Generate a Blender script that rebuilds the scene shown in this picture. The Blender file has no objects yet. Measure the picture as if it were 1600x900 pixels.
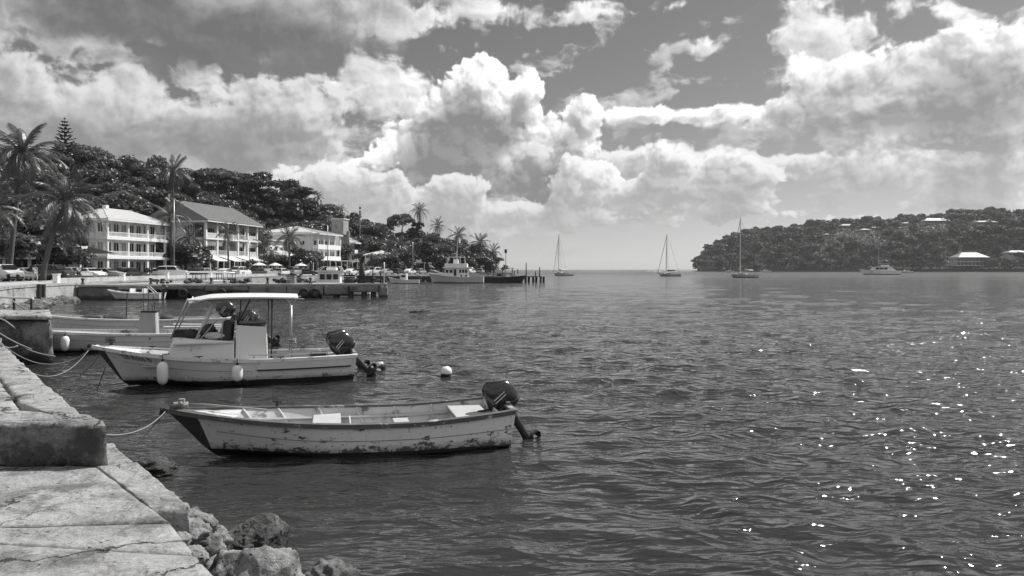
import bpy, bmesh, math, random
import numpy as np
from mathutils import Vector, Matrix, noise as mnoise
R = math.radians
S = bpy.context.scene
COL = S.collection
rng = random.Random(7)
# ------------------------------------------------------------------ camera
F = 1150.0            # focal length in photo pixels (1600 wide)
H = 2.8               # eye height above the water
HZ = 421.0            # horizon row in the photograph
cam_d = bpy.data.cameras.new('camera')
cam = bpy.data.objects.new('camera', cam_d); COL.objects.link(cam)
cam.location = (0, 0, H); cam.rotation_euler = (R(90), 0, 0)
cam_d.sensor_width = 36; cam_d.lens = 36 * F / 1600
cam_d.shift_y = -(450 - HZ) / 1600
cam_d.clip_start = 0.05; cam_d.clip_end = 30000
S.camera = cam
S.view_settings.view_transform = 'Standard'; S.view_settings.look = 'None'
S.view_settings.exposure = .30; S.view_settings.gamma = 1
def on(px, py, z=0.0):
    "point of the horizontal plane z that the photograph shows at (px, py)"
    y = F * (H - z) / (py - HZ); return Vector(((px - 800) * y / F, y, z))
def at(px, py, Y):
    "point at depth Y that the photograph shows at (px, py)"
    return Vector(((px - 800) * Y / F, Y, H - (py - HZ) * Y / F))
# ------------------------------------------------------------------ node expressions
class E:
    __slots__ = ('t', 's')
    def __init__(s, t, sock): s.t = t; s.s = sock
    def _m(a, op, *bs, clamp=False):
        n = a.t.nodes.new('ShaderNodeMath'); n.operation = op; n.use_clamp = clamp
        a.t.links.new(a.s, n.inputs[0])
        for i, b in enumerate(bs):
            if isinstance(b, E): a.t.links.new(b.s, n.inputs[i + 1])
            else: n.inputs[i + 1].default_value = b
        return E(a.t, n.outputs[0])
    def __add__(a, b): return a._m('ADD', b)
    __radd__ = __add__
    def __sub__(a, b): return a._m('SUBTRACT', b)
    def __rsub__(a, b): return (a * -1.0) + b
    def __mul__(a, b): return a._m('MULTIPLY', b)
    __rmul__ = __mul__
    def __truediv__(a, b): return a._m('DIVIDE', b)
    def __pow__(a, b): return a._m('POWER', b)
    def maxi(a, b): return a._m('MAXIMUM', b)
    def mini(a, b): return a._m('MINIMUM', b)
    def smax(a, b, k): return a._m('SMOOTH_MAX', b, k)
    def clamp(a): return a._m('ADD', 0.0, clamp=True)
    def sqrt(a): return a._m('SQRT')
    def exp(a): return a._m('EXPONENT')
    def abs(a): return a._m('ABSOLUTE')
    def ramp(a, lo, hi, o0=0.0, o1=1.0, smooth=True):
        n = a.t.nodes.new('ShaderNodeMapRange'); n.interpolation_type = 'SMOOTHSTEP' if smooth else 'LINEAR'
        n.clamp = True
        a.t.links.new(a.s, n.inputs[0])
        for i, v in zip((1, 2, 3, 4), (lo, hi, o0, o1)):
            if isinstance(v, E): a.t.links.new(v.s, n.inputs[i])
            else: n.inputs[i].default_value = v
        return E(a.t, n.outputs[0])
def mixv(f, a, b):   # value mix
    return (b - a) * f + a if isinstance(b, E) else (a * (f * -1.0 + 1.0)) + f * b
class V3:
    def __init__(s, t, sock): s.t = t; s.s = sock
    def vm(a, op, b=None, scale=None):
        n = a.t.nodes.new('ShaderNodeVectorMath'); n.operation = op
        a.t.links.new(a.s, n.inputs[0])
        if isinstance(b, V3): a.t.links.new(b.s, n.inputs[1])
        elif isinstance(b, E): a.t.links.new(b.s, n.inputs['Scale'])
        elif b is not None: n.inputs[1].default_value = b
        if scale is not None: n.inputs['Scale'].default_value = scale
        return V3(a.t, n.outputs[0])
    def __add__(a, b): return a.vm('ADD', b)
    def __sub__(a, b): return a.vm('SUBTRACT', b)
    def mul(a, b): return a.vm('MULTIPLY', b)
    def scale(a, k): return a.vm('SCALE', k) if isinstance(k, E) else a.vm('SCALE', scale=k)
    def xyz(a):
        n = a.t.nodes.new('ShaderNodeSeparateXYZ'); a.t.links.new(a.s, n.inputs[0])
        return [E(a.t, n.outputs[i]) for i in range(3)]
def combine(t, x, y, z):
    n = t.nodes.new('ShaderNodeCombineXYZ')
    for i, v in enumerate((x, y, z)):
        if isinstance(v, E): t.links.new(v.s, n.inputs[i])
        else: n.inputs[i].default_value = v
    return V3(t, n.outputs[0])
def noise(v, scale, detail=4, rough=.5, lac=2.0, dist=0.0, color=False, kind='FBM'):
    n = v.t.nodes.new('ShaderNodeTexNoise'); v.t.links.new(v.s, n.inputs['Vector']); n.noise_type = kind
    n.inputs['Scale'].default_value = scale; n.inputs['Detail'].default_value = detail
    n.inputs['Roughness'].default_value = rough; n.inputs['Lacunarity'].default_value = lac
    n.inputs['Distortion'].default_value = dist
    return V3(v.t, n.outputs['Color']) if color else E(v.t, n.outputs['Fac'])
def voro(v, scale, feature='F1', smooth=None, detail=0, rough=.5, rand=1.0, out='Distance'):
    n = v.t.nodes.new('ShaderNodeTexVoronoi'); v.t.links.new(v.s, n.inputs['Vector']); n.feature = feature
    n.inputs['Scale'].default_value = scale
    if smooth is not None: n.inputs['Smoothness'].default_value = smooth
    n.inputs['Detail'].default_value = detail; n.inputs['Roughness'].default_value = rough
    n.inputs['Randomness'].default_value = rand
    o = n.outputs[out]
    return E(v.t, o) if out == 'Distance' else V3(v.t, o)
# ------------------------------------------------------------------ sky: one Nishita sky with clouds laid over it by direction
SUN_AZ, SUN_EL = 52.0, 50.0        # degrees right of the view axis (+Y) / above the horizon
wd = bpy.data.worlds.new('World'); S.world = wd; wd.use_nodes = True
T = wd.node_tree
for n in list(T.nodes): T.nodes.remove(n)
HAZE = 0.00008
# ---- clouds: a periodic (azimuth x elevation) field computed once with numpy: tone and cover of the clouds by direction
F_ = 1150.0; HZ_ = 421.0; UP = 11.5
def _hash(ix, iy, seed):
    h = (ix.astype(np.int64) * 374761393 + iy.astype(np.int64) * 668265263 + seed * 1442695041) & 0xFFFFFFFF
    h = ((h ^ (h >> 13)) * 1274126177) & 0xFFFFFFFF
    return (h ^ (h >> 16)) & 0xFFFFFFFF
def perlin(u, v, seed, per):
    ix = np.floor(u); iy = np.floor(v); fx = (u - ix).astype(np.float32); fy = (v - iy).astype(np.float32)
    ix = ix.astype(np.int64); iy = iy.astype(np.int64)
    sx = fx * fx * fx * (fx * (fx * 6 - 15) + 10); sy = fy * fy * fy * (fy * (fy * 6 - 15) + 10)
    def g(dx, dy):
        a = _hash((ix + dx) % per, iy + dy, seed).astype(np.float32) * (6.2831853 / 4294967296.0)
        return np.cos(a) * (fx - dx) + np.sin(a) * (fy - dy)
    a = g(0, 0); b = g(1, 0); c = g(0, 1); d = g(1, 1)
    x0 = a + sx * (b - a); x1 = c + sx * (d - c)
    return (x0 + sy * (x1 - x0)) * 1.41
NP = 72   # base lattice cells round the full circle of azimuth (U period 2*pi*11.5 = 72.26)
def cell(U, V, f): return U * (NP / (2 * math.pi * UP)) * f, V * f
def fbm(U, V, f, octv, seed, gain=.5, billow=False, sy=1.0):
    s = 0; a = 1.0; tot = 0
    for o in range(octv):
        u, v = cell(U, V * sy, f * 2 ** o)
        n = perlin(u, v + o * 17.3, seed + o, int(round(NP * f * 2 ** o)))
        s = s + a * ((np.abs(n) * 2.2 - .6) if billow else n * 1.15); tot += a; a *= gain
    return s / tot * 1.6
def worley(U, V, f, seed):
    u, v = cell(U, V, f); per = int(round(NP * f))
    ix = np.floor(u).astype(np.int64); iy = np.floor(v).astype(np.int64); best = np.full(u.shape, 9.0, np.float32)
    for dx in (-1, 0, 1):
        for dy in (-1, 0, 1):
            h = _hash((ix + dx) % per, iy + dy, seed)
            jx = (h & 0xFFFF).astype(np.float32) / 65536; jy = (h >> 16).astype(np.float32) / 65536
            d = (ix + dx + jx - u) ** 2 + (iy + dy + jy - v) ** 2
            best = np.minimum(best, d)
    return best
def sky_uv(px, py):
    az = math.atan((px - 800) / F_); el = math.atan((HZ_ - py) / F_ * math.cos(az))
    return UP * az, UP * el
def blobs_mask(U, V, blobs, k=.22):
    m = None
    for (px, py, rx, ry, amp) in blobs:
        u0, v0 = sky_uv(px, py); du = (U - u0) * (100.0 / rx); dv = (V - v0) * (100.0 / ry)
        r = np.maximum(1.0 - np.sqrt(du * du + dv * dv), -1.2) * amp
        if m is None: m = r
        else:
            hh = np.clip(.5 + .5 * (r - m) / k, 0, 1); m = m * (1 - hh) + r * hh + k * hh * (1 - hh)
    return m
def sst(x, a, b):
    t = np.clip((x - a) / (b - a), 0, 1); return t * t * (3 - 2 * t)
def shift(A, du, dv, pu, pv):
    "A sampled at (U+du, V+dv); pu, pv grid pitch; rows run upward"
    x = du / pu; y = dv / pv; i = int(math.floor(x)); j = int(math.floor(y)); fx = x - i; fy = y - j
    def g(a, b):
        B = np.roll(A, -a, axis=1)
        b = min(b, A.shape[0] - 1)
        return np.concatenate([B[b:], np.repeat(B[-1:], b, axis=0)], axis=0) if b > 0 else B
    return (g(i, j) * (1 - fx) + g(i + 1, j) * fx) * (1 - fy) + (g(i, j + 1) * (1 - fx) + g(i + 1, j + 1) * fx) * fy
def box(A, r):
    "cheap blur, r in cells"
    for ax in (0, 1):
        c = np.cumsum(np.pad(A, [(r + 1, r) if i == ax else (0, 0) for i in (0, 1)], mode='edge'), axis=ax, dtype=np.float64)
        n = 2 * r + 1
        A = ((c[n:] - c[:-n]) if ax == 0 else (c[:, n:] - c[:, :-n])) / n
        A = A.astype(np.float32)
    return A
def clouds(U, V, pu, pv, bg):
    "returns display-linear tone over the clear tone bg, and total cover"
    wu = fbm(U, V, 1.0, 4, 11); wv = fbm(U, V, 1.0, 4, 31)
    wu2 = fbm(U, V, 4.0, 3, 51); wv2 = fbm(U, V, 4.0, 3, 71)
    Uw = U + .13 * wu + .018 * wu2; Vw = V + .10 * wv + .018 * wv2; Ub = U + .10 * wu + .02 * wu2; Vb = V + .07 * wv + .02 * wv2
    FB = fbm(Uw, Vw, 1.0, 7, 101, .55)
    FBs = fbm(Uw, Vw, 1.0, 7, 301, .56, sy=2.2)
    BL = 0
    for f, w, sd in ((1.0, .40, 4), (2.0, .42, 5), (4.0, .30, 6), (9.0, .17, 7), (19.0, .09, 8)):
        BL = BL + w * (.38 - worley(Ub, Vb, f, sd))
    FB2 = fbm(Uw + .3, Vw, 2.0, 6, 501, .60)
    FINE = fbm(Uw, Vw, 8.0, 4, 401, .55)
    col = bg.copy(); cov = np.zeros_like(bg)
    for G in CLOUDS:
        m = blobs_mask(U + G.get('wu', .0) * wu, V + G.get('wu', .0) * .6 * wv, G['blobs']) if G['blobs'] else np.float32(G['mask'](U, V))
        d = m + FB * G['fb'] + FBs * G.get('fs', 0) + BL * G['bl'] + FINE * G.get('fi', .085) - G['off']
        a = sst(d, 0, G['edge']) * G['op']
        a = a * sst(V, -.02, .25)
        dd = np.maximum(d, 0)
        tau = 0
        sdir = G.get('sdir', (.5, .87))
        for st, w in G['march']:
            tau = tau + w * shift(dd, sdir[0] * st, sdir[1] * st, pu, pv)
        if 'shade' in G: tau = tau + np.maximum(blobs_mask(U + .25 * wu, V + .2 * wv, G['shade']), 0) * 1.5
        if 'light' in G: tau = tau * (1 - np.clip(blobs_mask(U + .25 * wu, V + .2 * wv, G['light']) * 2.0, 0, .85))
        lit = np.exp(-tau)
        # relief of the billows, lit from the sun's side
        rel = (box(d, 1) - shift(box(d, 1), sdir[0] * .07, sdir[1] * .07, pu, pv)) * G['rel']
        rel2 = (BL - shift(BL, sdir[0] * .16, sdir[1] * .16, pu, pv)) * G.get('rel2', 0)
        rel3 = (FB2 - shift(FB2, sdir[0] * .22, sdir[1] * .22, pu, pv)) * G.get('rel3', .55)
        lit = np.clip(lit + np.clip(rel + rel2 + rel3, -.42, .42) * (.16 + .84 * lit), 0, 1.15)
        br = G['lo'] + (G['hi'] - G['lo']) * lit
        if 'air' in G: k = G['air'] * (1 - sst(V, .2, 2.4)); br = br * (1 - k) + .40 * k
        col = col * (1 - a) + br * a; cov = cov * (1 - a) + a
    return col, cov
HZMASK = lambda U, V: -.10 + .38 * sst(V, .1, 1.3) - .42 * sst(V, 1.8, 4.5) + .12 * sst(V, 6, 9)
# clouds away from the sun are seen from their lit side: unseen layer added and brightened as fill
BACKMASK = lambda U, V: -1.0 + 1.25 * sst(np.abs(U), 10.5, 16.0) * (.6 + .4 * sst(V, .2, 1.5))
CLOUDS = [
 dict(blobs=None, mask=BACKMASK, fb=.55, fs=.2, bl=.7, off=.22, edge=.3, op=.95, march=[(.08,.4),(.3,.5)], rel=.9, rel2=.5, hi=.95, lo=.50),
 dict(blobs=None, mask=HZMASK, fb=.35, fs=.75, bl=.15, off=.12, edge=.40, op=.75, march=[(.08,.5),(.2,.7),(.5,.8)], rel=.6, hi=.60, lo=.30, air=.75),
 dict(blobs=[(560,290,170,80,1.0),(480,250,110,50,.9),(690,320,190,60,1.1),(880,300,160,60,1.1),(1045,255,80,42,1.2),(985,262,120,40,1.0),(1160,305,105,55,1.1),(590,150,105,50,.8),(990,325,110,50,.9),(1240,252,220,20,.8),(1480,262,190,40,1.1),(1500,315,150,24,.8),(440,300,200,50,.9),(930,300,70,50,.9)],
      fb=.55, fs=.45, bl=.95, off=.30, edge=.28, op=.92, wu=.12, march=[(.06,.6),(.16,.8),(.35,.8),(.7,.6)], rel=1.3, rel2=.8, hi=.74, lo=.27, air=.55),
 dict(blobs=[(1330,45,125,60,1.1),(1415,20,80,40,1.0),(1235,60,50,36,.8),(1105,75,26,22,.6),(1600,25,60,45,1.0),(890,25,110,26,1.0),(650,35,150,46,1.1),(760,18,120,24,.9),(1060,10,50,12,.6),(590,130,120,60,1.0),(500,170,80,50,.9),(640,160,60,40,.8)],
      fb=.62, fs=.25, bl=.30, off=.33, edge=.42, op=.93, wu=.2, fi=.12, march=[(.08,.3),(.25,.5),(.6,.5)], rel=.9, rel2=.3, hi=.78, lo=.36),
 dict(blobs=[(100,180,330,110,1.5),(330,210,230,75,1.4),(450,180,110,70,1.2),(100,280,330,80,1.3),(350,290,200,50,1.1),(-150,200,300,150,1.4)],
      fb=.75, fs=.35, bl=.75, off=.22, edge=.34, op=.95, wu=.25, march=[(.08,.35),(.25,.5),(.6,.55),(1.1,.4)], rel=1.0, rel2=.45, hi=.60, lo=.22,
      shade=[(350,225,170,44,1.2),(100,250,220,50,.3)], light=[(560,200,60,70,.3),(500,150,80,40,.35),(100,120,160,40,.5)]),
 dict(blobs=[(735,205,95,85,1.4),(755,128,54,44,1.4),(822,150,30,50,1.3),(690,250,130,55,1.3),(645,235,75,48,1.1),(850,235,90,60,1.2),(908,185,34,36,1.3),(890,220,50,50,1.1),(610,262,80,40,1.1),(780,275,170,40,1.1),(940,285,50,30,.7),(860,300,90,30,.9)],
      fb=.20, bl=.85, off=.24, edge=.11, op=1.0, wu=.06, march=[(.05,.25),(.14,.35),(.3,.6),(.6,1.2),(1.0,1.2),(1.4,.6)], rel=1.6, rel2=1.6, hi=.82, lo=.20,
      shade=[(720,215,110,60,1.3),(665,258,80,28,1.2),(800,285,80,24,.6)], light=[(760,120,70,45,.35),(870,250,60,40,.35)]),
 dict(blobs=[(430,300,110,34,1.0),(540,285,90,40,1.1),(640,325,130,36,1.0),(700,300,70,24,.8),(800,330,110,34,1.0),(900,300,80,44,1.1),(975,300,50,36,1.0),(900,345,120,24,.9),(1045,260,42,44,1.1),(1010,285,60,24,.9),(1110,270,70,26,.8),(1180,290,60,40,1.0),(1130,330,110,30,.9),(560,350,160,24,.8),(340,330,120,24,.7),(1420,345,120,14,.5)],
      fb=.50, fs=.40, bl=1.25, off=.40, edge=.20, op=.85, wu=.10, march=[(.05,.5),(.14,.7),(.3,1.0),(.6,1.0)], rel=1.6, rel2=1.0, hi=.80, lo=.28, air=.55),
 dict(blobs=[(1480,130,210,66,1.4),(1570,100,130,66,1.4),(1340,125,110,42,1.3),(1300,152,100,36,1.2),(1430,110,120,46,1.2),(1200,172,130,30,1.15),(1100,182,130,22,1.1),(1000,180,60,15,1.0),(1500,205,210,36,1.2),(1330,210,110,34,1.0),(1760,150,220,90,1.3)],
      fb=.60, fs=.35, bl=.80, off=.31, edge=.24, op=1.0, wu=.12, march=[(.06,.3),(.16,.35),(.35,.5),(.7,.7)], rel=1.2, rel2=1.0, hi=.80, lo=.25,
      shade=[(1420,195,110,30,1.6),(1530,175,90,28,1.2),(1380,120,50,24,.4),(1500,120,60,20,.4)]),
 dict(blobs=[(300,10,450,110,1.8),(560,20,180,64,1.2),(-60,0,240,110,1.2),(200,100,150,40,1.0),(700,0,120,30,.9),(-250,60,300,140,1.3)],
      fb=.42, fs=.1, bl=.10, off=.30, edge=.8, op=.97, wu=.3, march=[(.1,.4),(.3,.6),(.7,.6),(1.2,.6)], rel=.7, rel2=.25, hi=.50, lo=.135,
      shade=[(280,60,300,60,1.3),(560,60,100,30,.5)], light=[(640,50,90,40,.7),(20,30,60,60,.5),(560,40,60,40,.3)]),
]
def cloud_image():
    W, Hh, VM = 6144, 1536, UP * math.pi / 2
    pu = 2 * math.pi * UP / W; pv = VM / Hh
    def run(u0, u1, v0, v1, k):
        U, V = np.meshgrid(u0 + np.arange(int(round((u1 - u0) / pu / k))) * pu * k, v0 + np.arange(int(round((v1 - v0) / pv / k))) * pv * k)
        U = U.astype(np.float32); V = V.astype(np.float32)
        return clouds(U, V, pu * k, pv * k, np.zeros_like(U))
    c, a = run(-W / 2 * pu, W / 2 * pu, 0, VM, 4)
    big = np.zeros((Hh, W, 4), np.float32)
    def up(A):
        A = np.repeat(np.repeat(A, 4, axis=0), 4, axis=1); return box(A, 2)
    big[..., 0] = up(c); big[..., 1] = up(a)
    n0 = int(W / 2 - 1130); n1 = int(W / 2 + 1130); rows = 500
    c, a = run((n0 - W / 2) * pu, (n1 - W / 2) * pu, 0, rows * pv, 1)
    m = 130; wx = np.clip(np.minimum(np.arange(n1 - n0), np.arange(n1 - n0)[::-1]) / m - .8, 0, 1)[None, :]
    wy = np.clip((rows - 1 - np.arange(rows)) / 60. - .5, 0, 1)[:, None]; w = (wx * wy).astype(np.float32)
    big[:rows, n0:n1, 0] += (c - big[:rows, n0:n1, 0]) * w; big[:rows, n0:n1, 1] += (a - big[:rows, n0:n1, 1]) * w
    big[..., 3] = 1
    im = bpy.data.images.new('cloud_cover', W, Hh, alpha=False, float_buffer=True, is_data=True)
    im.pixels.foreach_set(big.ravel()); im.update()
    return im
def build_world():
    tc = T.nodes.new('ShaderNodeTexCoord'); D = V3(T, tc.outputs['Generated'])
    x, y, z = D.xyz()
    n = T.nodes.new('ShaderNodeMath'); n.operation = 'ARCTAN2'; T.links.new(x.s, n.inputs[0]); T.links.new(y.s, n.inputs[1])
    U = E(T, n.outputs[0]) * (1 / (2 * math.pi)) + .5
    n = T.nodes.new('ShaderNodeMath'); n.operation = 'ARCSINE'; T.links.new(z.s, n.inputs[0])
    V = (E(T, n.outputs[0]) * (2 / math.pi)).maxi(.0004).mini(.9996)
    sky = T.nodes.new('ShaderNodeTexSky'); sky.sky_type = 'NISHITA'; sky.sun_disc = False
    sky.sun_elevation = R(SUN_EL); sky.sun_rotation = R(SUN_AZ)
    sky.air_density = 1.0; sky.dust_density = 0.5; sky.ozone_density = 1.0
    sep = T.nodes.new('ShaderNodeSeparateColor'); T.links.new(sky.outputs[0], sep.inputs[0])
    # black and white film behind a yellow filter: mostly red and green light; strength 0.05 overall
    clear = E(T, sep.outputs[0]) * 1.16 + E(T, sep.outputs[1]) * .08
    it = T.nodes.new('ShaderNodeTexImage'); it.image = cloud_image(); it.extension = 'EXTEND'; it.interpolation = 'Linear'
    T.links.new(combine(T, U, V, 0.0).s, it.inputs[0])
    cs = T.nodes.new('ShaderNodeSeparateColor'); T.links.new(it.outputs[0], cs.inputs[0])
    col = clear * (E(T, cs.outputs[1]) * -1.0 + 1.0) + E(T, cs.outputs[0]) * 20.0
    bg = T.nodes.new('ShaderNodeBackground'); T.links.new(col.s, bg.inputs[0]); bg.inputs[1].default_value = 0.05
    out = T.nodes.new('ShaderNodeOutputWorld'); T.links.new(bg.outputs[0], out.inputs[0])
build_world()
sun_d = bpy.data.lights.new('sun', 'SUN'); sun = bpy.data.objects.new('sun', sun_d); COL.objects.link(sun)
sun_d.energy = 5.0; sun_d.angle = R(0.53); sun_d.color = (1.0, 0.99, 0.975)
_sd = Vector((math.sin(R(SUN_AZ)) * math.cos(R(SUN_EL)), math.cos(R(SUN_AZ)) * math.cos(R(SUN_EL)), math.sin(R(SUN_EL))))
sun.rotation_euler = _sd.to_track_quat('Z', 'Y').to_euler(); sun.location = (0, 0, 60)
# ------------------------------------------------------------------ mesh helpers
class MB:
    "collects geometry for ONE mesh object"
    def __init__(s): s.v = []; s.f = []
    def add(s, vs, fs):
        o = len(s.v); s.v += [tuple(p) for p in vs]; s.f += [tuple(i + o for i in f) for f in fs]; return s
    def box(s, x0, x1, y0, y1, z0, z1):
        return s.add([(x0,y0,z0),(x1,y0,z0),(x1,y1,z0),(x0,y1,z0),(x0,y0,z1),(x1,y0,z1),(x1,y1,z1),(x0,y1,z1)],
                     [(0,3,2,1),(4,5,6,7),(0,1,5,4),(1,2,6,5),(2,3,7,6),(3,0,4,7)])
    def hexa(s, b, t):
        "b, t: four corners each, same winding (counter-clockwise from above)"
        return s.add(list(b) + list(t), [(0,3,2,1),(4,5,6,7),(0,1,5,4),(1,2,6,5),(2,3,7,6),(3,0,4,7)])
    def tube(s, pts, r, n=8, cap=True, flat=1.0):
        pts = [Vector(p) for p in pts]; rs = r if isinstance(r, (list, tuple)) else [r] * len(pts)
        rings = []; up = Vector((0, 0, 1))
        for i, p in enumerate(pts):
            d = (pts[min(i + 1, len(pts) - 1)] - pts[max(i - 1, 0)]).normalized()
            a = d.cross(up)
            if a.length < .05: a = d.cross(Vector((1, 0, 0)))
            a.normalize(); b = a.cross(d).normalized()
            rings.append([p + (a * math.cos(2*math.pi*k/n) + b * math.sin(2*math.pi*k/n) * flat) * rs[i] for k in range(n)])
        return s.loft(rings, cap)
    def loft(s, rings, cap=True, closed=True):
        n = len(rings[0]); vs = [p for r in rings for p in r]; fs = []
        for i in range(len(rings) - 1):
            for k in range(n if closed else n - 1):
                a = i*n + k; b = i*n + (k+1) % n; fs.append((a, b, b + n, a + n))
        if cap: fs.append(tuple(range(n))[::-1]); fs.append(tuple((len(rings)-1)*n + k for k in range(n)))
        return s.add(vs, fs)
    def lathe(s, prof, n=16, c=(0,0,0), cap=False):
        return s.loft([[(c[0] + r*math.cos(2*math.pi*k/n), c[1] + r*math.sin(2*math.pi*k/n), c[2] + z) for k in range(n)] for r, z in prof], cap)
    def prism(s, poly, y0, y1):
        "poly in x,z swept along y"
        n = len(poly)
        return s.add([(x, y0, z) for x, z in poly] + [(x, y1, z) for x, z in poly],
                     [tuple(range(n)), tuple(range(2*n-1, n-1, -1))] + [(k, k+n, (k+1) % n + n, (k+1) % n) for k in range(n)])
    def plate(s, poly, z0, z1):
        n = len(poly)
        return s.add([(x, y, z0) for x, y in poly] + [(x, y, z1) for x, y in poly],
                     [tuple(range(n))[::-1], tuple(range(n, 2*n))] + [(k, (k+1) % n, (k+1) % n + n, k+n) for k in range(n)])
    def xf(s, M, start=0):
        s.v = s.v[:start] + [tuple(M @ Vector(p)) for p in s.v[start:]]; return s
    def mesh(s, name, m, smooth=False, fix=True):
        me = bpy.data.meshes.new(name); me.from_pydata(s.v, [], s.f)
        if fix:
            bm = bmesh.new(); bm.from_mesh(me); bmesh.ops.recalc_face_normals(bm, faces=bm.faces); bm.to_mesh(me); bm.free()
        if m is not None: me.materials.append(m)
        if smooth: me.shade_smooth()
        me.update(); return me
    def build(s, name, m, parent=None, smooth=False, loc=None, fix=True, bevel=0, auto=None):
        o = bpy.data.objects.new(name, s.mesh(name, m, smooth or auto is not None, fix)); COL.objects.link(o)
        if auto is not None: o.data.set_sharp_from_angle(angle=R(auto))
        if parent is not None: o.parent = parent
        if loc is not None: o.location = loc
        if bevel:
            b = o.modifiers.new('bevel', 'BEVEL'); b.width = bevel; b.segments = 2; b.limit_method = 'ANGLE'; b.angle_limit = R(35)
        return o
def place(me, name, parent=None, loc=(0,0,0), rot=(0,0,0), sc=1):
    o = bpy.data.objects.new(name, me); COL.objects.link(o); o.parent = parent; o.location = loc; o.rotation_euler = rot
    o.scale = (sc, sc, sc) if not isinstance(sc, (tuple, list)) else sc
    return o
def tag(o, label=None, cat=None, group=None, kind=None):
    if label: o['label'] = label
    if cat: o['category'] = cat
    if group: o['group'] = group
    if kind: o['kind'] = kind
    return o
def thing(name, label, cat, loc=(0,0,0), rz=0, group=None):
    o = bpy.data.objects.new(name, None); COL.objects.link(o); o.location = loc; o.rotation_euler = (0, 0, rz)
    o.empty_display_size = .2
    return tag(o, label, cat, group)
def copy_tree(o, parent=None):
    c = o.copy(); COL.objects.link(c); c.parent = parent
    for ch in list(o.children): copy_tree(ch, c)
    return c
def dup(o, loc, rz=0, label=None, sc=None, group=None):
    c = copy_tree(o); c.location = loc; c.rotation_euler = (0, 0, rz)
    if label: c['label'] = label
    if group: c['group'] = group
    if sc: c.scale = (sc, sc, sc) if not isinstance(sc, tuple) else sc
    return c
def sm(x, a, b):
    t = min(max((x - a) / (b - a), 0), 1); return t * t * (3 - 2 * t)
def lerp(a, b, t): return a + (b - a) * t
# ------------------------------------------------------------------ materials (a black and white place: every colour is a grey)
def g3(v): return (v, v, v, 1)
def new_mat(name):
    m = bpy.data.materials.new(name); m.use_nodes = True; t = m.node_tree
    for n in list(t.nodes): t.nodes.remove(n)
    b = t.nodes.new('ShaderNodeBsdfPrincipled'); o = t.nodes.new('ShaderNodeOutputMaterial'); t.links.new(b.outputs[0], o.inputs[0])
    return m, t, b
def coords(t, kind='Object'):
    n = t.nodes.new('ShaderNodeTexCoord'); return V3(t, n.outputs[kind])
def wpos(t):
    n = t.nodes.new('ShaderNodeNewGeometry'); return V3(t, n.outputs['Position'])
def bump(t, b, h, strength=.3, dist=.02):
    n = t.nodes.new('ShaderNodeBump'); n.inputs['Strength'].default_value = strength; n.inputs['Distance'].default_value = dist
    t.links.new(h.s, n.inputs['Height']); t.links.new(n.outputs[0], b.inputs['Normal'])
def put(t, b, name, e):
    if isinstance(e, E): t.links.new(e.s, b.inputs[name])
    elif name == 'Base Color': b.inputs[name].default_value = g3(e)
    else: b.inputs[name].default_value = e
def mat(name, v, rough=.7, var=.15, sc=1.0, bmp=.2, bd=.01, bsc=None, spec=.5, metal=0, stain=0, stain_v=.05, stain_sc=1.2, space='Object', streak=0, coat=0):
    "weathered surface: base grey v, mottling var, stains with their own shape, fine relief"
    m, t, b = new_mat(name); P = coords(t, space) if space != 'World' else wpos(t)
    c = noise(P, sc, 5, .6) - .5
    c2 = noise(P, sc * 9, 4, .6) - .5
    col = (c * (2.2 * var) + c2 * (1.1 * var) + 1.0) * v
    if stain:
        k = noise(P + (3.7, 1.1, 8.2), stain_sc, 8, .68)
        k = k.ramp(.62 - stain * .25, .70 - stain * .16)
        col = mixv(k * .85, col, stain_v)
    if streak:
        k = noise(P.mul((1.0, 1.0, .12)), sc * 5, 5, .6).ramp(.50, .74)
        col = col * (k * -streak + 1.0)
    put(t, b, 'Base Color', col.maxi(.004)); put(t, b, 'Roughness', (c2 * .25 + rough).clamp()); put(t, b, 'Metallic', metal)
    b.inputs['Specular IOR Level'].default_value = spec
    if coat: b.inputs['Coat Weight'].default_value = coat
    if bmp: bump(t, b, noise(P, bsc or sc * 14, 6, .6), bmp, bd)
    return m
M = {}
M['white_paint'] = mat('white_paint', .74, .45, .06, 2, .05, .004, stain=.12, stain_v=.35, stain_sc=2)
M['roof_white'] = mat('roof_white', .56, .5, .10, .5, .1, .01, streak=.25)
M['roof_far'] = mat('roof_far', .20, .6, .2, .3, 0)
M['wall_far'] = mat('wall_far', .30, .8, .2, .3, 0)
M['roof_grey'] = mat('roof_grey', .17, .55, .22, .6, .2, .02, streak=.3)
M['wall_white'] = mat('wall_white', .72, .8, .10, .35, .1, .01, streak=.30, stain=.10, stain_v=.3, stain_sc=.5)
M['wall_grey'] = mat('wall_grey', .33, .85, .16, .35, .1, .01, streak=.35, stain=.25, stain_v=.12, stain_sc=.4)
M['wall_cream'] = mat('wall_cream', .48, .8, .10, .35, .1, .01, streak=.30)
M['trim'] = mat('trim', .74, .6, .08, 1, .1, .01, streak=.2)
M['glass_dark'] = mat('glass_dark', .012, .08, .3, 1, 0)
M['curtain'] = mat('curtain', .22, .6, .2, 1, 0)
M['interior'] = mat('interior', .03, .9, .5, .7, 0)
M['metal_dark'] = mat('metal_dark', .03, .45, .3, 4, .1, .003)
M['metal_grey'] = mat('metal_grey', .35, .35, .15, 4, .05, .002, metal=.6)
M['rubber'] = mat('rubber', .02, .75, .3, 5, .2, .004)
M['engine'] = mat('engine', .014, .22, .25, 6, .02, .001, coat=.5)
M['engine_matte'] = mat('engine_matte', .018, .5, .3, 6, .1, .002)
M['decal'] = mat('decal', .55, .4, .1, 6, 0)
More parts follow.
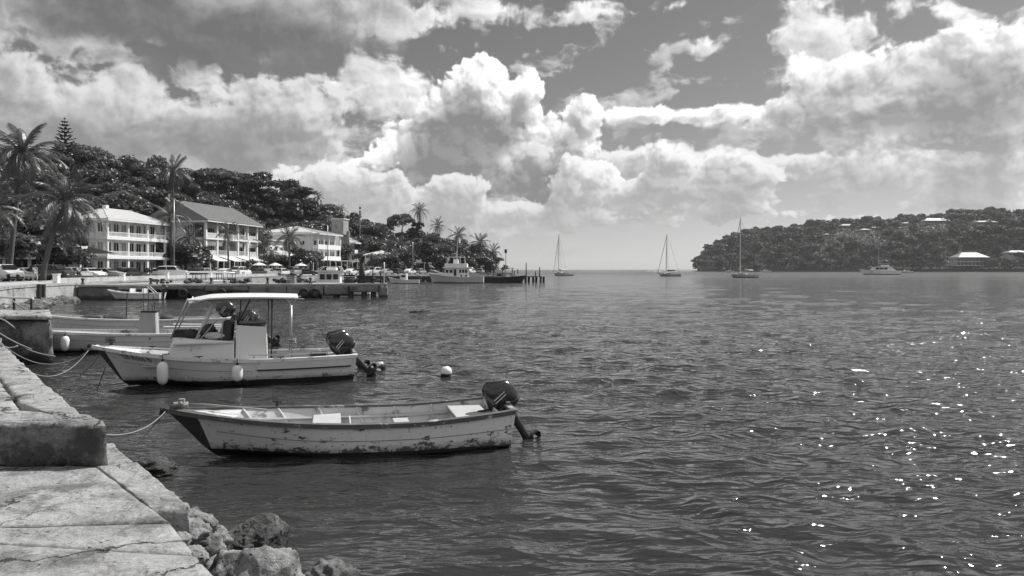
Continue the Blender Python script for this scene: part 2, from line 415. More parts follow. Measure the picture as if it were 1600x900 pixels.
M['rope'] = mat('rope', .24, .9, .25, 20, .6, .003)
M['rope_dark'] = mat('rope_dark', .07, .9, .4, 20, .6, .003)
M['wood_dark'] = mat('wood_dark', .035, .85, .5, 2, .4, .01, streak=.4)
M['wood_grey'] = mat('wood_grey', .22, .8, .3, 2, .3, .006, streak=.4)
M['buoy_white'] = mat('buoy_white', .72, .4, .08, 4, .05, .003, stain=.15, stain_v=.3, stain_sc=5)
M['skin'] = mat('skin', .12, .6, .1, 4, 0)
M['cloth_light'] = mat('cloth_light', .6, .9, .1, 6, 0)
M['cloth_dark'] = mat('cloth_dark', .04, .9, .2, 6, 0)
M['car_white'] = mat('car_white', .72, .25, .03, 1, 0, coat=.6)
M['car_silver'] = mat('car_silver', .42, .28, .05, 1, 0, coat=.6, metal=.3)
M['car_dark'] = mat('car_dark', .03, .22, .1, 1, 0, coat=.6)
M['asphalt'] = mat('asphalt', .10, .9, .25, .3, .3, .02, stain=.2, stain_v=.06, stain_sc=.2)
M['canvas'] = mat('canvas', .60, .8, .08, 2, .1, .004)
M['marking'] = mat('marking', .6, .8, .2, 3, 0)
def concrete(name, v, stain=.4, sc=1.0, dark=.03, bmp=.6, wet=None, pits=True, cracks=0):
    m, t, b = new_mat(name); P = wpos(t); x, y, z = P.xyz()
    big = noise(P, .9 * sc, 6, .62) - .5; mid = noise(P, 5 * sc, 6, .65) - .5; fin = noise(P, 38 * sc, 5, .75) - .5
    col = (big * 1.1 + mid * 1.1 + fin * 1.5 + 1.0) * v
    k = noise(P + (9.0, 2.0, 4.0), 1.7 * sc, 9, .72).ramp(.64 - stain * .3, .72 - stain * .2)
    col = mixv(k * .8, col, dark)
    lt = noise(P + (1.0, 7.0, 2.0), 3.1 * sc, 7, .7).ramp(.56, .72)
    col = mixv(lt * .45, col, v * 1.45)
    h = mid * .9 + fin * .35 + big * .4
    if cracks:     # hairline cracks and patches of wear
        ce = voro(P + noise(P, 2.2, 5, .65, color=True).scale(.55), cracks, 'DISTANCE_TO_EDGE'); ck = ce.ramp(.016, .004) * noise(P + (2.0, 9.0, 5.0), .8, 3).ramp(.42, .52)
        col = mixv(ck * .85, col, .03); h = h - ck * 1.2
        pe = noise(P.mul((1.0, 2.2, 1.0)) + (6.0, 1.0, 3.0), 1.1, 8, .66).ramp(.52, .60); col = col * (pe * -.34 + 1.0)
    if pits:
        pv = voro(P + (noise(P, 3, 3, color=True)).scale(.25), 11 * sc).ramp(.0, .30)
        pk = noise(P + (4.0, 4.0, 4.0), 2.5, 4).ramp(.45, .6)
        h = h + pv * pk * .6; col = col * mixv(pk * .5, 1.0, pv * .6 + .4)
    if wet is not None:      # tide line: algae grows on the lower part
        wl = (z + big * .5 + mid * .25).ramp(wet - .12, wet + .10)
        col = mixv(wl, dark * .6, col); put(t, b, 'Roughness', mixv(wl, .35, .9))
    else: put(t, b, 'Roughness', .9)
    put(t, b, 'Base Color', col.maxi(.006)); bump(t, b, h, bmp, .04)
    return m
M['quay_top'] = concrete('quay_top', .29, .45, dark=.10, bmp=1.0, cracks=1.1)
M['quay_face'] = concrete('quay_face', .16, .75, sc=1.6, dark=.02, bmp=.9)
M['jetty_face'] = concrete('jetty_face', .17, .8, sc=.55, dark=.02, wet=.25)
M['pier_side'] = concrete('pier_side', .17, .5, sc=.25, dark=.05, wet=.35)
M['seawall'] = concrete('seawall', .30, .4, sc=.3, dark=.07, wet=.25)
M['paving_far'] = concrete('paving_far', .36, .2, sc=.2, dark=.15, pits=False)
M['rock_light'] = concrete('rock_light', .25, .55, sc=2.2, dark=.03, bmp=1.0, wet=.24)
M['rock_dark'] = concrete('rock_dark', .13, .6, sc=2.2, dark=.015, bmp=1.0, wet=.15)
M['earth'] = mat('earth', .035, .95, .4, .15, .3, .05, space='World')
M['seabed'] = mat('seabed', .05, .95, .4, .3, .2, .05, space='World')
def rough_block(bot, top, n=(12, 6, 6), disp=.012, rnd=.02, seed=0, fine=1.0):
    "stone or cast block: trilinear box with worn edges; bot/top four corners each (ccw)"
    nx, ny, nz = n; idx = {}; mb = MB(); off = Vector((seed * 3.1, seed * 1.7, seed * 2.3))
    b = [Vector(p) for p in bot]; t = [Vector(p) for p in top]; cen = (sum(b, Vector()) + sum(t, Vector())) / 8
    def P(i, j, k):
        key = (i, j, k)
        if key in idx: return idx[key]
        u, v, w = i / nx, j / ny, k / nz
        lo = b[0].lerp(b[1], u).lerp(b[3].lerp(b[2], u), v); hi = t[0].lerp(t[1], u).lerp(t[3].lerp(t[2], u), v)
        p = lo.lerp(hi, w); ext = (i in (0, nx)) + (j in (0, ny)) + (k in (0, nz))
        q = p * (3.0 * fine) + off
        d = mnoise.fractal(q, 1.0, 2.0, 5) * disp * 1.3
        d2 = mnoise.noise_vector(q * 2.7) * disp * .5
        nrm = Vector((0, 0, 0))
        ax = (b[1] - b[0]).normalized(); ay = (b[3] - b[0]).normalized(); az = (t[0] - b[0]).normalized()
        if i == 0: nrm -= ax
        if i == nx: nrm += ax
        if j == 0: nrm -= ay
        if j == ny: nrm += ay
        if k == 0: nrm -= az
        if k == nz: nrm += az
        if ext >= 2: nrm_ = nrm.normalized(); p = p - nrm_ * rnd * (1.0 + .9 * mnoise.noise(q * 2.2)) * (1.3 if ext == 3 else 1); nrm = nrm_
        p = p + nrm * d + d2
        idx[key] = len(mb.v); mb.v.append(tuple(p)); return idx[key]
    def side(A, B, C):
        for a in range(A):
            for c in range(B): mb.f.append(tuple(P(*x) for x in C(a, c)))
    side(nx, ny, lambda a, c: [(a,c,nz),(a+1,c,nz),(a+1,c+1,nz),(a,c+1,nz)])
    side(nx, ny, lambda a, c: [(a,c,0),(a,c+1,0),(a+1,c+1,0),(a+1,c,0)])
    side(nx, nz, lambda a, c: [(a,0,c),(a+1,0,c),(a+1,0,c+1),(a,0,c+1)])
    side(nx, nz, lambda a, c: [(a,ny,c),(a,ny,c+1),(a+1,ny,c+1),(a+1,ny,c)])
    side(ny, nz, lambda a, c: [(0,a,c),(0,a,c+1),(0,a+1,c+1),(0,a+1,c)])
    side(ny, nz, lambda a, c: [(nx,a,c),(nx,a+1,c),(nx,a+1,c+1),(nx,a,c+1)])
    return mb
# ------------------------------------------------------------------ water
def make_water():
    nx, ny = 820, 860
    ux = np.linspace(-1, 1, nx); a = 6.0; bx = math.asinh(9000 / a); X = 1.0 + a * np.sinh(bx * ux)
    t0 = -math.asinh(14 / 5.0); t1 = math.asinh(9000 / 5.0); Y = 7.0 + 5.0 * np.sinh(np.linspace(t0, t1, ny))
    gx, gy = np.meshgrid(X, Y); sx = np.gradient(X)[None, :]; sy = np.gradient(Y)[:, None]; cell_ = np.maximum(sx, sy)
    Z = np.zeros_like(gx); DX = np.zeros_like(gx); DY = np.zeros_like(gx)
    r_ = np.random.RandomState(4)
    for i in range(64):
        lam = .42 * (6.0 / .42) ** ((i + r_.rand()) / 64)
        th = R(-82) + r_.randn() * R(34)             # travelling toward the quay, a little leftward
        k = 2 * math.pi / lam; slope = .048 * (lam / 1.0) ** (.1 if lam < 1.0 else -1.05)
        amp = slope / k; w = np.clip(lam / (cell_ * 2.4) - .6, 0, 1)
        # gusts: patches where the chop is stronger or weaker
        gust = .75 + .45 * np.sin(gx * .11 + i * 1.7) * np.sin(gy * .083 + i * 2.9) if lam < 3 else 1.0
        ph = k * (math.cos(th) * gx + math.sin(th) * gy) + r_.rand() * 6.283
        s_, c_ = np.sin(ph), np.cos(ph); A = amp * w * gust
        Z += A * c_; q = .9 * A * s_; DX -= q * math.cos(th); DY -= q * math.sin(th)
    calm = 1 - .55 * np.exp(-(((gx + 4) / 5) ** 2 + ((gy - 11) / 6) ** 2))
    Z *= calm; DX *= calm; DY *= calm
    me = bpy.data.meshes.new('water'); n = nx * ny
    co = np.stack([gx + DX, gy + DY, Z], -1).astype(np.float32).reshape(-1)
    i = np.arange((ny - 1) * (nx - 1)); r0 = i // (nx - 1) * nx + i % (nx - 1)
    f = np.stack([r0, r0 + 1, r0 + nx + 1, r0 + nx], -1).astype(np.int32)
    me.vertices.add(n); me.vertices.foreach_set('co', co)
    me.loops.add(f.size); me.loops.foreach_set('vertex_index', f.ravel())
    me.polygons.add(len(f)); me.polygons.foreach_set('loop_start', np.arange(0, f.size, 4, dtype=np.int32))
    me.update(calc_edges=True); me.shade_smooth()
    m, t, b = new_mat('sea_water'); P = wpos(t)
    n1 = noise(P.mul((.55, 1.15, 1.0)) + noise(P, .8, 2, color=True).scale(.5), 2.6, 1.5, .45)
    n2 = noise(P.mul((.6, 1.3, 1.0)), 8.0, 1, .5)
    n3 = noise(P.mul((.5, 1.2, 1.0)), .45, 4, .6)
    n4 = noise(P.mul((.5, 1.25, 1.0)), 5.2, 1.5, .5)
    h = ((n1 - .5).abs() * -1.0) * 1.25 + ((n4 - .5).abs() * -1.0) * .36 + n2 * .08 + n3 * .9
    patch = noise(P.mul((.4, 1.0, 1.0)), .05, 4, .6)
    xx, yy, zz = P.xyz(); shel = ((xx + 5.0)*(xx + 5.0)*.018 + (yy - 12.0)*(yy - 12.0)*.008).ramp(.1, 1.6, .50, 1.15)
    bump(t, b, h * (patch * .9 + .55) * shel, 1.0, .115)
    put(t, b, 'Base Color', (noise(P, .35, 4, .6) * .024 + .014)); x_, y_, z_ = P.xyz(); d_ = (x_*x_ + y_*y_).sqrt(); put(t, b, 'Roughness', d_.ramp(25., 500., .042, .24, smooth=False)); b.inputs['IOR'].default_value = 1.333
    me.materials.append(m)
    o = bpy.data.objects.new('water', me); COL.objects.link(o); tag(o, kind='structure')
make_water()
# ------------------------------------------------------------------ terrain: the left shore and its hill
SH = [(-14.6,19.5),(-24,32),(-33,46),(-38,56),(-40.2,66.5),(-46,100),(-46.5,130),(-43,160),(-38,190),(-26,213),(-14,228),(-5,246),(-1.5,262),(-3,290)]
SE = [(-90,19.4),(-110,30),(-130,45),(-140,62),(-220,95),(-300,150),(-330,230),(-340,320),(-300,400),(-230,420),(-150,420),(-95,410),(-60,395),(-35,385)]
def _px(px, y, z): return ((px - 800) * y / F, y, z)
ctrl = [(x, y, 1.5) for x, y in SH] + [(-60,22,1.6),(-55,50,1.6),(-60,80,1.6),(-64,110,1.7),(-66,135,2.0),(-62,160,2.2),(-58,190,2.4),(-50,214,2.4),(-34,232,2.2),(-18,246,2.0),
  (-90,60,3),(-92,95,3),(-95,125,4),(-92,150,4.5),(-88,175,4.5),(-80,205,4.5),(-66,230,4),(-45,250,3.5)] + \
  [_px(-260,190,28),_px(-60,215,30),_px(60,225,30),_px(150,225,29.5),_px(230,235,28),_px(300,250,27.5),_px(400,262,28.5),_px(450,272,25.5),_px(500,282,20.5),_px(560,290,14),_px(620,300,12.5),_px(700,296,8.5),_px(760,290,4),
   (-150,320,20),(-90,360,12),(-40,350,3),(-250,260,24),(-300,400,10),(-220,150,20),(-150,95,10),(-130,150,14),(-125,190,20),(-100,215,14),(-80,250,13)]
_c = np.array(ctrl); _D = np.sqrt(((_c[:, None, :2] - _c[None, :, :2]) ** 2).sum(-1)); _w = np.linalg.solve(_D + np.eye(len(_c)) * -.5, _c[:, 2])
def ground_z(x, y):
    return max(1.5, float((np.sqrt((_c[:, 0] - x) ** 2 + (_c[:, 1] - y) ** 2) * _w).sum()))
def make_terrain():
    S_ = []; E_ = []
    for i in range(len(SH) - 1):
        k = 8
        for j in range(k): S_.append(tuple(lerp(SH[i][a], SH[i+1][a], j/k) for a in (0,1))); E_.append(tuple(lerp(SE[i][a], SE[i+1][a], j/k) for a in (0,1)))
    S_.append(SH[-1]); E_.append(SE[-1]); nt = 44; rows = []
    for s, e in zip(S_, E_):
        r = [Vector((s[0], s[1], -2.0))]
        for t in range(nt):
            q = (t / (nt - 1)) ** 1.5; x = lerp(s[0], e[0], q); y = lerp(s[1], e[1], q)
            z = ground_z(x, y) + (.5 * mnoise.noise(Vector((x, y, 0)) * .12) if q > .25 else 0)
            r.append(Vector((x, y, z - .02)))
        rows.append(r)
    mb = MB(); mb.loft(rows, cap=False, closed=False)
    o = mb.build('hillside_ground', M['earth'], smooth=True, fix=True); tag(o, kind='structure')
make_terrain()
sb = MB(); sb.add([(-9000,-200,-2.2),(9000,-200,-2.2),(9000,9000,-2.2),(-9000,9000,-2.2)], [(0,1,2,3)])
tag(sb.build('seabed', M['seabed']), kind='structure')
# road and pavement sheets along the waterfront
def strip(name, pts_l, pts_r, z, m, kind='structure', parent=None, th=0):
    mb = MB(); n = len(pts_l)
    rings = []
    for a, b in zip(pts_l, pts_r):
        zz = z if not callable(z) else None
        za = z(*a) if callable(z) else z; zb = z(*b) if callable(z) else z
        rings.append([(a[0], a[1], za), (b[0], b[1], zb), (b[0], b[1], zb - max(th, .3)), (a[0], a[1], za - max(th, .3))])
    mb.loft(rings); o = mb.build(name, m, parent); 
    if kind: tag(o, kind=kind)
    return o
def offs(pts, d):
    out = []
    for i, p in enumerate(pts):
        a = Vector(pts[max(i-1, 0)]); b = Vector(pts[min(i+1, len(pts)-1)]); t = (b - a).normalized(); out.append((p[0] - t.y * d, p[1] + t.x * d))
    return out
def dens(pts, k):
    o = []
    for i in range(len(pts) - 1):
        for j in range(k): o.append(tuple(lerp(pts[i][a], pts[i+1][a], j/k) for a in (0,1)))
    return o + [pts[-1]]
shore = dens(SH[:11], 3)
strip('waterfront_pavement', offs(shore, .35), offs(shore, 6.0), lambda x, y: 1.56, M['paving_far'])
strip('road', offs(shore, 6.15), offs(shore, 15.0), lambda x, y: 1.50 + .04 + .12 * sm(y, 90, 160), M['asphalt'])
kb = MB(); k1 = offs(shore, 6.0); k2 = offs(shore, 6.15)
kb.loft([[(a[0], a[1], 1.40), (a[0], a[1], 1.66 + .12 * sm(a[1], 90, 160)), (b[0], b[1], 1.66 + .12 * sm(a[1], 90, 160)), (b[0], b[1], 1.40)] for a, b in zip(k1, k2)])
tag(kb.build('road_kerb', M['paving_far']), kind='structure')
# seawall with coping stones
sw = MB()
pin = offs(shore, .45); pout = offs(shore, -.18)
sw.loft([[(a[0], a[1], -2), (a[0], a[1], 1.38), (b[0], b[1], 1.38), (b[0] + (b[0]-a[0])*.35, b[1] + (b[1]-a[1])*.35, -2)] for a, b in zip(pin, pout)])
wall = sw.build('seawall', M['seawall']); tag(wall, kind='structure')
cop_m = []
def coping():
    pts = dens(SH[:8], 1); L = 0; n = 0
    for i in range(len(pts) - 1):
        a = Vector(pts[i]); b = Vector(pts[i+1]); d = (b - a); ln = d.length; t = d / ln; k = max(1, int(ln / (1.6 if a.y < 70 else 3.2)))
        for j in range(k):
            p = a + t * (ln * (j + .5) / k); w = ln / k - .03
            me = MB().box(-w/2, w/2, -.24, .5, 0, .2).mesh('coping_stone', M['seawall']) if j == 0 else me
            o = place(me, 'coping_stone', wall, (p.x, p.y, 1.385 + rng.uniform(-.01, .01)), (0, 0, math.atan2(t.y, t.x)))
coping()
# low white wall of the promenade behind the middle pier
lw = offs(dens(SH[4:10], 4), .75)
pw = thing('promenade_wall', 'long low white wall with piers edging the promenade behind the middle pier', 'wall', (lw[0][0], lw[0][1], 1.56))
o0 = Vector((lw[0][0], lw[0][1], 1.56))
mb = MB(); lw2 = offs(dens(SH[4:10], 4), 1.0)
mb.loft([[(a[0]-o0.x, a[1]-o0.y, 0), (a[0]-o0.x, a[1]-o0.y, .45), (b[0]-o0.x, b[1]-o0.y, .45), (b[0]-o0.x, b[1]-o0.y, 0)] for a, b in zip(lw, lw2)])
mb.build('wall_panel', M['paving_far'], pw)
cpm = MB().box(-.22, .22, -.22, .22, 0, .78).box(-.27, .27, -.27, .27, .78, .86).mesh('wall_pier', M['trim'])
for a, b in list(zip(lw, lw2))[::2]: place(cpm, 'wall_pier', pw, ((a[0]+b[0])/2 - o0.x, (a[1]+b[1])/2 - o0.y, 0))
# ------------------------------------------------------------------ the near quay
qd = Vector((-.63, .777, 0))       # along the quay's edge, away from the camera
qn = Vector((.777, .63, 0))        # out over the water
zl, zu = 1.2, 1.5
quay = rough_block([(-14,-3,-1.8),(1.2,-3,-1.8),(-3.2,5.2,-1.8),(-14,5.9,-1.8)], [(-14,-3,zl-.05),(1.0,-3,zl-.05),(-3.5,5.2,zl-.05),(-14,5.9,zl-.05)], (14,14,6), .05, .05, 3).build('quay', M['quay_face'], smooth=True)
tag(quay, kind='structure')
def q2(px, py, z): v = on(px, py, z); return (v.x, v.y)
def slab(name, c4, z, th, n, m, seed, disp=.003, rnd=.006, zs=None, fine=1.0):
    zs = zs or [0]*4
    b = [(x, y, z - th) for x, y in c4]; t = [(x, y, z + dz) for (x, y), dz in zip(c4, zs)]
    return rough_block(b, t, n, disp, rnd, seed, fine).build(name, m, quay, smooth=True)
A0 = q2(150,728,zl); A1 = q2(240,797,zl); A2 = q2(276,834,zl); A3 = q2(345,905,zl)
B0 = q2(-130,742,zl); 
slab('paving_slab', [q2(-260,831,zl), q2(265,814.5,zl), (A0[0]-.01, A0[1]+.0), (B0[0]-3.0, 6.05)], zl, .16, (64,30,3), M['quay_top'], 1)
slab('paving_slab', [(-4.4,2.2), (-.30,2.25), q2(306,868,zl), q2(-262,832,zl)], zl-.002, .16, (64,34,3), M['quay_top'], 2)
slab('paving_slab', [q2(-262,832,zl), q2(306,868,zl), q2(266,816,zl), q2(-261,831.5,zl)], zl-.002, .16, (50,8,3), M['quay_top'], 12)
slab('paving_slab', [(-4.4,-2.8), (1.1,-2.8), (-.30,2.22), (-4.4,2.17)], zl-.01, .16, (40,40,3), M['quay_top'], 4)
slab('paving_slab', [(-14,-2.8), (-4.42,-2.8), (-4.42,6.0), (-14,6.0)], zl-.01, .16, (30,30,2), M['quay_top'], 5)
# edge stones of the lower platform, then broken off
slab('edge_stone', [q2(237,797,zl), q2(298,792,zl), q2(214,722,zl), q2(148,728,zl)], zl+.002, .34, (24,34,8), M['quay_top'], 6, .012, .018)
slab('edge_stone', [q2(150,727,zl), q2(212,721,zl), q2(178,690,zl), q2(118,690,zl)], zl-.01, .34, (14,14,6), M['quay_top'], 7, .012, .02)
# the raised kerb block at the step
Ct = [(-9.5,6.02),(-3.30,6.0),(-3.66,6.44),(-9.5,6.50)]
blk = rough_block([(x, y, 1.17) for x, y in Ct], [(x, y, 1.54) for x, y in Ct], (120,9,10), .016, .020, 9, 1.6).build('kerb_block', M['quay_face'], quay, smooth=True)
def two_tone_block():    # faces near the top take the lighter material, the sides keep the darker
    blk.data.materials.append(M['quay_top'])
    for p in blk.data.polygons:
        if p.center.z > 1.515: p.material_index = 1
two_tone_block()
base2 = rough_block([(-14,6.3,-1.8),(-3.9,6.3,-1.8),(-14.4,19.3,-1.8),(-30,19.3,-1.8)], [(-14,6.4,zu-.05),(-4.0,6.4,zu-.05),(-14.5,19.3,zu-.05),(-30,19.3,zu-.05)], (8,24,6), .04, .05, 8).build('quay_core', M['quay_face'], quay, smooth=True)
# upper level: a row of edge stones and two rows of slabs along the quay edge
e0 = Vector((-3.80, 6.55, 0)); s = 0; i = 0
lens = [1.15, 1.5, 1.2, 1.7, 1.3, 1.6, 1.4, 1.6, 1.5, 1.6, 1.4, .9]
for ln in lens:
    a = e0 + qd * (s + .012); b = e0 + qd * (s + ln - .012); w = .38; o2 = -qn * w
    c4 = [a + o2, a, b, b + o2]
    if i == 0: c4[0] = Vector((c4[0].x + .07, 6.55, 0)) ; c4[1] = Vector((-3.80, 6.53, 0))
    slab('edge_stone', [(p.x, p.y) for p in c4], zu + rng.uniform(-.012, .012), .3, (10, max(6, int(ln * 16)), 5), M['quay_top'], 20 + i, .008, .014, [rng.uniform(-.01, .01) for _ in range(4)])
    s += ln; i += 1
s = -.45; i = 0
for ln in [1.3, 1.7, 1.4, 2.0, 1.7, 1.9, 1.8, 2.0, 1.9]:
    for row, (w0, w1) in enumerate(((.40, 1.9), (1.92, 3.8), (3.82, 7.5))):
        a = e0 + qd * (s + .014 + row * .4); b = e0 + qd * (s + ln - .014 + row * .4)
        c4 = [a - qn * w1, a - qn * w0, b - qn * w0, b - qn * w1]
        c4 = [Vector((p.x, max(p.y, 6.54), 0)) for p in c4]
        if (c4[3] - c4[0]).length < .2 or (c4[1]-c4[0]).length < .2: continue
        slab('paving_slab', [(p.x, p.y) for p in c4], zu - .005 + rng.uniform(-.008, .008), .2, (18, 14, 3), M['quay_top'], 40 + i * 3 + row, .007, .014, [rng.uniform(-.01, .01) for _ in range(4)])
    s += ln; i += 1
# ------------------------------------------------------------------ rocks
def rock_mesh(seed, sub=4, cuts=14, rough=.06, flat=1.0, name='boulder', m=None):
    r = random.Random(seed); bm = bmesh.new(); bmesh.ops.create_icosphere(bm, subdivisions=sub, radius=1)
    pl = [(Vector((r.gauss(0,1), r.gauss(0,1), r.gauss(0,1))).normalized(), r.uniform(.68, .92)) for _ in range(cuts)]
    off = Vector((seed * 1.3, seed * .7, seed))
    for v in bm.verts:
        d = v.co.normalized(); rad = 1.0
        for n_, h in pl:
            c = d.dot(n_)
            if c > .05: rad = min(rad, h / c)
        rad = rad * (1 + .10 * mnoise.noise(d * 1.7 + off)) + rough * (mnoise.fractal(d * 3.2 + off, 1.0, 2.0, 4) * 1.2 + .35 * abs(mnoise.noise(d * 9 + off)))
        v.co = d * rad; v.co.z *= flat
    me = bpy.data.meshes.new(name); bm.to_mesh(me); bm.free(); me.materials.append(m or M['rock_light']); me.shade_smooth(); return me
def rock(name, label, loc, sc, seed, rz=0, m=None, sub=4, group=None, rough=.06, cuts=14):
    o = place(rock_mesh(seed, sub, cuts, rough, m=m, name=name), name, None, loc, (rng.uniform(-.2,.2), rng.uniform(-.2,.2), rz), sc)
    return tag(o, label, 'rock', group)
rock('boulder', 'largest boulder, pale flat-topped rock at the bottom edge beside the quay', (-1.84,5.30,.26), (.52,.52,.64), 11, .4, sub=6, rough=.06, cuts=22)
rock('boulder', 'dark rounded boulder with lit crest standing in the water behind the largest boulder', (-2.60,7.40,.06), (.40,.34,.29), 25, 1.0, M['rock_dark'], sub=6, rough=.05, cuts=20)
rock('boulder', 'weed covered dark rock in the water right of the largest boulder', (-1.58,6.5,-.05), (.27,.30,.30), 31, .2, M['rock_dark'], sub=5, rough=.12)
rock('boulder', 'flat black rock covered in weed between quay tip and white skiff bow', (-4.95,10.1,.02), (.40,.34,.20), 42, .2, M['rock_dark'], sub=5, rough=.14)
rub = [((-3.05,6.75,.42),(.22,.17,.15),'pale broken concrete lump just off the end of the quay edge stone'),
       ((-2.72,6.35,.42),(.30,.20,.20),'smooth pale wedge-shaped rock between quay edge and boulders'),
       ((-2.55,5.75,.50),(.18,.14,.12),'small angular stone under the broken slab edge'),
       ((-2.35,6.0,.30),(.20,.16,.15),'grey stone in the gap left of the largest boulder'),
       ((-2.20,5.25,.56),(.16,.12,.11),'small pale stone lodged against the slab edge near the bottom'),
       ((-2.95,6.25,.66),(.15,.12,.10),'fragment of concrete lying where the edge stone broke off'),
       ((-3.25,7.15,.22),(.22,.16,.14),'low dark stone at the waterline below the quay edge'),
       ((-2.10,6.55,.10),(.20,.15,.14),'half drowned stone between the two large boulders'),
       ((-2.95,7.4,.05),(.24,.18,.13),'wet stone left of the dark rounded boulder'),
       ((-2.02,4.75,.60),(.15,.12,.12),'stone wedged low beneath the slab corner'),
       ((-3.75,7.9,.02),(.2,.15,.12),'small wet stone under the mooring line')]
for k, (p, s_, lb) in enumerate(rub): rock('loose_rock', lb, p, s_, 60 + k, rng.uniform(0, 3), M['rock_light'] if k in (0,1,2,4,5) else M['rock_dark'], 4, rough=.13, cuts=10)
for k, (px, py, z, s_) in enumerate(((285,812,1.02,.15),(262,806,1.08,.10),(306,806,.95,.13),(298,836,.86,.16),(275,830,1.05,.09),(318,826,.78,.15),(328,850,.72,.13),(296,858,.95,.10),(340,868,.70,.12))):
    c = on(px, py, z); rock('broken_concrete', ['large broken lump at the snapped end of the quay edge stone','pale chip lying on the crack at the end of the edge stone','outer broken lump at the snapped end of the edge stone','angular broken piece below the snapped edge stone','small chip in the crack between slab and edge stone','broken piece leaning towards the dark rounded boulder','pale broken piece just above the largest boulder','small piece tucked under the slab edge above the largest boulder','flat chip lying between slab edge and largest boulder'][k], (c.x, c.y, z - s_*.6), (s_*1.3, s_, s_*.8), 120 + k, k*1.3, M['rock_light'], 4, rough=.16, cuts=12)
# small rubble filling between them
def rubble(name, label, fn, n, m, seed, smin, smax):
    r = random.Random(seed); mb = MB(); bm = bmesh.new(); bmesh.ops.create_icosphere(bm, subdivisions=2, radius=1)
    base = [v.co.copy() for v in bm.verts]; fs = [tuple(v.index for v in f.verts) for f in bm.faces]; bm.free()
    for i in range(n):
        p = fn(r); s_ = r.uniform(smin, smax); pl = [(Vector((r.gauss(0,1), r.gauss(0,1), r.gauss(0,1))).normalized(), r.uniform(.55, .9)) for _ in range(7)]
        vs = []
        for d in base:
            rad = 1
            for n_, h in pl:
                c = d.dot(n_)
                if c > .05: rad = min(rad, h / c)
            vs.append(p + Vector((d.x * rad, d.y * rad, d.z * rad * .75)) * s_)
        mb.add(vs, fs)
    o = mb.build(name, m, fix=False); tag(o, label, None, None, 'stuff'); return o
rubble('rubble', 'small broken stones filling the gaps between quay edge and boulders', lambda r: (lambda t, u: Vector((-3.35 + 1.7*t + u*.5, 7.2 - 2.9*t + u*.45, .62 - u*.75 + .0)))(r.random(), r.random()), 150, M['rock_light'], 5, .035, .11)
rubble('seawall_rubble', 'pale stones heaped at the foot of the seawall', lambda r: (lambda t, u: Vector((-32.4 - 7.9*t + u*1.8, 44 + 22*t - u*.6, .25 - u*.4)))(r.random(), r.random()**.8), 26, M['rock_light'], 26, .25, .6)
rubble('seawall_rubble', 'dark stones heaped at the foot of the seawall', lambda r: (lambda t, u: Vector((-32.4 - 7.9*t + u*1.9, 44 + 22*t - u*.6, .2 - u*.4)))(r.random(), r.random()**.8), 90, M['rock_dark'], 6, .25, .75)
# ------------------------------------------------------------------ the short stone jetty at the left edge
jt = thing('stone_jetty', 'dark stained square-ended stone jetty jutting in from the left edge', 'jetty', (-13.75,22.0,0))
J = [(-14,0),(0,0),(.55,3.0),(-14,3.0)]
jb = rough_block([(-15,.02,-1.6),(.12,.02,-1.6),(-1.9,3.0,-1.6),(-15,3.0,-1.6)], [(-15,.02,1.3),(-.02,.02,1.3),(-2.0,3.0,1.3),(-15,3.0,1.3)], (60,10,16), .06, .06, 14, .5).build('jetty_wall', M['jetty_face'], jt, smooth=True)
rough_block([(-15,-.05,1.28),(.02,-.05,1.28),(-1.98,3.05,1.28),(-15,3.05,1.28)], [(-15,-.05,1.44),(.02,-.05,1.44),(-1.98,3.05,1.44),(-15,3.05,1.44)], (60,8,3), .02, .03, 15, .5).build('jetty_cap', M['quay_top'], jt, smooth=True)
# ------------------------------------------------------------------ piers
def ring_tyre(m=None):
    mb = MB(); rings = []
    for i in range(14):
        a = 2*math.pi*i/14; rings.append([((.34 + .13*math.cos(b))*math.cos(a), .11*math.sin(b), (.34 + .13*math.cos(b))*math.sin(a)) for b in [2*math.pi*k/8 for k in range(8)]])
    rings.append(rings[0]); return mb.loft(rings, cap=False).mesh('tyre_fender', M['rubber'], True)
TY = ring_tyre()
p0 = Vector((-40.0, 67.6, 0)); p1 = Vector((-12.35, 73.2, 0)); pl_ = (p1 - p0).length; ang = math.atan2((p1-p0).y, (p1-p0).x)
pier = thing('concrete_pier', 'long concrete pier on dark piles reaching right from the shore in the middle distance', 'pier', tuple(p0), ang)
wd_ = 3.6; nseg = 12
for k in range(nseg):
    x0 = pl_ * k / nseg; x1 = pl_ * (k + 1) / nseg
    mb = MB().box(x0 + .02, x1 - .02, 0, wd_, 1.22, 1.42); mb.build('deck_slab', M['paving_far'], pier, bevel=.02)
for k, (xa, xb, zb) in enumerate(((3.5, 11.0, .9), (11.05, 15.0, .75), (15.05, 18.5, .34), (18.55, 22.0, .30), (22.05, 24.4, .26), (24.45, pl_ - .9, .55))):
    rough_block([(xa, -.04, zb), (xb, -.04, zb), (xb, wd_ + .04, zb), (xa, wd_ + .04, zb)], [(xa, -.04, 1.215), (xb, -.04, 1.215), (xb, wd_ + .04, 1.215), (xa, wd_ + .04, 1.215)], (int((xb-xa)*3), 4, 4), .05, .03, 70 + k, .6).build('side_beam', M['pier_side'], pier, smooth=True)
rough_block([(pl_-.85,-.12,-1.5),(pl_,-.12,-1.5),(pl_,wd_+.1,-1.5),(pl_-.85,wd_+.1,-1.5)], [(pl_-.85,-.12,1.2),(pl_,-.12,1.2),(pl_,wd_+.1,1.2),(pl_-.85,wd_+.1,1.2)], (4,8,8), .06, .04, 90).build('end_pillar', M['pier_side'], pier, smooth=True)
pm = MB().tube([(0,0,-2),(0,0,0),(0,0,1.2)], [.28,.27,.24], 10).mesh('pile', M['wood_dark'], True)
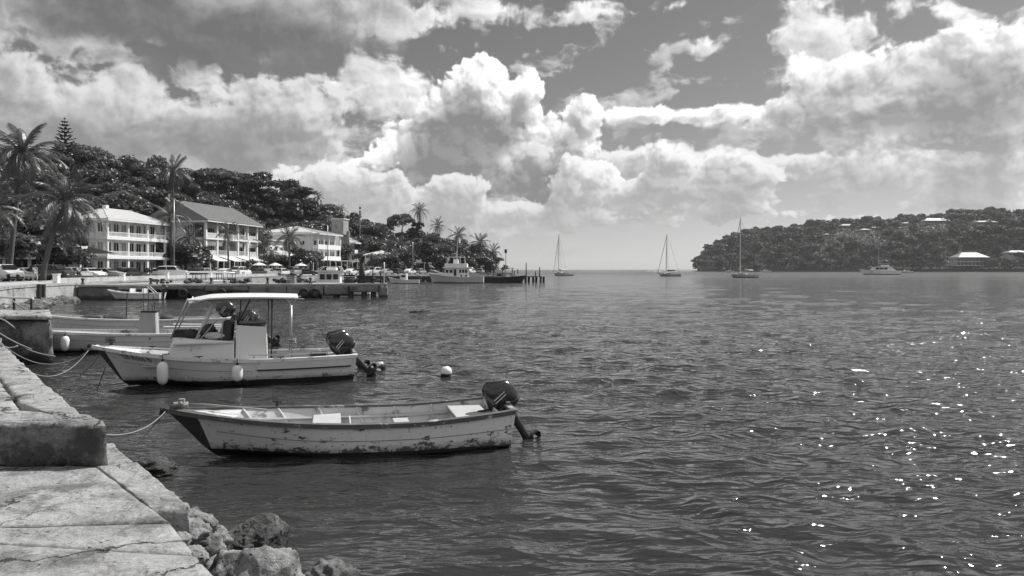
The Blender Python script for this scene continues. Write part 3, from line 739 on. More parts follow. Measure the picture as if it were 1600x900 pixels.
for k, x in enumerate([4.2, 6.6, 9.0, 11.4, 13.2, 14.9, 16.3, 17.4, 18.6, 19.4, 20.6, 21.4, 23.2, 24.6, 25.9, 26.8]):
    for yy in (.35, wd_ - .35): place(pm, 'pile', pier, (x, yy, 0), (0, 0, rng.random()*3))
for x in (9.2, 12.6, 20.2, 21.2): place(TY, 'tyre_fender', pier, (x, -.2, .55), (0, 0, rng.uniform(-.2, .2)))
# stump of wall at the shore end
MB().box(0, 3.4, .35, wd_, -2, 1.2).build('abutment', M['pier_side'], pier)
MB().box(3.41, 21.5, 2.6, 2.9, -2, 1.2).build('rear_block', M['wood_dark'], pier)  # added dark panel imitating the deep shade under the deck
# dark mast-like post and bollards on the pier
def bollard_mesh(): return MB().lathe([(.0,0),(.17,0),(.15,.08),(.11,.12),(.10,.38),(.16,.44),(.17,.52),(.10,.58),(0,.6)], 12)
def on_pier(u, v, z=1.42):
    d = (p1 - p0).normalized(); n_ = Vector((-d.y, d.x, 0)); q = p0 + d * u + n_ * v; return (q.x, q.y, z)
def px_pier(px, v=1.0):
    for k in range(400):
        u = pl_ * k / 400; q = on_pier(u, v)
        if 800 + F * q[0] / q[1] >= px: return u
    return pl_
post = thing('timber_post', 'tall thick black timber post standing on the pier near its end', 'post', on_pier(px_pier(565), 1.2))
MB().tube([(0,0,0),(0.02,0,.9),(0,0,2.25)], [.34,.30,.20], 10).build('shaft', M['wood_dark'], post, smooth=True)
MB().tube([(0,0,0),(0,0,.42)], [.42,.38], 10).build('base_collar', M['wood_dark'], post)
MB().box(-.3,.3,-.26,.26,2.25,2.4).build('cap', M['wood_dark'], post)
bl = bollard_mesh().mesh('bollard', M['metal_dark'], True)
for k, (px, v) in enumerate(((128,.5),(235,.5),(330,.5),(417,.5),(485,.5),(583,.5),(598,.6))):
    o = place(bl, 'bollard', None, on_pier(px_pier(px, v), v)); o.scale = (1,1,1)
    tag(o, ['black iron bollard at the shore end of the long pier','black iron bollard on the long pier in front of the three-storey white house','black iron bollard on the long pier above the moored cabin boat','black iron bollard on the long pier just past the canopy roof','black iron bollard on the long pier left of the white cabin cruiser','black iron bollard on the long pier right of the thick timber post','black iron bollard at the very end of the long pier'][k], 'bollard', 'bollards on the long pier')
for k, (px, h, lb) in enumerate(((582,1.9,'thin dark mooring pole right of the thick post on the pier'),(600,2.1,'white mooring pole at the outer end of the pier'),(594,1.2,'short dark pole near the outer end of the pier'))):
    u = px_pier(px, .3); o = MB().tube([(0,0,0),(0.03,0,h*.6),(0,0,h)], [.07,.06,.05], 8).build('mooring_pole', M['trim'] if k == 1 else M['wood_dark'], None, smooth=True); o.location = on_pier(u, .3); tag(o, lb, 'pole')
# nets, drums and crates heaped on the pier deck
def crate(px, v, s_, lb, m='wood_grey'):
    t = thing('crate', lb, 'crate', on_pier(px_pier(px, v), v), ang + rng.uniform(-.3,.3))
    for k in range(4):
        z = .03 + k * s_ * .24
        MB().box(-s_/2, s_/2, -s_/2, -s_/2+.03, z, z + s_*.2).box(-s_/2, s_/2, s_/2-.03, s_/2, z, z + s_*.2).box(-s_/2, -s_/2+.03, -s_/2+.031, s_/2-.031, z, z + s_*.2).box(s_/2-.03, s_/2, -s_/2+.031, s_/2-.031, z, z + s_*.2).build('slat', M[m], t)
crate(455, 1.0, .8, 'grey slatted crate on the pier left of the white cabin cruiser')
crate(546, .9, .9, 'dark slatted crate on the pier left of the thick timber post', 'wood_dark')
crate(575, 1.3, .8, 'dark slatted crate on the pier right of the thick timber post', 'wood_dark')
rubble('fishing_gear', 'heaps of nets and fishing gear on the long pier', lambda r: Vector(on_pier(px_pier(r.choice((250,300,360,375,440,470,555,590))+r.uniform(-14,14), 1.5), r.uniform(.8,2.6), 1.5 + r.random()*.35)), 120, M['cloth_dark'], 15, .10, .3)
# far jetty with its dark quay wall, at the right end of the shore
f0 = Vector((-40, 172, 0)); f1 = Vector((6.6, 160.5, 0)); fl = (f1 - f0).length; fa = math.atan2((f1-f0).y, (f1-f0).x)
fj = thing('timber_jetty', 'far dark timber jetty reaching out past the fishing boat to open water', 'jetty', tuple(f0), fa)
for k in range(14): MB().box(fl*k/14+.02, fl*(k+1)/14-.02, 0, 4, 1.15, 1.4).build('deck_panel', M['wood_grey'], fj)
MB().box(4, fl-10, -.05, 3.8, .25, 1.14).build('side_beam', M['wood_dark'], fj)
pm2 = MB().tube([(0,0,-2),(0,0,1.15)], [.3,.27], 8).mesh('pile', M['wood_dark'], True)
for k in range(26): place(pm2, 'pile', fj, (fl - .4 - k*1.7 if k < 7 else fl - 12 - (k-7)*1.75, .3, 0)); place(pm2, 'pile', fj, (fl - .4 - k*1.7 if k < 7 else fl - 12 - (k-7)*1.75, 3.6, 0))
for k, (u, h, lb) in enumerate(((.6,1.9,'dark pole at the outer tip of the far jetty'),(3.6,2.9,'tallest thin pole near the tip of the far jetty'),(5.5,1.5,'short dark pole on the far jetty'),(6.3,1.2,'stubby dark pole on the far jetty beside the workboat'),(1.5,1.0,'stubby dark pole next to the tip of the far jetty'))):
    d = (f1 - f0).normalized(); q = f1 - d * u; o = MB().tube([(0,0,0),(0,0,h)], [.13,.09], 8).build('mooring_pole', M['wood_dark'], None); o.location = (q.x, q.y, 1.4); tag(o, lb, 'pole')
# stones of the far shore point
rubble('shore_rubble', 'dark stones along the foot of the far shore', lambda r: (lambda t: Vector((SH[8][0] + 33*t + r.uniform(-1,2.5), 190 + 60*t + r.uniform(-2,2), .1 + r.random()*.5)))(r.random()), 260, M['rock_dark'], 16, .3, .9)
# ------------------------------------------------------------------ buildings
# Every building stands in its own frame: +x along the long front (away from the camera), front face at y = 0 looking to -y.
def frame_at(pxa, Ya, heading, base):
    x = (pxa - 800) * Ya / F; return Vector((x, Ya, base)), heading
def window(parent, x, z, w, h, face='front', y=0.0, shutters=False, m='trim', mull=1):
    "opening with dark glass set back, frame proud, sill"
    fr = .07
    mb = MB()
    mb.box(-w/2, w/2, -.05, .03, 0, fr).box(-w/2, w/2, -.05, .03, h-fr, h).box(-w/2, -w/2+fr, -.05, .03, fr, h-fr).box(w/2-fr, w/2, -.05, .03, fr, h-fr)
    for k in range(mull): xx = -w/2 + w*(k+1)/(mull+1); mb.box(xx-.035, xx+.035, -.045, .025, fr, h-fr)
    key = ('win', round(w,2), round(h,2), mull, m)
    me = WC.setdefault(key, mb.mesh('window', M[m])); gl = WC.setdefault(key + ('g',), MB().box(-w/2+.02, w/2-.02, -.012, .02, .02, h-.02).mesh('pane', M['glass_dark']))
    rz = 0 if face == 'front' else R(-90)
    loc = (x, y, z) if face == 'front' else (y, x, z)
    o = place(me, 'window', parent, loc, (0, 0, rz)); q = wr.random()
    if q < .62: place(gl, 'pane', o)
    elif q < .82: place(WC.setdefault(key + ('c',), MB().box(-w/2+.02, w/2-.02, -.012, .02, .02, h-.02).mesh('pane', M['curtain'])), 'pane', o)
    else: place(gl, 'pane', o); place(WC.setdefault(key + ('h',), MB().box(-w/2+.08, -w/2+w*.45, -.03, -.013, .10, h-.10).mesh('curtain', M['curtain'])), 'curtain', o)
    if w > .9:
        si = WC.setdefault(key + ('s',), MB().box(-w/2-.1, w/2+.1, -.16, -.051, -.09, 0).mesh('sill', M[m])); place(si, 'sill', o)
    return o
WC = {}
wr = random.Random(12)
def balustrade(parent, x0, x1, z, y, h=.95, m='trim', face='front', solid=False, n=None):
    mb = MB(); L = x1 - x0
    if solid: mb.box(x0, x1, y, y+.12, z, z+h)
    else:
        mb.box(x0, x1, y, y+.10, z+h-.10, z+h).box(x0, x1, y, y+.10, z+.02, z+.14)
        k = n or int(L / .28)
        for i in range(k): xx = x0 + L*(i+.5)/k; mb.box(xx-.045, xx+.045, y+.02, y+.08, z+.14, z+h-.10)
    if face == 'side': mb.xf(Matrix.Rotation(R(-90), 4, 'Z'))
    return mb.build('balustrade', M[m], parent)
def hip_roof(parent, x0, x1, y0, y1, z, h, over, m, ridge=None, gable=False, ribs=True):
    "hipped (or gabled) sheet roof with raised seams"
    X0, X1, Y0, Y1 = x0-over, x1+over, y0-over, y1+over; yc = (Y0+Y1)/2; d = (Y1-Y0)/2
    ri = 0 if gable else min(d, (X1-X0)/2 - .5)
    a, b, c, e = (X0,Y0,z), (X1,Y0,z), (X1,Y1,z), (X0,Y1,z); r0 = (X0+ri, yc, z+h); r1 = (X1-ri, yc, z+h)
    lo = [(p[0], p[1], p[2]-.22) for p in (a,b,c,e)]
    mb = MB().add([a,b,c,e,r0,r1] + lo, [(0,1,5,4),(1,2,5),(2,3,4,5),(3,0,4),(9,8,7,6),(0,6,7,1),(1,7,8,2),(2,8,9,3),(3,9,6,0)])
    roof = mb.build('roof', M[m], parent)
    if ribs:
        rb = MB(); n = int((X1-X0)/.75)
        for i in range(n+1):
            x = X0 + (X1-X0)*i/n; t = 1.0
            if ri > 0: t = min(1, (x-X0)/ri, (X1-x)/ri)
            if t < .08: continue
            for s_ in (-1, 1):
                ys = Y0 if s_ < 0 else Y1; ye = lerp(ys, yc, t); ze = z + h*t
                rb.add([(x-.04, ys, z+.0),(x+.04, ys, z+.0),(x+.04, ye, ze),(x-.04, ye, ze),(x-.04, ys, z+.06),(x+.04, ys, z+.06),(x+.04, ye, ze+.06),(x-.04, ye, ze+.06)], [(0,3,2,1),(4,5,6,7),(0,1,5,4),(1,2,6,5),(2,3,7,6),(3,0,4,7)])
        o = rb.build('roof_seams', M[m], parent); o.parent = roof
        hp = MB().tube([r0, r1], .09, 6)
        if not gable:
            for p, r_ in ((a,r0),(e,r0),(b,r1),(c,r1)): hp.tube([p, r_], .08, 6)
        hp.build('ridge_cap', M[m], roof)
    MB().box(X0+.05, X1-.05, Y0-.02, Y0+.10, z-.40, z-.225).box(X0+.05, X1-.05, Y1-.10, Y1+.02, z-.40, z-.225).box(X0-.02, X0+.04, Y0+.1, Y1-.1, z-.40, z-.225).build('fascia', M['trim'], parent)
    return roof
def building(label, origin, rz): return thing('building', label, 'building', tuple(origin), rz)
def heading(px): return math.atan2(1.0, (px - 800) / F)      # angle of a line running towards vanishing column px
# --- three-storey white house with verandas -------------------------------------------------
def house_one():
    Hd = heading(1010); O = Vector(((167-800)*119/F, 119, 1.75))
    b = building('white three-storey house with columned verandas facing the water', O, Hd)
    L = 14.9; D = 8.2; st = 3.15; vd = 2.1   # veranda depth: core wall stands back at y=vd
    # solid core (x along front, y positive inland)
    MB().box(0.0, L, vd, D, -.8, 9.3).build('wall', M['wall_white'], b)
    # enclosed left bay that closes the verandas at the near end
    for k in range(3):
        z = st * k + .05
        if k: MB().box(-.25, L+.25, -.25, vd-.01, z-.32, z-.02).build('veranda_floor', M['trim'], b); MB().box(-.32, L+.32, -.32, -.26, z-.42, z+.03).build('floor_edge', M['trim'], b)
        nb = 3; cw = .42 if k == 0 else .30
        for i in range(nb + 1):
            x = .2 + (L - .4) * i / nb; MB().box(x-cw/2, x+cw/2, -.1, -.1+cw, z if k else -.8, z + st - (.34 if k < 2 else .1)).build('column', M['trim'], b)
            if k < 2: MB().box(x-cw/2-.07, x+cw/2+.07, -.17, cw-.03, z+st-.62, z+st-.42).build('capital', M['trim'], b)
        if k:
            for i in range(nb):
                x0 = .2 + (L-.4)*i/nb + cw/2; x1 = .2 + (L-.4)*(i+1)/nb - cw/2; balustrade(b, x0, x1, z, -.08, .85, solid=(k == 2 and False))
        for i in range(8):
            x = 1.0 + (L-2.0) * i / 7; dz = .05 if (i % 2 or k == 0) else .85
            window(b, x, z + dz, 1.25, 2.35 - dz + .05, y=vd-.03)
    # end wall facing the camera (x = 0), with windows looking out of it
    MB().box(-.02, .25, -.0+.2, vd-.02, -.8, 9.2).build('end_wall', M['wall_white'], b) if False else None
    for k in range(3):
        z = st*k
        for yy in ((4.0, 6.2) if k else (4.4,)): 
            window(b, yy, z + .95, 1.5, 1.35, face='side', y=-.03)
        if k: MB().box(-.14, -.003, vd, D, z-.18, z+.02).build('string_course', M['trim'], b)
    for yy, z in ((5.2, 4.2), (7.3, 7.4), (3.0, 1.6)): MB().box(-.42, -.04, yy-.45, yy+.45, z, z+.6).build('air_conditioner', M['wall_grey'], b, bevel=.02)
    MB().tube([(-.08, 3.3, 9.0), (-.08, 3.3, -.5)], .06, 6).build('downpipe', M['wall_grey'], b)
    # balcony ledge round the end wall
    MB().box(-1.5, -.15, vd+.3, D-.5, st-.25, st-.08).build('end_canopy', M['trim'], b)
    hip_roof(b, 0, L, -.1, D, 9.35, 2.0, .55, 'roof_white')
    ch = MB().box(4.2,4.9,3.6,4.3,10.4,11.9).build('chimney', M['wall_white'], b)
    # lean-to awning at the far end
    MB().add([(L+.3,-.4,2.9),(L+4.6,-.4,2.7),(L+4.6,3.5,3.3),(L+.3,3.5,3.3),(L+.3,-.4,2.78),(L+4.6,-.4,2.58),(L+4.6,3.5,3.18),(L+.3,3.5,3.18)], [(0,1,2,3),(7,6,5,4),(0,4,5,1),(1,5,6,2),(2,6,7,3),(3,7,4,0)]).build('awning', M['roof_white'], b)
    MB().box(L+.02, L+5, 3.6, D, -.8, 3.2).build('annex_wall', M['wall_grey'], b)
    # grey step and dark planters along the front
    MB().box(-.5, L+.5, -1.0, -.33, -.8, .12).build('plinth', M['wall_grey'], b)
house_one()
# --- large house with the tall gable ----------------------------------------------------------
def house_two():
    Hd = heading(1010); O = Vector(((321-800)*150/F, 150, 2.2))
    b = building('large old house with grey gabled roof and deep shaded galleries, second from the left', O, Hd)
    L = 20.5; D = 13; st = 3.6
    MB().box(0, L, 3.0, D, -1, 10.6).build('wall', M['wall_cream'], b)
    MB().add([(-.01,-.4,10.4),(-.01,D+.4,10.4),(-.01,D/2,14.6)], [(0,1,2)]).add([(.3,-.4,10.4),(.3,D+.4,10.4),(.3,D/2,14.6)], [(0,1,2)]).build('gable', M['wall_cream'], b)
    MB().box(-.12, .02, -.3, D+.3, 10.15, 10.42).build('gable_band', M['trim'], b)
    for k in range(3):
        z = st*k
        if k: MB().box(-.1, L+.1, -.2, 2.99, z-.4, z-.05).build('gallery_floor', M['trim'], b)
        nb = 5
        for i in range(nb+1):
            x = .3 + (L-.6)*i/nb; MB().box(x-.22, x+.22, -.1, .3, (z if k else -1), z+st-(.42 if k < 2 else .2)).build('column', M['trim'], b)
        for i in range(nb):
            x0 = .3+(L-.6)*i/nb+.22; x1 = .3+(L-.6)*(i+1)/nb-.22
            if k: balustrade(b, x0, x1, z, 0, 1.0, solid=(i % 2 == 0), m='wall_cream')
            xm = (x0+x1)/2
            window(b, xm, z+.1, 2.9, 2.75, y=2.97, mull=3)
            if k and i in (0, 1, 3, 4): MB().box(x0+.02, xm-.1 if i % 2 else x1-.02, .05, .09, z+1.9, z+st-.42).build('louvre_screen', M['wood_grey'], b)
        if k < 2:
            for yy in (4.5, 8.5): window(b, yy, z+1.0, 1.6, 1.5, face='side', y=-.03)
    window(b, 3.8, 2*st+1.0, 1.9, 1.7, face='side', y=-.03, mull=2); window(b, 8.8, 2*st+1.0, 1.9, 1.7, face='side', y=-.03, mull=2)
    hip_roof(b, 0, L, -.3, D+.1, 10.75, 4.0, .7, 'roof_grey', gable=True)
    for i, (x, w) in enumerate(((-1.0, 4.6), (5.2, 5.0), (11.6, 7.4))):
        MB().add([(x,-3.4,2.35),(x+w,-3.4,2.35),(x+w,-.25,3.25),(x,-.25,3.25),(x,-3.4,2.25),(x+w,-3.4,2.25),(x+w,-.25,3.15),(x,-.25,3.15)], [(0,1,2,3),(7,6,5,4),(0,4,5,1),(1,5,6,2),(2,6,7,3),(3,7,4,0)]).build('awning', M['canvas'], b)
        for xx in (x+.1, x+w/2, x+w-.1): MB().box(xx-.07, xx+.07, -3.35, -3.2, -1, 2.3).build('awning_post', M['trim'], b)
house_two()
# --- third: white block with balconies -------------------------------------------------------
def house_three():
    Hd = heading(1060); O = Vector(((497-800)*214/F, 214, 2.2))
    b = building('white three-storey block with balconies and a low side wing', O, Hd)
    L = 14.5; D = 22; st = 3.4
    MB().box(0, L, 1.7, D, -1, 11.6).build('wall', M['wall_white'], b)
    for k in (1, 2, 3):
        z = st*k
        if k < 3:
            MB().box(-.1, L+.1, -.1, 1.69, z-.25, z).build('balcony_floor', M['trim'], b); MB().box(-.1, L+.1, -.1, .04, z+.003, z+1.15).build('parapet', M['wall_white'], b)
    for k in range(3):
        for i in range(6): window(b, 1.3 + (L-2.6)*i/5, st*k+(.9 if k else .1), 1.9, 1.5 if k else 2.3, y=1.67, mull=1)
        for i in range(5): x = .15+(L-.3)*i/4; MB().box(x-.13, x+.13, -.05, .2, -1 if k == 0 else st*k+1.16, st*(k+1)-.26 if k < 2 else 10.9).build('column', M['trim'], b)
    for k in (1, 2):
        for yy in (5, 9): window(b, yy, st*k+1.0, 1.5, 1.2, face='side', y=-.03)
    hip_roof(b, 0, L, -.2, D, 11.2, 2.5, .5, 'roof_white', gable=False)
    MB().box(-1, L+7, -4.4, -.3, 3.1, 3.25).build('awning', M['canvas'], b)
    for i in range(7): x = -.9+(L+7.8)*i/6; MB().box(x-.08, x+.08, -4.3, -4.14, -1, 3.09).build('awning_post', M['trim'], b)
    for yy, z in ((7, 4.6), (11, 8.0), (3.5, 5.0)): MB().box(-.42, -.04, yy-.45, yy+.45, z, z+.6).build('air_conditioner', M['wall_grey'], b, bevel=.02)
    # lower wing to the left
    MB().box(-12, -.03, 9, D+4, -1, 8.6).build('wing_wall', M['wall_white'], b)
    MB().box(-12.5, -.2, 8.4, D+4.4, 8.62, 8.95).build('wing_roof', M['roof_white'], b)
    for i in range(4): window(b, -10.4+i*2.8, 5.6, 1.3, 1.4, y=8.97)
house_three()
# --- fourth: bare concrete stair tower and low house ----------------------------------------
def house_four():
    Hd = heading(1030); O = Vector(((556-800)*246/F, 246, 2.2))
    b = building('grey concrete building with square stair tower and bare end wall', O, Hd)
    MB().box(-.4, 0, 2.2, 13, -1, 13.5).build('end_wall', M['wall_grey'], b)
    MB().box(.02, 13, 2.2, 12.8, -1, 9.4).build('wall', M['wall_white'], b)
    tw = MB().box(-3.2, .9, 3.0, 7.2, 12.2, 17.2).build('stair_tower', M['wall_grey'], b)
    MB().box(-3.4, 1.1, 2.8, 7.4, 17.21, 17.5).build('tower_cap', M['trim'], tw)
    MB().box(-9.5, -.42, 4, 13, -1, 12.2).build('rear_block', M['wall_grey'], b)
    for k in range(3):
        for i in range(4): window(b, 2.2+i*3.0, 3.1*k+.9, 1.6, 1.5, y=2.17)
        if k: MB().box(.02, 13, .4, 2.19, 3.1*k-.2, 3.1*k).build('balcony_floor', M['trim'], b); MB().box(.02, 13, .4, .52, 3.1*k+.003, 3.1*k+1).build('parapet', M['wall_white'], b)
    hip_roof(b, 0, 13, .3, 12.9, 9.6, 2.3, .4, 'roof_white')
    for i, x in enumerate((0, 7.5)):
        MB().add([(x,-3.6,2.7),(x+7,-3.6,2.7),(x+7,2.1,3.3),(x,2.1,3.3),(x,-3.6,2.55),(x+7,-3.6,2.55),(x+7,2.1,3.15),(x,2.1,3.15)], [(0,1,2,3),(7,6,5,4),(0,4,5,1),(1,5,6,2),(2,6,7,3),(3,7,4,0)]).build('awning', M['canvas'], b)
        for xx in (x+.2, x+3.5, x+6.8): MB().box(xx-.08, xx+.08, -3.5, -3.34, -1, 2.6).build('awning_post', M['trim'], b)
house_four()
# --- low arcade at the far left -------------------------------------------------------------
def arcade():
    b = building('long low arcade with pale sheet roof behind the parked cars at the left edge', Vector((-97, 96, 1.65)), R(6))
    L = 38.6; D = 12
    MB().box(0, L-5, 3.4, D, -1, 3.9).build('wall', M['wall_grey'], b)
    MB().box(.2, L-5.2, 3.30, 3.39, .1, 2.7).build('dark_shopfront', M['interior'], b)
    roof = MB().add([(-.5,-.8,2.95),(L+.6,-.8,2.60),(L-2,6.5,4.5),(-.5,6.5,4.8),(-.5,-.8,2.8),(L+.6,-.8,2.45),(L-2,6.5,4.35),(-.5,6.5,4.65),(L-1,14,3.6),(-.5,14,3.6)], [(0,1,2,3),(7,6,5,4),(0,4,5,1),(1,5,6,2),(3,7,4,0),(3,2,8,9)]).build('roof', M['roof_white'], b)
    rb = MB()
    for i in range(52):
        x = -.4 + (L+.6)*i/51; k = i/51; ze = lerp(2.95, 2.60, k); xe = lerp(-.4, L-2.1, k); zt = lerp(4.8, 4.5, k)
        rb.add([(x-.04,-.8,ze),(x+.04,-.8,ze),(xe+.04,6.5,zt),(xe-.04,6.5,zt),(x-.04,-.8,ze+.07),(x+.04,-.8,ze+.07),(xe+.04,6.5,zt+.07),(xe-.04,6.5,zt+.07)], [(0,3,2,1),(4,5,6,7),(0,1,5,4),(1,2,6,5),(2,3,7,6),(3,0,4,7)])
    rb.build('roof_seams', M['roof_white'], roof)
    for i in range(13):
        x = .3 + (L-.4)*i/12; MB().box(x-.16, x+.16, -.3, .02, -1, lerp(2.8, 2.5, i/12)).build('post', M['trim'], b)
    MB().box(0, L, -.32, .04, lerp(2.8,2.5,.5)-.33, 2.42).build('beam', M['trim'], b) if False else None
    for i in range(6):
        x = 3 + i*5.8; window(b, x, .1, 1.5, 2.3, y=3.28); window(b, x+2.4, .7, 1.8, 1.6, y=3.28)
arcade()
# --- small far buildings among the trees ----------------------------------------------------
def far_house(label, px, Y, base, w, d, h, m='wall_white', rm='roof_white', rh=1.4, hd=1000, cols=4, storeys=1, aw=True):
    O = Vector(((px-800)*Y/F, Y, base)); b = building(label, O, heading(hd))
    MB().box(0, w, 1.0, d, -2, h).build('wall', M[m], b)
    for s_ in range(storeys):
        for i in range(cols): window(b, w*(i+.5)/cols, h*s_/storeys+.8, min(1.6, w/cols*.6), h/storeys*.45, y=.97)
    hip_roof(b, 0, w, 0, d, h, rh, .5, rm, ribs=False)
    if aw: MB().box(-.3, w+.3, -2.6, .3, 2.7, 2.85).build('awning', M['canvas'], b); [MB().box(x-.07, x+.07, -2.5, -2.36, -2, 2.69).build('awning_post', M['trim'], b) for x in (0, w/2, w)]
far_house('small white pavilion with pale roof under the trees right of the grey tower', 607, 236, 2.2, 9, 8, 5.4, cols=4)
far_house('low pale kiosk half hidden by trees behind the white fishing boat', 652, 243, 2.2, 8, 6, 4.6, cols=3)
far_house('small low shop with white awning left of the white block', 446, 188, 2.2, 11, 8, 4.2, cols=4)
far_house('plain grey hut roof behind the white house showing at its right', 300, 138, 2.0, 5, 7, 3.6, 'wall_grey', 'roof_grey', aw=False, cols=2)
# mast on the hill
ms = thing('radio_mast', 'thin radio mast rising above the trees over the grey stair tower', 'mast', tuple(at(562.5, 385, 262)))
MB().tube([(0,0,-4),(0,0,14.4)], [.22,.16], 6).build('pole', M['metal_grey'], ms)
for z in (11.2, 12.0, 13.4): MB().box(-.4,.4,-.15,.15,z,z+.5).build('antenna_panel', M['metal_dark'], ms)
# ------------------------------------------------------------------ vegetation
def leaf_mat(name, v, rough=.5, spread=.5, spec=.5):
    m, t, b = new_mat(name); P = coords(t)
    oi = t.nodes.new('ShaderNodeObjectInfo'); rnd = E(t, oi.outputs['Random'])
    c = noise(P, .9, 3, .6) - .5; f = noise(P, 7, 2, .6) - .5
    col = (c * .9 + f * 1.1 + 1.0) * (rnd * spread + (1 - spread / 2)) * v
    put(t, b, 'Base Color', col.maxi(.008)); b.inputs['Roughness'].default_value = rough; b.inputs['Specular IOR Level'].default_value = spec
    tr = t.nodes.new('ShaderNodeBsdfTranslucent'); mx = t.nodes.new('ShaderNodeMixShader'); mx.inputs[0].default_value = .22
    t.links.new((col * 1.3).s, tr.inputs[0]); t.links.new(b.outputs[0], mx.inputs[1]); t.links.new(tr.outputs[0], mx.inputs[2])
    t.links.new(mx.outputs[0], t.nodes['Material Output'].inputs[0]); return m
M['leaf'] = leaf_mat('leaf', .085, .45, .9)
M['leaf_far'] = leaf_mat('leaf_far', .065, .7, 1.1)
M['leaf_scrub'] = leaf_mat('leaf_scrub', .12, .7, .5)
M['leaf_pine'] = leaf_mat('leaf_pine', .035, .6, .2)
M['leaf_palm'] = leaf_mat('leaf_palm', .062, .40, .35, .6)
M['bark'] = mat('bark', .06, .9, .35, 1.5, .5, .03, streak=.4)
M['bark_palm'] = mat('bark_palm', .085, .85, .3, 3, .5, .03)
nr = np.random.RandomState(3)
def leaves(centres, radii, n, size, seed, squash=1.0, up=.25, name='crown', m=None, tri=False):
    "n small leaf faces spread through the shells of several lobes"
    r = np.random.RandomState(seed); C_ = np.array(centres, float); Rr = np.array(radii, float)
    w = (Rr ** 2).sum(1) if Rr.ndim == 2 else Rr ** 2
    if Rr.ndim == 1: Rr = np.stack([Rr, Rr, Rr * squash], 1)
    i = r.choice(len(C_), n, p=w / w.sum()); d = r.randn(n, 3); d /= np.linalg.norm(d, axis=1)[:, None]
    d[:, 2] = np.where(d[:, 2] < -.35, -d[:, 2] * .6, d[:, 2])
    lump = 1 + .16 * np.sin(d[:, 0] * 5 + i) * np.sin(d[:, 1] * 6 + i * 2.1) * np.cos(d[:, 2] * 5 + i)
    rad = (1 - np.abs(r.randn(n)) * .16) * lump + .04 * r.randn(n)
    p = C_[i] + d * Rr[i] * rad[:, None]
    nn = d + r.randn(n, 3) * .75 + np.array([0, 0, up]); nn /= np.linalg.norm(nn, axis=1)[:, None]
    a = np.cross(nn, r.randn(n, 3)); a /= np.linalg.norm(a, axis=1)[:, None]; b = np.cross(nn, a)
    s = size * (.6 + .8 * r.rand(n))[:, None]; a = a * s; b = b * s * .62
    if tri: V = np.stack([p - a, p + a * .7 + b, p + a * .5 - b], 1); k = 3
    else: V = np.stack([p - a, p + b, p + a, p - b], 1); k = 4
    me = bpy.data.meshes.new(name); me.vertices.add(n * k); me.vertices.foreach_set('co', V.astype(np.float32).ravel())
    me.loops.add(n * k); me.loops.foreach_set('vertex_index', np.arange(n * k, dtype=np.int32)); me.polygons.add(n)
    me.polygons.foreach_set('loop_start', np.arange(0, n * k, k, dtype=np.int32)); me.update(calc_edges=True)
    me.materials.append(m or M['leaf']); return me
def broadleaf(seed, kind='round', n=2600, size=.34, m=None):
    "unit tree about 10 m tall: crown mesh and trunk mesh"
    r = random.Random(seed); cs = []; rs = []
    if kind == 'round':
        for i in range(11):
            a = r.uniform(0, 6.28); q = r.uniform(.5, 3.0); cs.append((q*math.cos(a), q*math.sin(a), r.uniform(4.2, 8.2) - q*.35)); k = r.uniform(1.2, 2.2); rs.append((k, k, k*.8))
    elif kind == 'umbrella':
        for i in range(24):
            a = r.uniform(0, 6.28); q = 5.0 * math.sqrt(r.random()); cs.append((q*math.cos(a), q*math.sin(a), 8.6 - q*q*.085 + r.uniform(-.5,.3) - (1.6 if i % 4 == 0 else 0))); k = r.uniform(1.3, 2.1); rs.append((k*1.15, k*1.15, k*.58))
    elif kind == 'tall':
        for i in range(12):
            a = r.uniform(0, 6.28); h = r.uniform(3, 10.5); q = r.uniform(.2, 1.6); cs.append((q*math.cos(a), q*math.sin(a), h)); k = r.uniform(.9, 1.7) * (1.1 - h*.03); rs.append((k, k, k))
    elif kind == 'bush':
        for i in range(8):
            a = r.uniform(0, 6.28); q = r.uniform(0, 2.4); cs.append((q*math.cos(a), q*math.sin(a), r.uniform(1.0, 3.2) - q*.3)); k = r.uniform(1.0, 1.7); rs.append((k, k, k*.85))
    cr = leaves(cs, rs, n, size, seed, name='crown', m=m)
    mb = MB(); top = 5.0 if kind != 'bush' else 1.2
    if kind == 'umbrella': top = 6.0
    bend = [(0,0,-1.5),(r.uniform(-.3,.3),r.uniform(-.3,.3),top*.5),(r.uniform(-.4,.4),r.uniform(-.4,.4),top)]
    mb.tube(bend, [.42,.30,.20], 7)
    for c in cs[:8]: p = Vector(bend[2]).lerp(Vector(bend[1]), r.random()*.7); c = Vector(c); mid = p.lerp(c, .5) + Vector((0,0,-.3)); mb.tube([p, mid, c], [.15,.10,.04], 5)
    return cr, mb.mesh('trunk', M['bark'], True)
TREES = {k: [broadleaf(100 + 10*i + j, k, n_, sz) for j in range(cnt)] for i, (k, cnt, n_, sz) in enumerate((('round', 6, 2600, .33), ('umbrella', 3, 3600, .33), ('tall', 3, 2200, .30), ('bush', 3, 1400, .26)))}
def plant(name, kind, loc, sc, label, cat='tree', group=None, idx=None):
    cr, tr = (TREES[kind][idx % len(TREES[kind])] if idx is not None else rng.choice(TREES[kind]))
    t = thing(name, label, cat, loc, rng.uniform(0, 6.28), group); t.scale = sc if isinstance(sc, tuple) else (sc, sc, sc)
    place(cr, 'crown', t); place(tr, 'trunk', t); return t
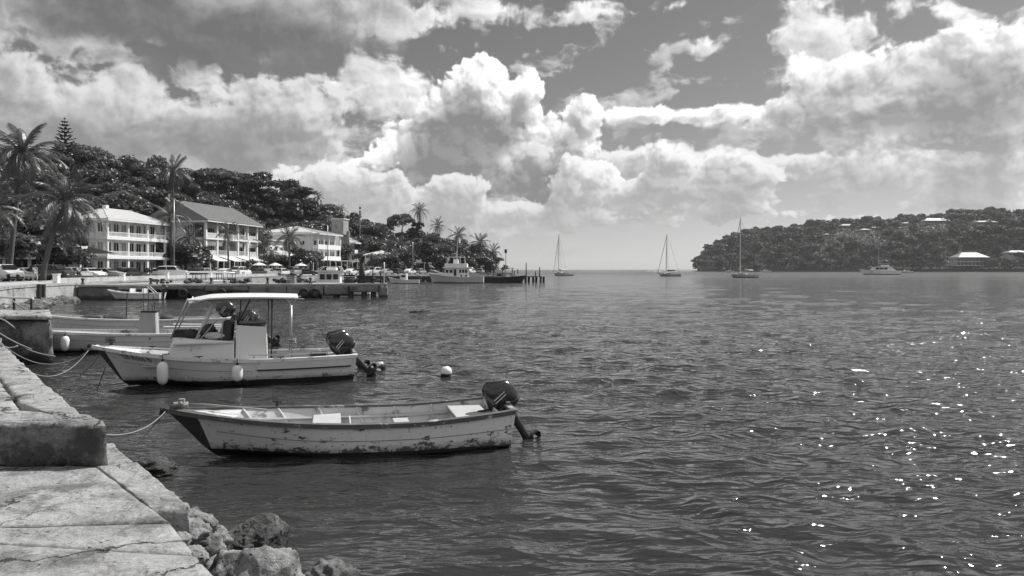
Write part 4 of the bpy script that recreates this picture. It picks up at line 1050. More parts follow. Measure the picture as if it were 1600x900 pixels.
# --- palms: every frond is a part
def frond_mesh(L, droop, curl, seed, npair=30, ll=.85):
    r = random.Random(seed); mb = MB(); pts = []
    for i in range(11):
        t = i / 10; pts.append(Vector((L*t*(1-.16*t*t*droop), 0, L*(curl*t - droop*t*t*.75))))
    mb.tube(pts, [.026*(1-.8*i/10) + .004 for i in range(11)], 4)
    def P(t):
        k = min(int(t*10), 9); return pts[k].lerp(pts[k+1], t*10-k), (pts[k+1]-pts[k]).normalized()
    for i in range(npair):
        t = .10 + .90*i/(npair-1); p, d = P(t); ln = ll * (math.sin(math.pi*min(1, (t*.88+.10))) ** .6) * r.uniform(.85, 1.1)
        for s_ in (-1, 1):
            side = Vector((d.x*.45, s_, 0)).normalized(); hang = -.45 - .75*t*min(droop, 1.2) + r.uniform(-.16,.16)
            e = p + side*ln*.75 + Vector((0,0,hang*ln)) + d*ln*.30; mdl = p + side*ln*.42 + Vector((0,0,hang*ln*.28)) + d*ln*.12
            w = d * .031
            mb.add([p - w, p + w, mdl + w*1.3, mdl - w*1.3, e], [(0,1,2,3),(3,2,4)])
    return mb.mesh('frond', M['leaf_palm'], fix=False)
FR = {'up': [frond_mesh(4.2, .60, .42, 1), frond_mesh(4.0, .80, .45, 2), frond_mesh(4.1, .45, .30, 9)], 'mid': [frond_mesh(4.4, 1.1, .38, 3), frond_mesh(4.3, 1.3, .45, 4), frond_mesh(4.5, .95, .25, 8)],
      'old': [frond_mesh(4.1, 1.35, .22, 5), frond_mesh(3.9, 1.5, .20, 6)]}
def palm(base, crown, label, sc=1.0, n=24, seed=0, lean=.35, group=None, nuts=True, upright=.0):
    r = random.Random(seed + 50); base = Vector(base); crown = Vector(crown); rel = crown - base
    t = thing('palm_tree', label, 'palm tree', base, 0, group)
    pts = [Vector((rel.x*(k/8)**(1+lean), rel.y*(k/8)**(1+lean), rel.z*k/8)) for k in range(9)]; pts[0].z -= .6
    r0 = .24*min(1.2, max(.7, sc)); MB().tube(pts, [r0*1.5 if k == 0 else r0*(1.1-.45*k/8) for k in range(9)], 9).build('trunk', M['bark_palm'], t, smooth=True)
    for k in range(n):
        q = (k + .5) / n; kind = 'up' if q < .30 + upright else ('mid' if q < .72 else 'old'); el = lerp(70, -42, q ** .85) + r.uniform(-8, 8); az = k * 2.39996 + r.uniform(-.2, .2)
        f = place(r.choice(FR[kind]), 'frond', t, tuple(rel), (0, 0, 0), sc * r.uniform(.86, 1.06))
        f.rotation_euler = (r.uniform(-.25,.25), -R(el), az)
    if nuts:
        mb = MB()
        for k in range(7): a = k*.9; mb.lathe([(0,-.14),(.12,-.08),(.15,0),(.11,.1),(0,.15)], 6, (rel.x + .34*math.cos(a)*sc, rel.y + .34*math.sin(a)*sc, rel.z - .35*sc - .12*(k % 2)))
        mb.build('coconuts', M['wood_dark'], t)
    return t
palm(at(14,433,86), at(36,243,86), 'tallest coconut palm at the left edge, straight dark trunk and full crown against the sky', 1.2, 38, 1, .2)
palm(at(66,444,77), at(101,318,77), 'leaning coconut palm with drooping fronds in front of the long low arcade', 1.12, 36, 2, .5)
palm(at(-14,440,80), at(-22,330,80), 'short coconut palm with drooping fronds cut off by the left edge', 1.1, 30, 3)
palm(at(104,425,100), at(109,352,100), 'short palm with grey crown beside the leaning palm, left of the white house', .9, 20, 31)
palm((at(265,400,178).x,178,ground_z(at(265,400,178).x,178)), at(272,268,178), 'tall palm on the slope, its crown standing against the sky above the gabled house', 1.28, 26, 4)
palm(at(269,425,134), at(266,338,134), 'palm between the two big houses with pale fronds hanging over the street lamp', .95, 24, 5)
palm(at(290,425,138), at(296,372,138), 'low palm with pale drooping fronds in front of the gabled house wall', .95, 22, 6)
palm(at(357,424,146), at(356,362,146), 'slender palm standing before the middle of the gabled house front', .72, 20, 7)
palm(at(452,425,168), at(452,372,168), 'dark palm with round crown left of the white three-storey block', 1.0, 26, 8)
palm(at(413,425,160), at(412,384,160), 'young palm at the right corner of the gabled house', .85, 20, 9)
palm(at(428,425,162), at(425,396,162), 'small pale palm beside the young palm by the gabled house', .65, 18, 10)
palm((at(655,0,292).x,292,9), at(655,329,292), 'tall palm above the dense trees left of the point, highest on the skyline there', 1.15, 24, 11)
palm((at(684,0,275).x,275,5), at(684,353,275), 'palm leaning over the dark trees right of the tallest skyline palm', 1.0, 22, 12)
palm((at(716,0,262).x,262,4), at(716,368,262), 'palm on the wooded point behind the fishing boat mast', 1.15, 24, 13)
palm((at(749,0,246).x,246,1.8), at(750,379,246), 'palm with full round crown near the tip of the wooded point', 1.1, 26, 14)
palm((at(772,0,252).x,252,1.6), at(771,393,252), 'lowest palm leaning out at the tip of the wooded point', .95, 20, 15)
palm((at(605,0,222).x,222,2), at(607,388,222), 'palm with grey crown right of the concrete stair tower', .95, 22, 16)
palm((at(641,0,226).x,226,2), at(640,397,226), 'low palm beside the white kiosk behind the small skiff', .85, 20, 17)
palm((at(625,0,215).x,215,2), at(624,384,215), 'thin palm between the pavilion and the kiosk', .85, 20, 18)
palm((at(533,0,285).x,285,13), at(533,328,285), 'small palm on the hill skyline above the white block', .8, 18, 19)
palm((at(498,0,280).x,280,16), at(497,309,280), 'palm silhouetted on the hill skyline left of the radio mast', .8, 18, 20)
# --- conifers
def conifer(base, h, w, label, tiers=17, seed=1):
    r = random.Random(seed); t = thing('conifer_tree', label, 'tree', base)
    MB().tube([(0,0,-1),(0,0,h*.5),(0,0,h)], [.34,.2,.04], 7).build('trunk', M['bark'], t, smooth=True)
    mb = MB()
    for k in range(tiers):
        q = k/(tiers-1); z = h*(.10+.86*q); ln = w*.5*(1-q)**.75 + .35; nb = 7
        for j in range(nb):
            a = 6.283*j/nb + k*.45 + r.uniform(-.12,.12); l2 = ln*r.uniform(.82,1.06); d = Vector((math.cos(a), math.sin(a), 0)); s_ = Vector((-d.y, d.x, 0))
            prev = None
            for i in range(5):
                u = i/4; c = d*(l2*u) + Vector((0,0,z - .10*l2*u + .32*l2*u*u)); wd = (.36 if i not in (0,4) else .12)*min(1, ln)
                row = [c - s_*wd, c + Vector((0,0,.10)), c + s_*wd, c - Vector((0,0,.16))]
                if prev: mb.loft([prev, row], cap=(i == 4))
                prev = row
    mb.build('foliage', M['leaf_pine'], t, fix=False); return t
bx, by = at(101,0,213).x, 213
conifer((bx, by, 27.5), 47.2-27.5, 10.5, 'tall tiered pine standing alone above the skyline beside the leftmost palms', 18, 2)
bx = at(198,0,235).x; conifer((bx, 235, 25), 13, 5, 'small pointed conifer on the skyline right of the tall pine', 9, 3)
bx = at(535,0,283).x
# --- big flat-crowned trees on the ridge
def umb(px, Y, top_py, wpx, label, idx, zs=1.0):
    top = at(px, top_py, Y); w = wpx*Y/F; s = w/12.5; s *= 1.12; h = 9.6*s*zs; t = plant('flat_crowned_tree', 'umbrella', (top.x, Y, top.z - h), (s, s, s*zs), label, idx=idx); return t
umb(348, 246, 266, 62, 'wide flat-crowned tree on the skyline, left part of the broad pair above the gabled house', 0)
umb(402, 252, 268, 74, 'widest flat-crowned tree on the skyline, right part of the broad pair above the gabled house', 1)
umb(146, 222, 236, 74, 'flat-crowned tree on the skyline just right of the tall pine', 2)
umb(470, 266, 291, 44, 'dark flat-crowned tree on the falling skyline left of the radio mast', 0, .8)
umb(628, 285, 333, 42, 'rounded flat-crowned tree with sky showing through, left of the tallest skyline palm', 1, 1.1)
umb(232, 232, 262, 44, 'flat-crowned tree on the skyline left of the tall slope palm', 2, .9)
umb(515, 280, 318, 30, 'small flat-crowned tree on the skyline above the white block', 1, .9)
# --- the wood on the hill
cands = []
rr = random.Random(21)
for gy in range(14, 50):
    for gx in range(-50, 2):
        x = gx*6.9 + rr.uniform(-3, 3) + (gy % 2)*3.4; y = gy*6.6 + rr.uniform(-2.6, 2.6); px = 800 + F*x/y
        if px < -90 or px > 782: continue
        yr = float(np.interp(px, [-260,100,300,400,500,620,790], [200,226,256,266,288,302,292])) + 4
        z = ground_z(x, y)
        if y > yr or y < yr - 92 or z < 2.75: continue
        # keep clear of the houses
        if y < 175 and x > -86 and z < 5.0: continue
        if 200 < y < 262 and px < 600 and x > -84 and z < 4.3: continue
        cands.append((x, y, z, px))
rr.shuffle(cands); cands = cands[:298]
for i, (x, y, z, px) in enumerate(cands):
    k = rr.random(); kind = 'round' if k < .72 else ('tall' if k < .84 else 'umbrella' if k < .90 else 'round'); s = rr.uniform(.85, 1.4) * (.85 if px > 600 else 1.0)
    far = sm(y, 230, 300)
    plant('hill_tree', kind, (x, y, z - .8), (s*1.08, s*1.08, s*rr.uniform(.82, 1.08)*(1 - .15*far)), 'dark broadleaf tree in the dense wood covering the hill behind the waterfront', group='trees of the wood on the hill')
# --- street and point trees in front of the wood
FT = [(290,140,5.4,1.05,'round','dark bushy tree filling the gap between the two big houses'),
 (322,147,3.4,.8,'bush','low dark bush at the near corner of the gabled house'),
 (478,190,7.2,1.0,'round','dark round tree standing before the left end of the white block'),
 (436,176,5.2,.8,'round','mid-sized tree between the dark palm and the gabled house'),
 (462,182,4.6,.7,'bush','dark bush under the round crowned palm by the white block'),
 (395,156,3.6,.7,'bush','grey leaved bush before the right end of the gabled house'),
 (588,222,6.5,.95,'round','tree hiding the right side of the grey tower house'),
 (600,214,5.0,.7,'bush','bush at the foot of the thin palm by the pavilion'),
 (618,228,7.6,1.0,'round','tree behind the pavilion roof'),
 (648,232,9.2,1.25,'round','tall dense tree right behind the small kiosk'),
 (668,228,10.4,1.35,'round','largest round tree on the point, just left of the fishing boat'),
 (690,238,9.0,1.2,'round','dense tree on the point above the bow of the fishing boat'),
 (705,246,10.0,1.2,'tall','upright dark tree behind the wheelhouse of the fishing boat'),
 (722,236,8.0,1.15,'round','broad tree on the point behind the stern of the fishing boat'),
 (740,250,8.2,1.1,'round','round tree on the point left of the full-crowned palm'),
 (758,244,6.6,1.0,'round','tree under the palm near the tip of the wooded point'),
 (768,250,5.2,.8,'bush','last leafy bush at the tip of the wooded point'),
 (735,258,9.2,1.2,'round','dark tree standing back on the wooded point'),
 (676,262,13.0,1.4,'round','high tree behind the point reaching up to the skyline palm'),
 (650,268,15.0,1.5,'tall','tall dark tree below the highest skyline palm'),
 (700,268,11.5,1.3,'round','high round tree on the skyline between two palms'),
 (30,100,9.5,1.35,'round','grey leaved tree behind the tallest palm at the left edge'),
 (-10,106,9.5,1.4,'round','tree at the left edge above the arcade roof'),
 (72,104,8.6,1.2,'round','leafy tree behind the leaning palm and the arcade'),
 (48,112,11.5,1.4,'round','high tree behind the arcade between the two left palms'),
 (112,122,10.0,1.15,'round','tree standing left behind the white house'),
 (255,152,8.5,1.1,'round','tree behind the far end of the white house'),
 (246,168,12,1.3,'round','high tree above the roof end of the white house'),
 (305,190,13,1.3,'round','tree behind the gable of the big house'),
 (282,136,6.2,1.0,'round','dark leafy tree under the palm by the street lamp'),
 (304,143,6.8,1.0,'round','tall leafy tree hiding the gable end wall of the big house'),
 (470,176,6.4,.95,'round','dense dark tree right of the round crowned palm'),
 (486,186,7.0,.9,'round','dark tree touching the left balconies of the white block'),
 (424,170,5.0,.8,'round','leafy tree behind the small pale palm'),
 (612,206,6.0,.85,'round','leafy tree in front of the pavilion'),
 (633,212,6.6,.9,'round','leafy tree between pavilion and kiosk'),
 (592,204,6.0,.8,'round','leafy tree in front of the tower house awning'),
 (88,96,6.4,1.0,'round','leafy tree beside the short palm left of the white house'),
 (20,92,7.0,1.0,'round','leafy tree behind the cars under the tallest palm')]
for i, (px, Y, h, s, kind, lb) in enumerate(FT):
    x = (px-800)*Y/F; base_h = {'round': 9.6, 'bush': 4.6, 'tall': 11.5, 'umbrella': 9.4}[kind]; z = ground_z(x, Y)
    plant('bushy_tree' if kind != 'bush' else 'bush', kind, (x, Y, z - .3), (s, s, h/base_h*1.06), lb, 'tree' if kind != 'bush' else 'bush', idx=i)
# ground cover on the slope
def undergrowth(name, fn, n, size, m, label):
    r = np.random.RandomState(9); P = np.array([fn(r) for _ in range(n)])
    me = leaves(P, np.full((n, 3), .01), n, size, 77, name=name, m=m, up=.9); o = place(me, name); tag(o, label, None, None, 'stuff')
def _ug(r):
    while True:
        x = -230 + 232*r.rand(); y = 92 + 215*r.rand()
        if ground_z(x, y) > 2.5: return (x, y, ground_z(x, y) + .3 + 1.6*r.rand())
undergrowth('undergrowth', _ug, 15000, 1.3, M['leaf'], 'low leafy undergrowth between the trees of the hill')
# ------------------------------------------------------------------ the wooded headland across the bay
HP = [1040,1092,1110,1140,1200,1300,1400,1500,1560,1600,1750,1950]
def hl_shore(px): return float(np.interp(px, [1040,1092,1600,1950], [1040,1010,830,760]))
def hl_top(px):
    py = float(np.interp(px, [1040,1090,1098,1130,1200,1300,1400,1500,1560,1620,1950], [421,418,397,376,360,352,346,337,333,334,330])); return py
def hl_point(px, t):
    Ys = hl_shore(px); Y = Ys + 230*t; x = (px-800)*Y/F; Yr = Ys + 230*.85; zr = H + (HZ - hl_top(px))*Yr/F - 8
    z = max(zr, 0)*(math.sin(min(t/.85,1)*math.pi/2)**.8) + 1.0*sm(t,0,.03) if t > 0 else -2
    z += 3.5*mnoise.noise(Vector((x*.012, Y*.012, 1)))*sm(t,.05,.3)
    return x, Y, max(z, .8 if t > 0 else -2)
rows = []
for px in np.linspace(1091, 1950, 60):
    rows.append([Vector(hl_point(px, t)) if t <= 1 else Vector((hl_point(px, 1)[0]*1.28, hl_point(px, 1)[1]*1.28, 0)) for t in [0, .004, .03, .08, .15, .25, .35, .45, .55, .65, .75, .85, 1.0, 1.01]])
tag(MB().loft(rows, cap=False, closed=False).build('headland_ground', M['earth'], smooth=True), kind='structure')
FARV = [broadleaf(300 + j, k, 520, .85, M['leaf_far']) for j, k in enumerate(('round','round','round','round','umbrella','tall'))]
HC = []
rr = random.Random(5)
for i in range(2600):
    px = rr.uniform(1090, 1690); t = rr.random()**.9; 
    x, y, z = hl_point(px, max(.01, t*.93))
    if any((x-a)**2 + (y-b)**2 < 110 for a, b, *_ in HC[-2600:]): continue
    HC.append((x, y, z, px, t))
villas_px = [(1318,358,36),(1369,361,34),(1290,372,24),(1411,353,24),(1445,350,30),(1462,347,26),(1531,346,30),(1507,402,60),(1575,395,30),(1345,366,20)]
def near_villa(px, z, y):
    py = HZ - (z - H + 6)*F/y
    return any(abs(px-a) < w*.55 and -4 < py - b < 16 for a, b, w in villas_px)
HC = [c for c in HC if not near_villa(c[3], c[2], c[1])]
HC.sort(key=lambda c: (c[3] > 1620, c[1]))
inst = HC[:295]; rest = HC[295:]
inst = [c for c in HC if c[3] < 1610]; rr.shuffle(inst); rest = inst[295:] + [c for c in HC if c[3] >= 1610]; inst = inst[:295]
for (x, y, z, px, t) in inst:
    cr, tr = rr.choice(FARV[:4] if rr.random() < .8 else FARV); s = rr.uniform(1.0, 2.3)
    o = thing('headland_tree', 'dark tree in the wood covering the headland across the bay', 'tree', (x, y, z - 1.5), rr.uniform(0, 6.28), 'trees of the wood on the headland'); o.scale = (s*1.1, s*1.1, s*rr.uniform(.8, 1.1))
    place(cr, 'crown', o); place(tr, 'trunk', o)
cs = []; rs = []
for (x, y, z, px, t) in rest:
    for k in range(5):
        a = rr.uniform(0, 6.28); q = rr.uniform(0, 5); cs.append((x + q*math.cos(a), y + q*math.sin(a), z + rr.uniform(4, 10))); k2 = rr.uniform(3, 5); rs.append((k2, k2, k2*.8))
o = place(leaves(cs, rs, len(rest)*260, 1.2, 55, name='headland_wood', m=M['leaf_far']), 'headland_wood'); tag(o, 'rest of the dark wood on the headland', None, None, 'stuff')
# emergent dark conifer-like tree
def _ug2(r):
    x, y, z = hl_point(1092 + 540*r.rand(), r.rand()*.9); return (x, y, z + 1.5 + 3*r.rand())
undergrowth('headland_scrub', _ug2, 14000, 2.2, M['leaf_scrub'], 'scrub and low trees between the tall trees of the headland')
# villas on the headland
def villa(px, py, w, h, label, storeys=1, depth=9, deck=False, foot=-9):
    # walk up the slope until the ground shows at that picture row
    best = None
    for k in range(1, 100):
        x, y, z = hl_point(px, k/100); r_ = HZ - (z - H)*F/y
        if best is None or abs(r_ - py) < best[0]: best = (abs(r_ - py), x, y, z)
    _, x, y, z = best; W = w*y/F; Hh = h*y/F; z = H + (HZ - py)*y/F
    b = thing('villa', label, 'house', (x - W/2, y - 14, z), 0)
    wl = Hh*.62
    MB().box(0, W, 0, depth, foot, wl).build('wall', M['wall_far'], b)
    fr = MB()
    n = max(2, int(W/4))
    for s_ in range(storeys):
        for i in range(n): xx = W*(i+.5)/n; ww = W/n*.62; zz = wl*s_/storeys + .5; MB().box(xx-ww/2, xx+ww/2, -.06, -.01, zz, zz + wl/storeys*.6).build('window', M['glass_dark'], b)
        if deck: MB().box(-3, W+3, -4, -.02, wl*s_/storeys-.3, wl*s_/storeys).build('deck', M['trim'], b)
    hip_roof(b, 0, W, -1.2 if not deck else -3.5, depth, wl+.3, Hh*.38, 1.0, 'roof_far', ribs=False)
villa(1318, 358, 22, 7, 'white villa on the headland crest below the tall flat tree, leftmost of the crest houses', 1)
villa(1369, 361, 30, 7, 'long white roofed villa on the headland behind the motor yacht mast')
villa(1411, 355, 22, 8, 'villa with bright domed roof on the headland right of the yacht mast')
villa(1455, 353, 38, 11, 'two-storey white villa among trees high on the headland', 2)
villa(1531, 352, 30, 6, 'long flat white house near the top right of the headland')
villa(1290, 371, 16, 6, 'small pale house on the left slope of the headland')
villa(1345, 364, 14, 6, 'small pale house left of the long roofed villa')
villa(1507, 415, 46, 20, 'large two-storey waterside villa with pale roof and decks on the headland shore', 2, 14, True, -.5)
villa(1578, 400, 30, 8, 'long pale house behind trees at the right edge of the headland')
rubble('headland_shore_rocks', 'pale rocks along the foot of the headland', lambda r: (lambda px: Vector(hl_point(px, .012)))(r.uniform(1395, 1640)) + Vector((0, r.uniform(-6,2), r.uniform(-.4,1.0))), 160, M['rock_light'], 18, .8, 2.4)
# ------------------------------------------------------------------ boats
def hull_fn(L, B, fb_bow, fb_mid, fb_st, draft, rake, tm=.42, sw=.84, p=2.3, flare=.22, chine=.30, forefoot=.55):
    "returns P(t, s, side, inset): t 0 stern .. 1 bow, s 0 keel .. 1 sheer"
    def sheer(t): return lerp(fb_mid, fb_bow, ((t-.3)/.7)**2.0) if t > .3 else lerp(fb_mid, fb_st, ((.3-t)/.3)**1.5)
    def beam(t): return B/2*(1 - ((t-tm)/(1-tm))**p) if t > tm else B/2*(1 - (1-sw)*((tm-t)/tm)**2)
    def keel(t): return -draft*(1 - sm(t, forefoot, 1.0)**1.3*.9)
    def Pt(t, s, side=1, inset=0.0, dz=0.0):
        w = max(beam(t) - inset, 0.0); fl = flare * (1 + 1.6*sm(t, .5, 1.0))
        wc = w*(1 - min(fl, .62))
        if s < chine: y = wc*(s/chine)**.85
        else: y = wc + (w-wc)*((s-chine)/(1-chine))**1.15
        zk = keel(t); zs = sheer(t); zc = zk + (zs-zk)*(chine*.72)
        z = zk + (zc-zk)*(s/chine)**1.2 if s < chine else zc + (zs-zc)*(s-chine)/(1-chine)
        bl = L/2 - rake*(1 - s)**.95 * 1.0; sl = -L/2 + .10*(1-s)
        x = sl + (bl - sl)*t - inset*sm(t, .8, 1.0)*1.2
        return Vector((x, side*y, z + dz))
    Pt.sheer = sheer; Pt.beam = beam; return Pt
def hull_parts(parent, P, mh, mi, mr, ns=34, m=9, wall=.045, floor=.28, rail=(.05,.05), rail_m=None, strakes=(), smooth=True):
    S_ = [i/m for i in range(m+1)]; T_ = [1-(1-i/ns)**1.25 for i in range(ns+1)]
    mb = MB(); rings = []
    for t in T_:
        r = [P(t, s, -1) for s in S_[::-1]] + [P(t, s, 1) for s in S_[1:]]; rings.append(r)
    mb.loft(rings, cap=False, closed=False)
    r0 = rings[0]; mb.add(r0, [tuple(range(len(r0)))])
    hull = mb.build('hull', mh, parent, auto=38)
    # inner skin and sole
    ib = MB(); rings = []
    for t in T_[1:-2]:
        tt = .012 + t*.97
        ring = []
        ss = [1, .85, .65, floor + .05]
        pl = [P(tt, s, -1, wall, -.002) for s in ss]; zf = pl[-1].z
        pr = [P(tt, s, 1, wall, -.002) for s in ss[::-1]]
        rings.append(pl + pr)
    ib.loft(rings, cap=True, closed=False); ib.build('inner_skin', mi, parent, auto=40)
    # gunwale: a rail all round the sheer
    gb = MB()
    for side in (-1, 1):
        rr_ = []
        for t in T_:
            a = P(t, 1, side, -rail[0]*.5); b = P(t, 1, side, wall + .02) if t < .985 else P(t, 1, side, 0)*1.0
            if t >= .985: b.y = 0
            z = a.z
            rr_.append([Vector((a.x, a.y, z - rail[1])), Vector((a.x, a.y, z + .012)), Vector((b.x, b.y, z + .018)), Vector((b.x, b.y, z - .012))])
        gb.loft(rr_)
    a = P(0, 1, -1); b = P(0, 1, 1); gb.box(a.x - .03, a.x + .08, a.y, b.y, a.z - .02, a.z + .014)
    gb.build('gunwale', mr, parent, auto=40)
    for (s0, s1, t0, t1, out, sm_) in strakes:
        sb_ = MB()
        for side in (-1, 1):
            rr_ = []
            for i in range(25):
                t = lerp(t0, t1, i/24); a = P(t, s0, side); b = P(t, s1, side); n_ = Vector((0, side*out, 0))
                rr_.append([a - n_*.3, a + n_, b + n_, b - n_*.3])
            sb_.loft(rr_)
        sb_.build('rubbing_strake', sm_, parent, auto=40)
    return hull
def hull_mat(name, v, bow_line=None, wl=.05, dark=.02, stain=.5, rough=.5, seam=None, wl_rise=0, scuff=1.0):
    "painted boards: dark boot-top below wl, dark triangle at the bow where x > a + b*z"
    m, t, b = new_mat(name); P = coords(t); x, y, z = P.xyz()
    big = noise(P, 1.3, 5, .6) - .5; fine = noise(P, 14, 5, .65) - .5
    col = (big*.18 + fine*.14 + 1.0)*v
    # flaked paint showing dark timber: blotches denser near the waterline
    fl = noise(P.mul((.8, 1.0, 1.3)) + (5.0, 3.0, 1.0), 4.6, 10, .74); low = z.ramp(.34, -.02)
    fk = (fl + low*.15*scuff).ramp(.640 - .05*stain, .670 - .05*stain)
    col = mixv(fk*.92, col, .035)
    sp = voro(P + noise(P, 6, 2, color=True).scale(.06), 9.0); k = sp.ramp(.16, .09)*noise(P, 1.9, 3).ramp(.50, .60)
    col = mixv(k*.85*min(1, stain*1.6), col, .04)
    drip = noise(P.mul((1.0, 1.0, .10)), 9, 4, .6).ramp(.55, .75)*z.ramp(.05, .45); col = col*(drip*-.22 + 1.0)
    gr = (z + fine*.12 + big*.08).ramp(wl + .13, wl + .01)*.5; col = mixv(gr, col, .10)
    dk = (z + x*wl_rise + big*.05 + fine*.018).ramp(wl + .006, wl - .006)
    if bow_line:
        a, c = bow_line; bw = (x - z*c - a).ramp(-.006, .006)
        dark2 = (big*.6 + fine*.8 + 1.0)*.055
        col = mixv(bw, col, dark2)
    col = mixv(dk, col, (fine*.8 + 1.0)*dark)
    put(t, b, 'Base Color', col.maxi(.006)); put(t, b, 'Roughness', (dk*-.1 + fk*.3 + rough).clamp())
    h = fine*.25 + fk*-.3
    if seam is not None: h = h
    bump(t, b, h, .35, .012)
    return m
M['hull_skiff'] = hull_mat('hull_skiff', .80, (1.90, .33), .085, .012, .95, wl_rise=-.012)
M['hull_cab'] = hull_mat('hull_cab', .70, (2.35, .52), .10, .012, .10, .38)
M['hull_back'] = hull_mat('hull_back', .70, None, .10, .012, .25)
M['hull_plain'] = hull_mat('hull_plain', .72, None, .08, .02, .15)
M['hull_dark'] = mat('hull_dark', .03, .5, .3, .6, .2, .02, stain=.3, stain_v=.12)
M['inner_worn'] = mat('inner_worn', .50, .7, .12, 2.0, .2, .005, stain=.42, stain_v=.07, stain_sc=2.6)
M['rail_worn'] = mat('rail_worn', .085, .75, .45, 3.0, .3, .006, stain=.22, stain_v=.45, stain_sc=5)
M['rail_light'] = mat('rail_light', .62, .5, .12, 3.0, .1, .004, stain=.25, stain_v=.15, stain_sc=4)
M['seam'] = mat('seam', .22, .8, .3, 4, .1)
M['canopy_shell'] = mat('canopy_shell', .60, .5, .10, 1.2, .05, .004, stain=.2, stain_v=.3, stain_sc=1.5)
M['clear'] = mat('clear', .10, .05, .1, 2, 0)
def outboard(parent, loc, tilt, sc=1.0, rz=0, tiller=True, decals=2):
    "local frame: aft is -x; leg hangs down; tilt swings the leg aft and up"
    o = bpy.data.objects.new('outboard_motor', None); COL.objects.link(o); o.parent = parent; o.location = loc; o.rotation_euler = (0, 0, rz); o.empty_display_size = .1
    T_ = Matrix.Rotation(tilt, 4, 'Y'); Sx = Matrix.Scale(sc, 4)
    def fin(mb, n, m, **k): mb.xf(T_ @ Sx); return mb.build(n, m, o, **k)
    # cowling: rounded, longer fore and aft, cut flat below
    mb = MB(); rings = []
    for (z, lx, ly, cx) in ((.10,.17,.12,-.02),(.13,.24,.16,-.02),(.20,.29,.185,-.03),(.32,.305,.195,-.03),(.44,.29,.19,-.035),(.54,.25,.165,-.045),(.60,.19,.12,-.05),(.625,.10,.06,-.05)):
        rings.append([(cx + lx*math.copysign(abs(math.cos(a))**.72, math.cos(a)), ly*math.copysign(abs(math.sin(a))**.72, math.sin(a)), z + .05*math.cos(a)*(z/.6)) for a in [2*math.pi*k/22 for k in range(22)]])
    mb.loft(rings); mb.v = [(x*1.12, y*1.12, .10 + (z-.10)*1.22) for x, y, z in mb.v]; cow = fin(mb, 'cowling', M['engine'], auto=50)
    mb = MB(); rings = []
    for (z, g) in ((.165, 1.02), (.175, 1.04), (.20, 1.04), (.21, 1.02)):
        rings.append([(-.03 + .285*g*math.copysign(abs(math.cos(a))**.72, math.cos(a)), .182*g*math.copysign(abs(math.sin(a))**.72, math.sin(a)), z) for a in [2*math.pi*k/22 for k in range(22)]])
    mb.loft(rings); mb.v = [(x*1.12, y*1.12, .10 + (z-.10)*1.22) for x, y, z in mb.v]; fin(mb, 'cowling_band', M['metal_grey'] if False else M['engine_matte'], auto=50)
    for k in range(decals):
        for s_ in (-1, 1):
            mb = MB(); z = .33 + k*.05
            pts = [(.13 - .24*i/6, s_*(.196 + (.003 if i in (0, 6) else .0045)), z + .035*i/6) for i in range(7)]
            rings = [[(x, y - s_*.012, z_ - .008), (x, y + s_*.0, z_ - .008), (x, y + s_*.0, z_ + .006), (x, y - s_*.012, z_ + .006)] for x, y, z_ in pts]
            mb.loft(rings); mb.v = [(x*1.12, y*1.12, .10 + (z-.10)*1.22) for x, y, z in mb.v]; fin(mb, 'stripe', M['decal'])
    # midsection and lower unit
    mb = MB(); rings = []
    for (z, lx, ly, cx) in ((.12,.12,.09,-.03),(.0,.10,.07,-.04),(-.2,.085,.055,-.05),(-.45,.075,.05,-.055),(-.62,.085,.055,-.06)):
        rings.append([(cx + lx*math.cos(a), ly*math.sin(a), z) for a in [2*math.pi*k/12 for k in range(12)]])
    mb.loft(rings); fin(mb, 'midsection', M['engine_matte'], auto=50)
    mb = MB().box(-.32, .05, -.075, .075, -.635, -.61); fin(mb, 'cavitation_plate', M['engine_matte'])
    mb = MB(); rings = []
    for (x, r_) in ((.08,.01),(.04,.045),(-.04,.062),(-.16,.065),(-.24,.05),(-.28,.035)): rings.append([(x, r_*math.cos(a), -.78 + r_*math.sin(a)) for a in [2*math.pi*k/12 for k in range(12)]])
    mb.loft(rings); mb.prism([(.03,-.60),(-.18,-.60),(-.18,-.75),(.0,-.76)], -.028, .028); mb.prism([(.0,-.83),(-.16,-.83),(-.14,-.98),(-.06,-.95)], -.008, .008)
    fin(mb, 'gearcase', M['engine_matte'], auto=50)
    mb = MB()
    for k in range(3):
        a = 2*math.pi*k/3; Mx = Matrix.Translation((-.30, 0, -.78)) @ Matrix.Rotation(a, 4, 'X'); st = len(mb.v)
        mb.add([(.03,0,.02),(-.03,.02,.03),(-.05,.07,.12),(-.02,.05,.165),(.04,-.02,.15),(.05,-.045,.09)], [(0,1,2,3,4,5)]); mb.add([(.036,0,.02),(-.024,.02,.03),(-.044,.07,.12),(-.014,.05,.165),(.046,-.02,.15),(.056,-.045,.09)], [(5,4,3,2,1,0)]); mb.xf(Mx, st)
    fin(mb, 'propeller', M['engine_matte'])
    # clamp bracket stays upright on the transom
    MB().box(-.03, .10, -.12, -.07, -.22, .09).box(-.03, .10, .07, .12, -.22, .09).box(-.05, -.02, -.12, .12, -.25, .02).xf(Sx).build('clamp_bracket', M['metal_dark'], o)
    if tiller:
        mb = MB().tube([(.12,0,.14),(.35,.02,.17),(.62,.03,.19)], [.025,.02,.024], 8); mb.xf(Matrix.Rotation(tilt*.35, 4, 'Y') @ Sx); mb.build('tiller', M['engine_matte'], o)
    return o
def heading_rz(dx, dy): return math.atan2(dy, dx)
def sag(a, b, drop, n=16):
    a, b = Vector(a), Vector(b); return [a.lerp(b, i/n) + Vector((0,0,-drop*4*(i/n)*(1-i/n))) for i in range(n+1)]
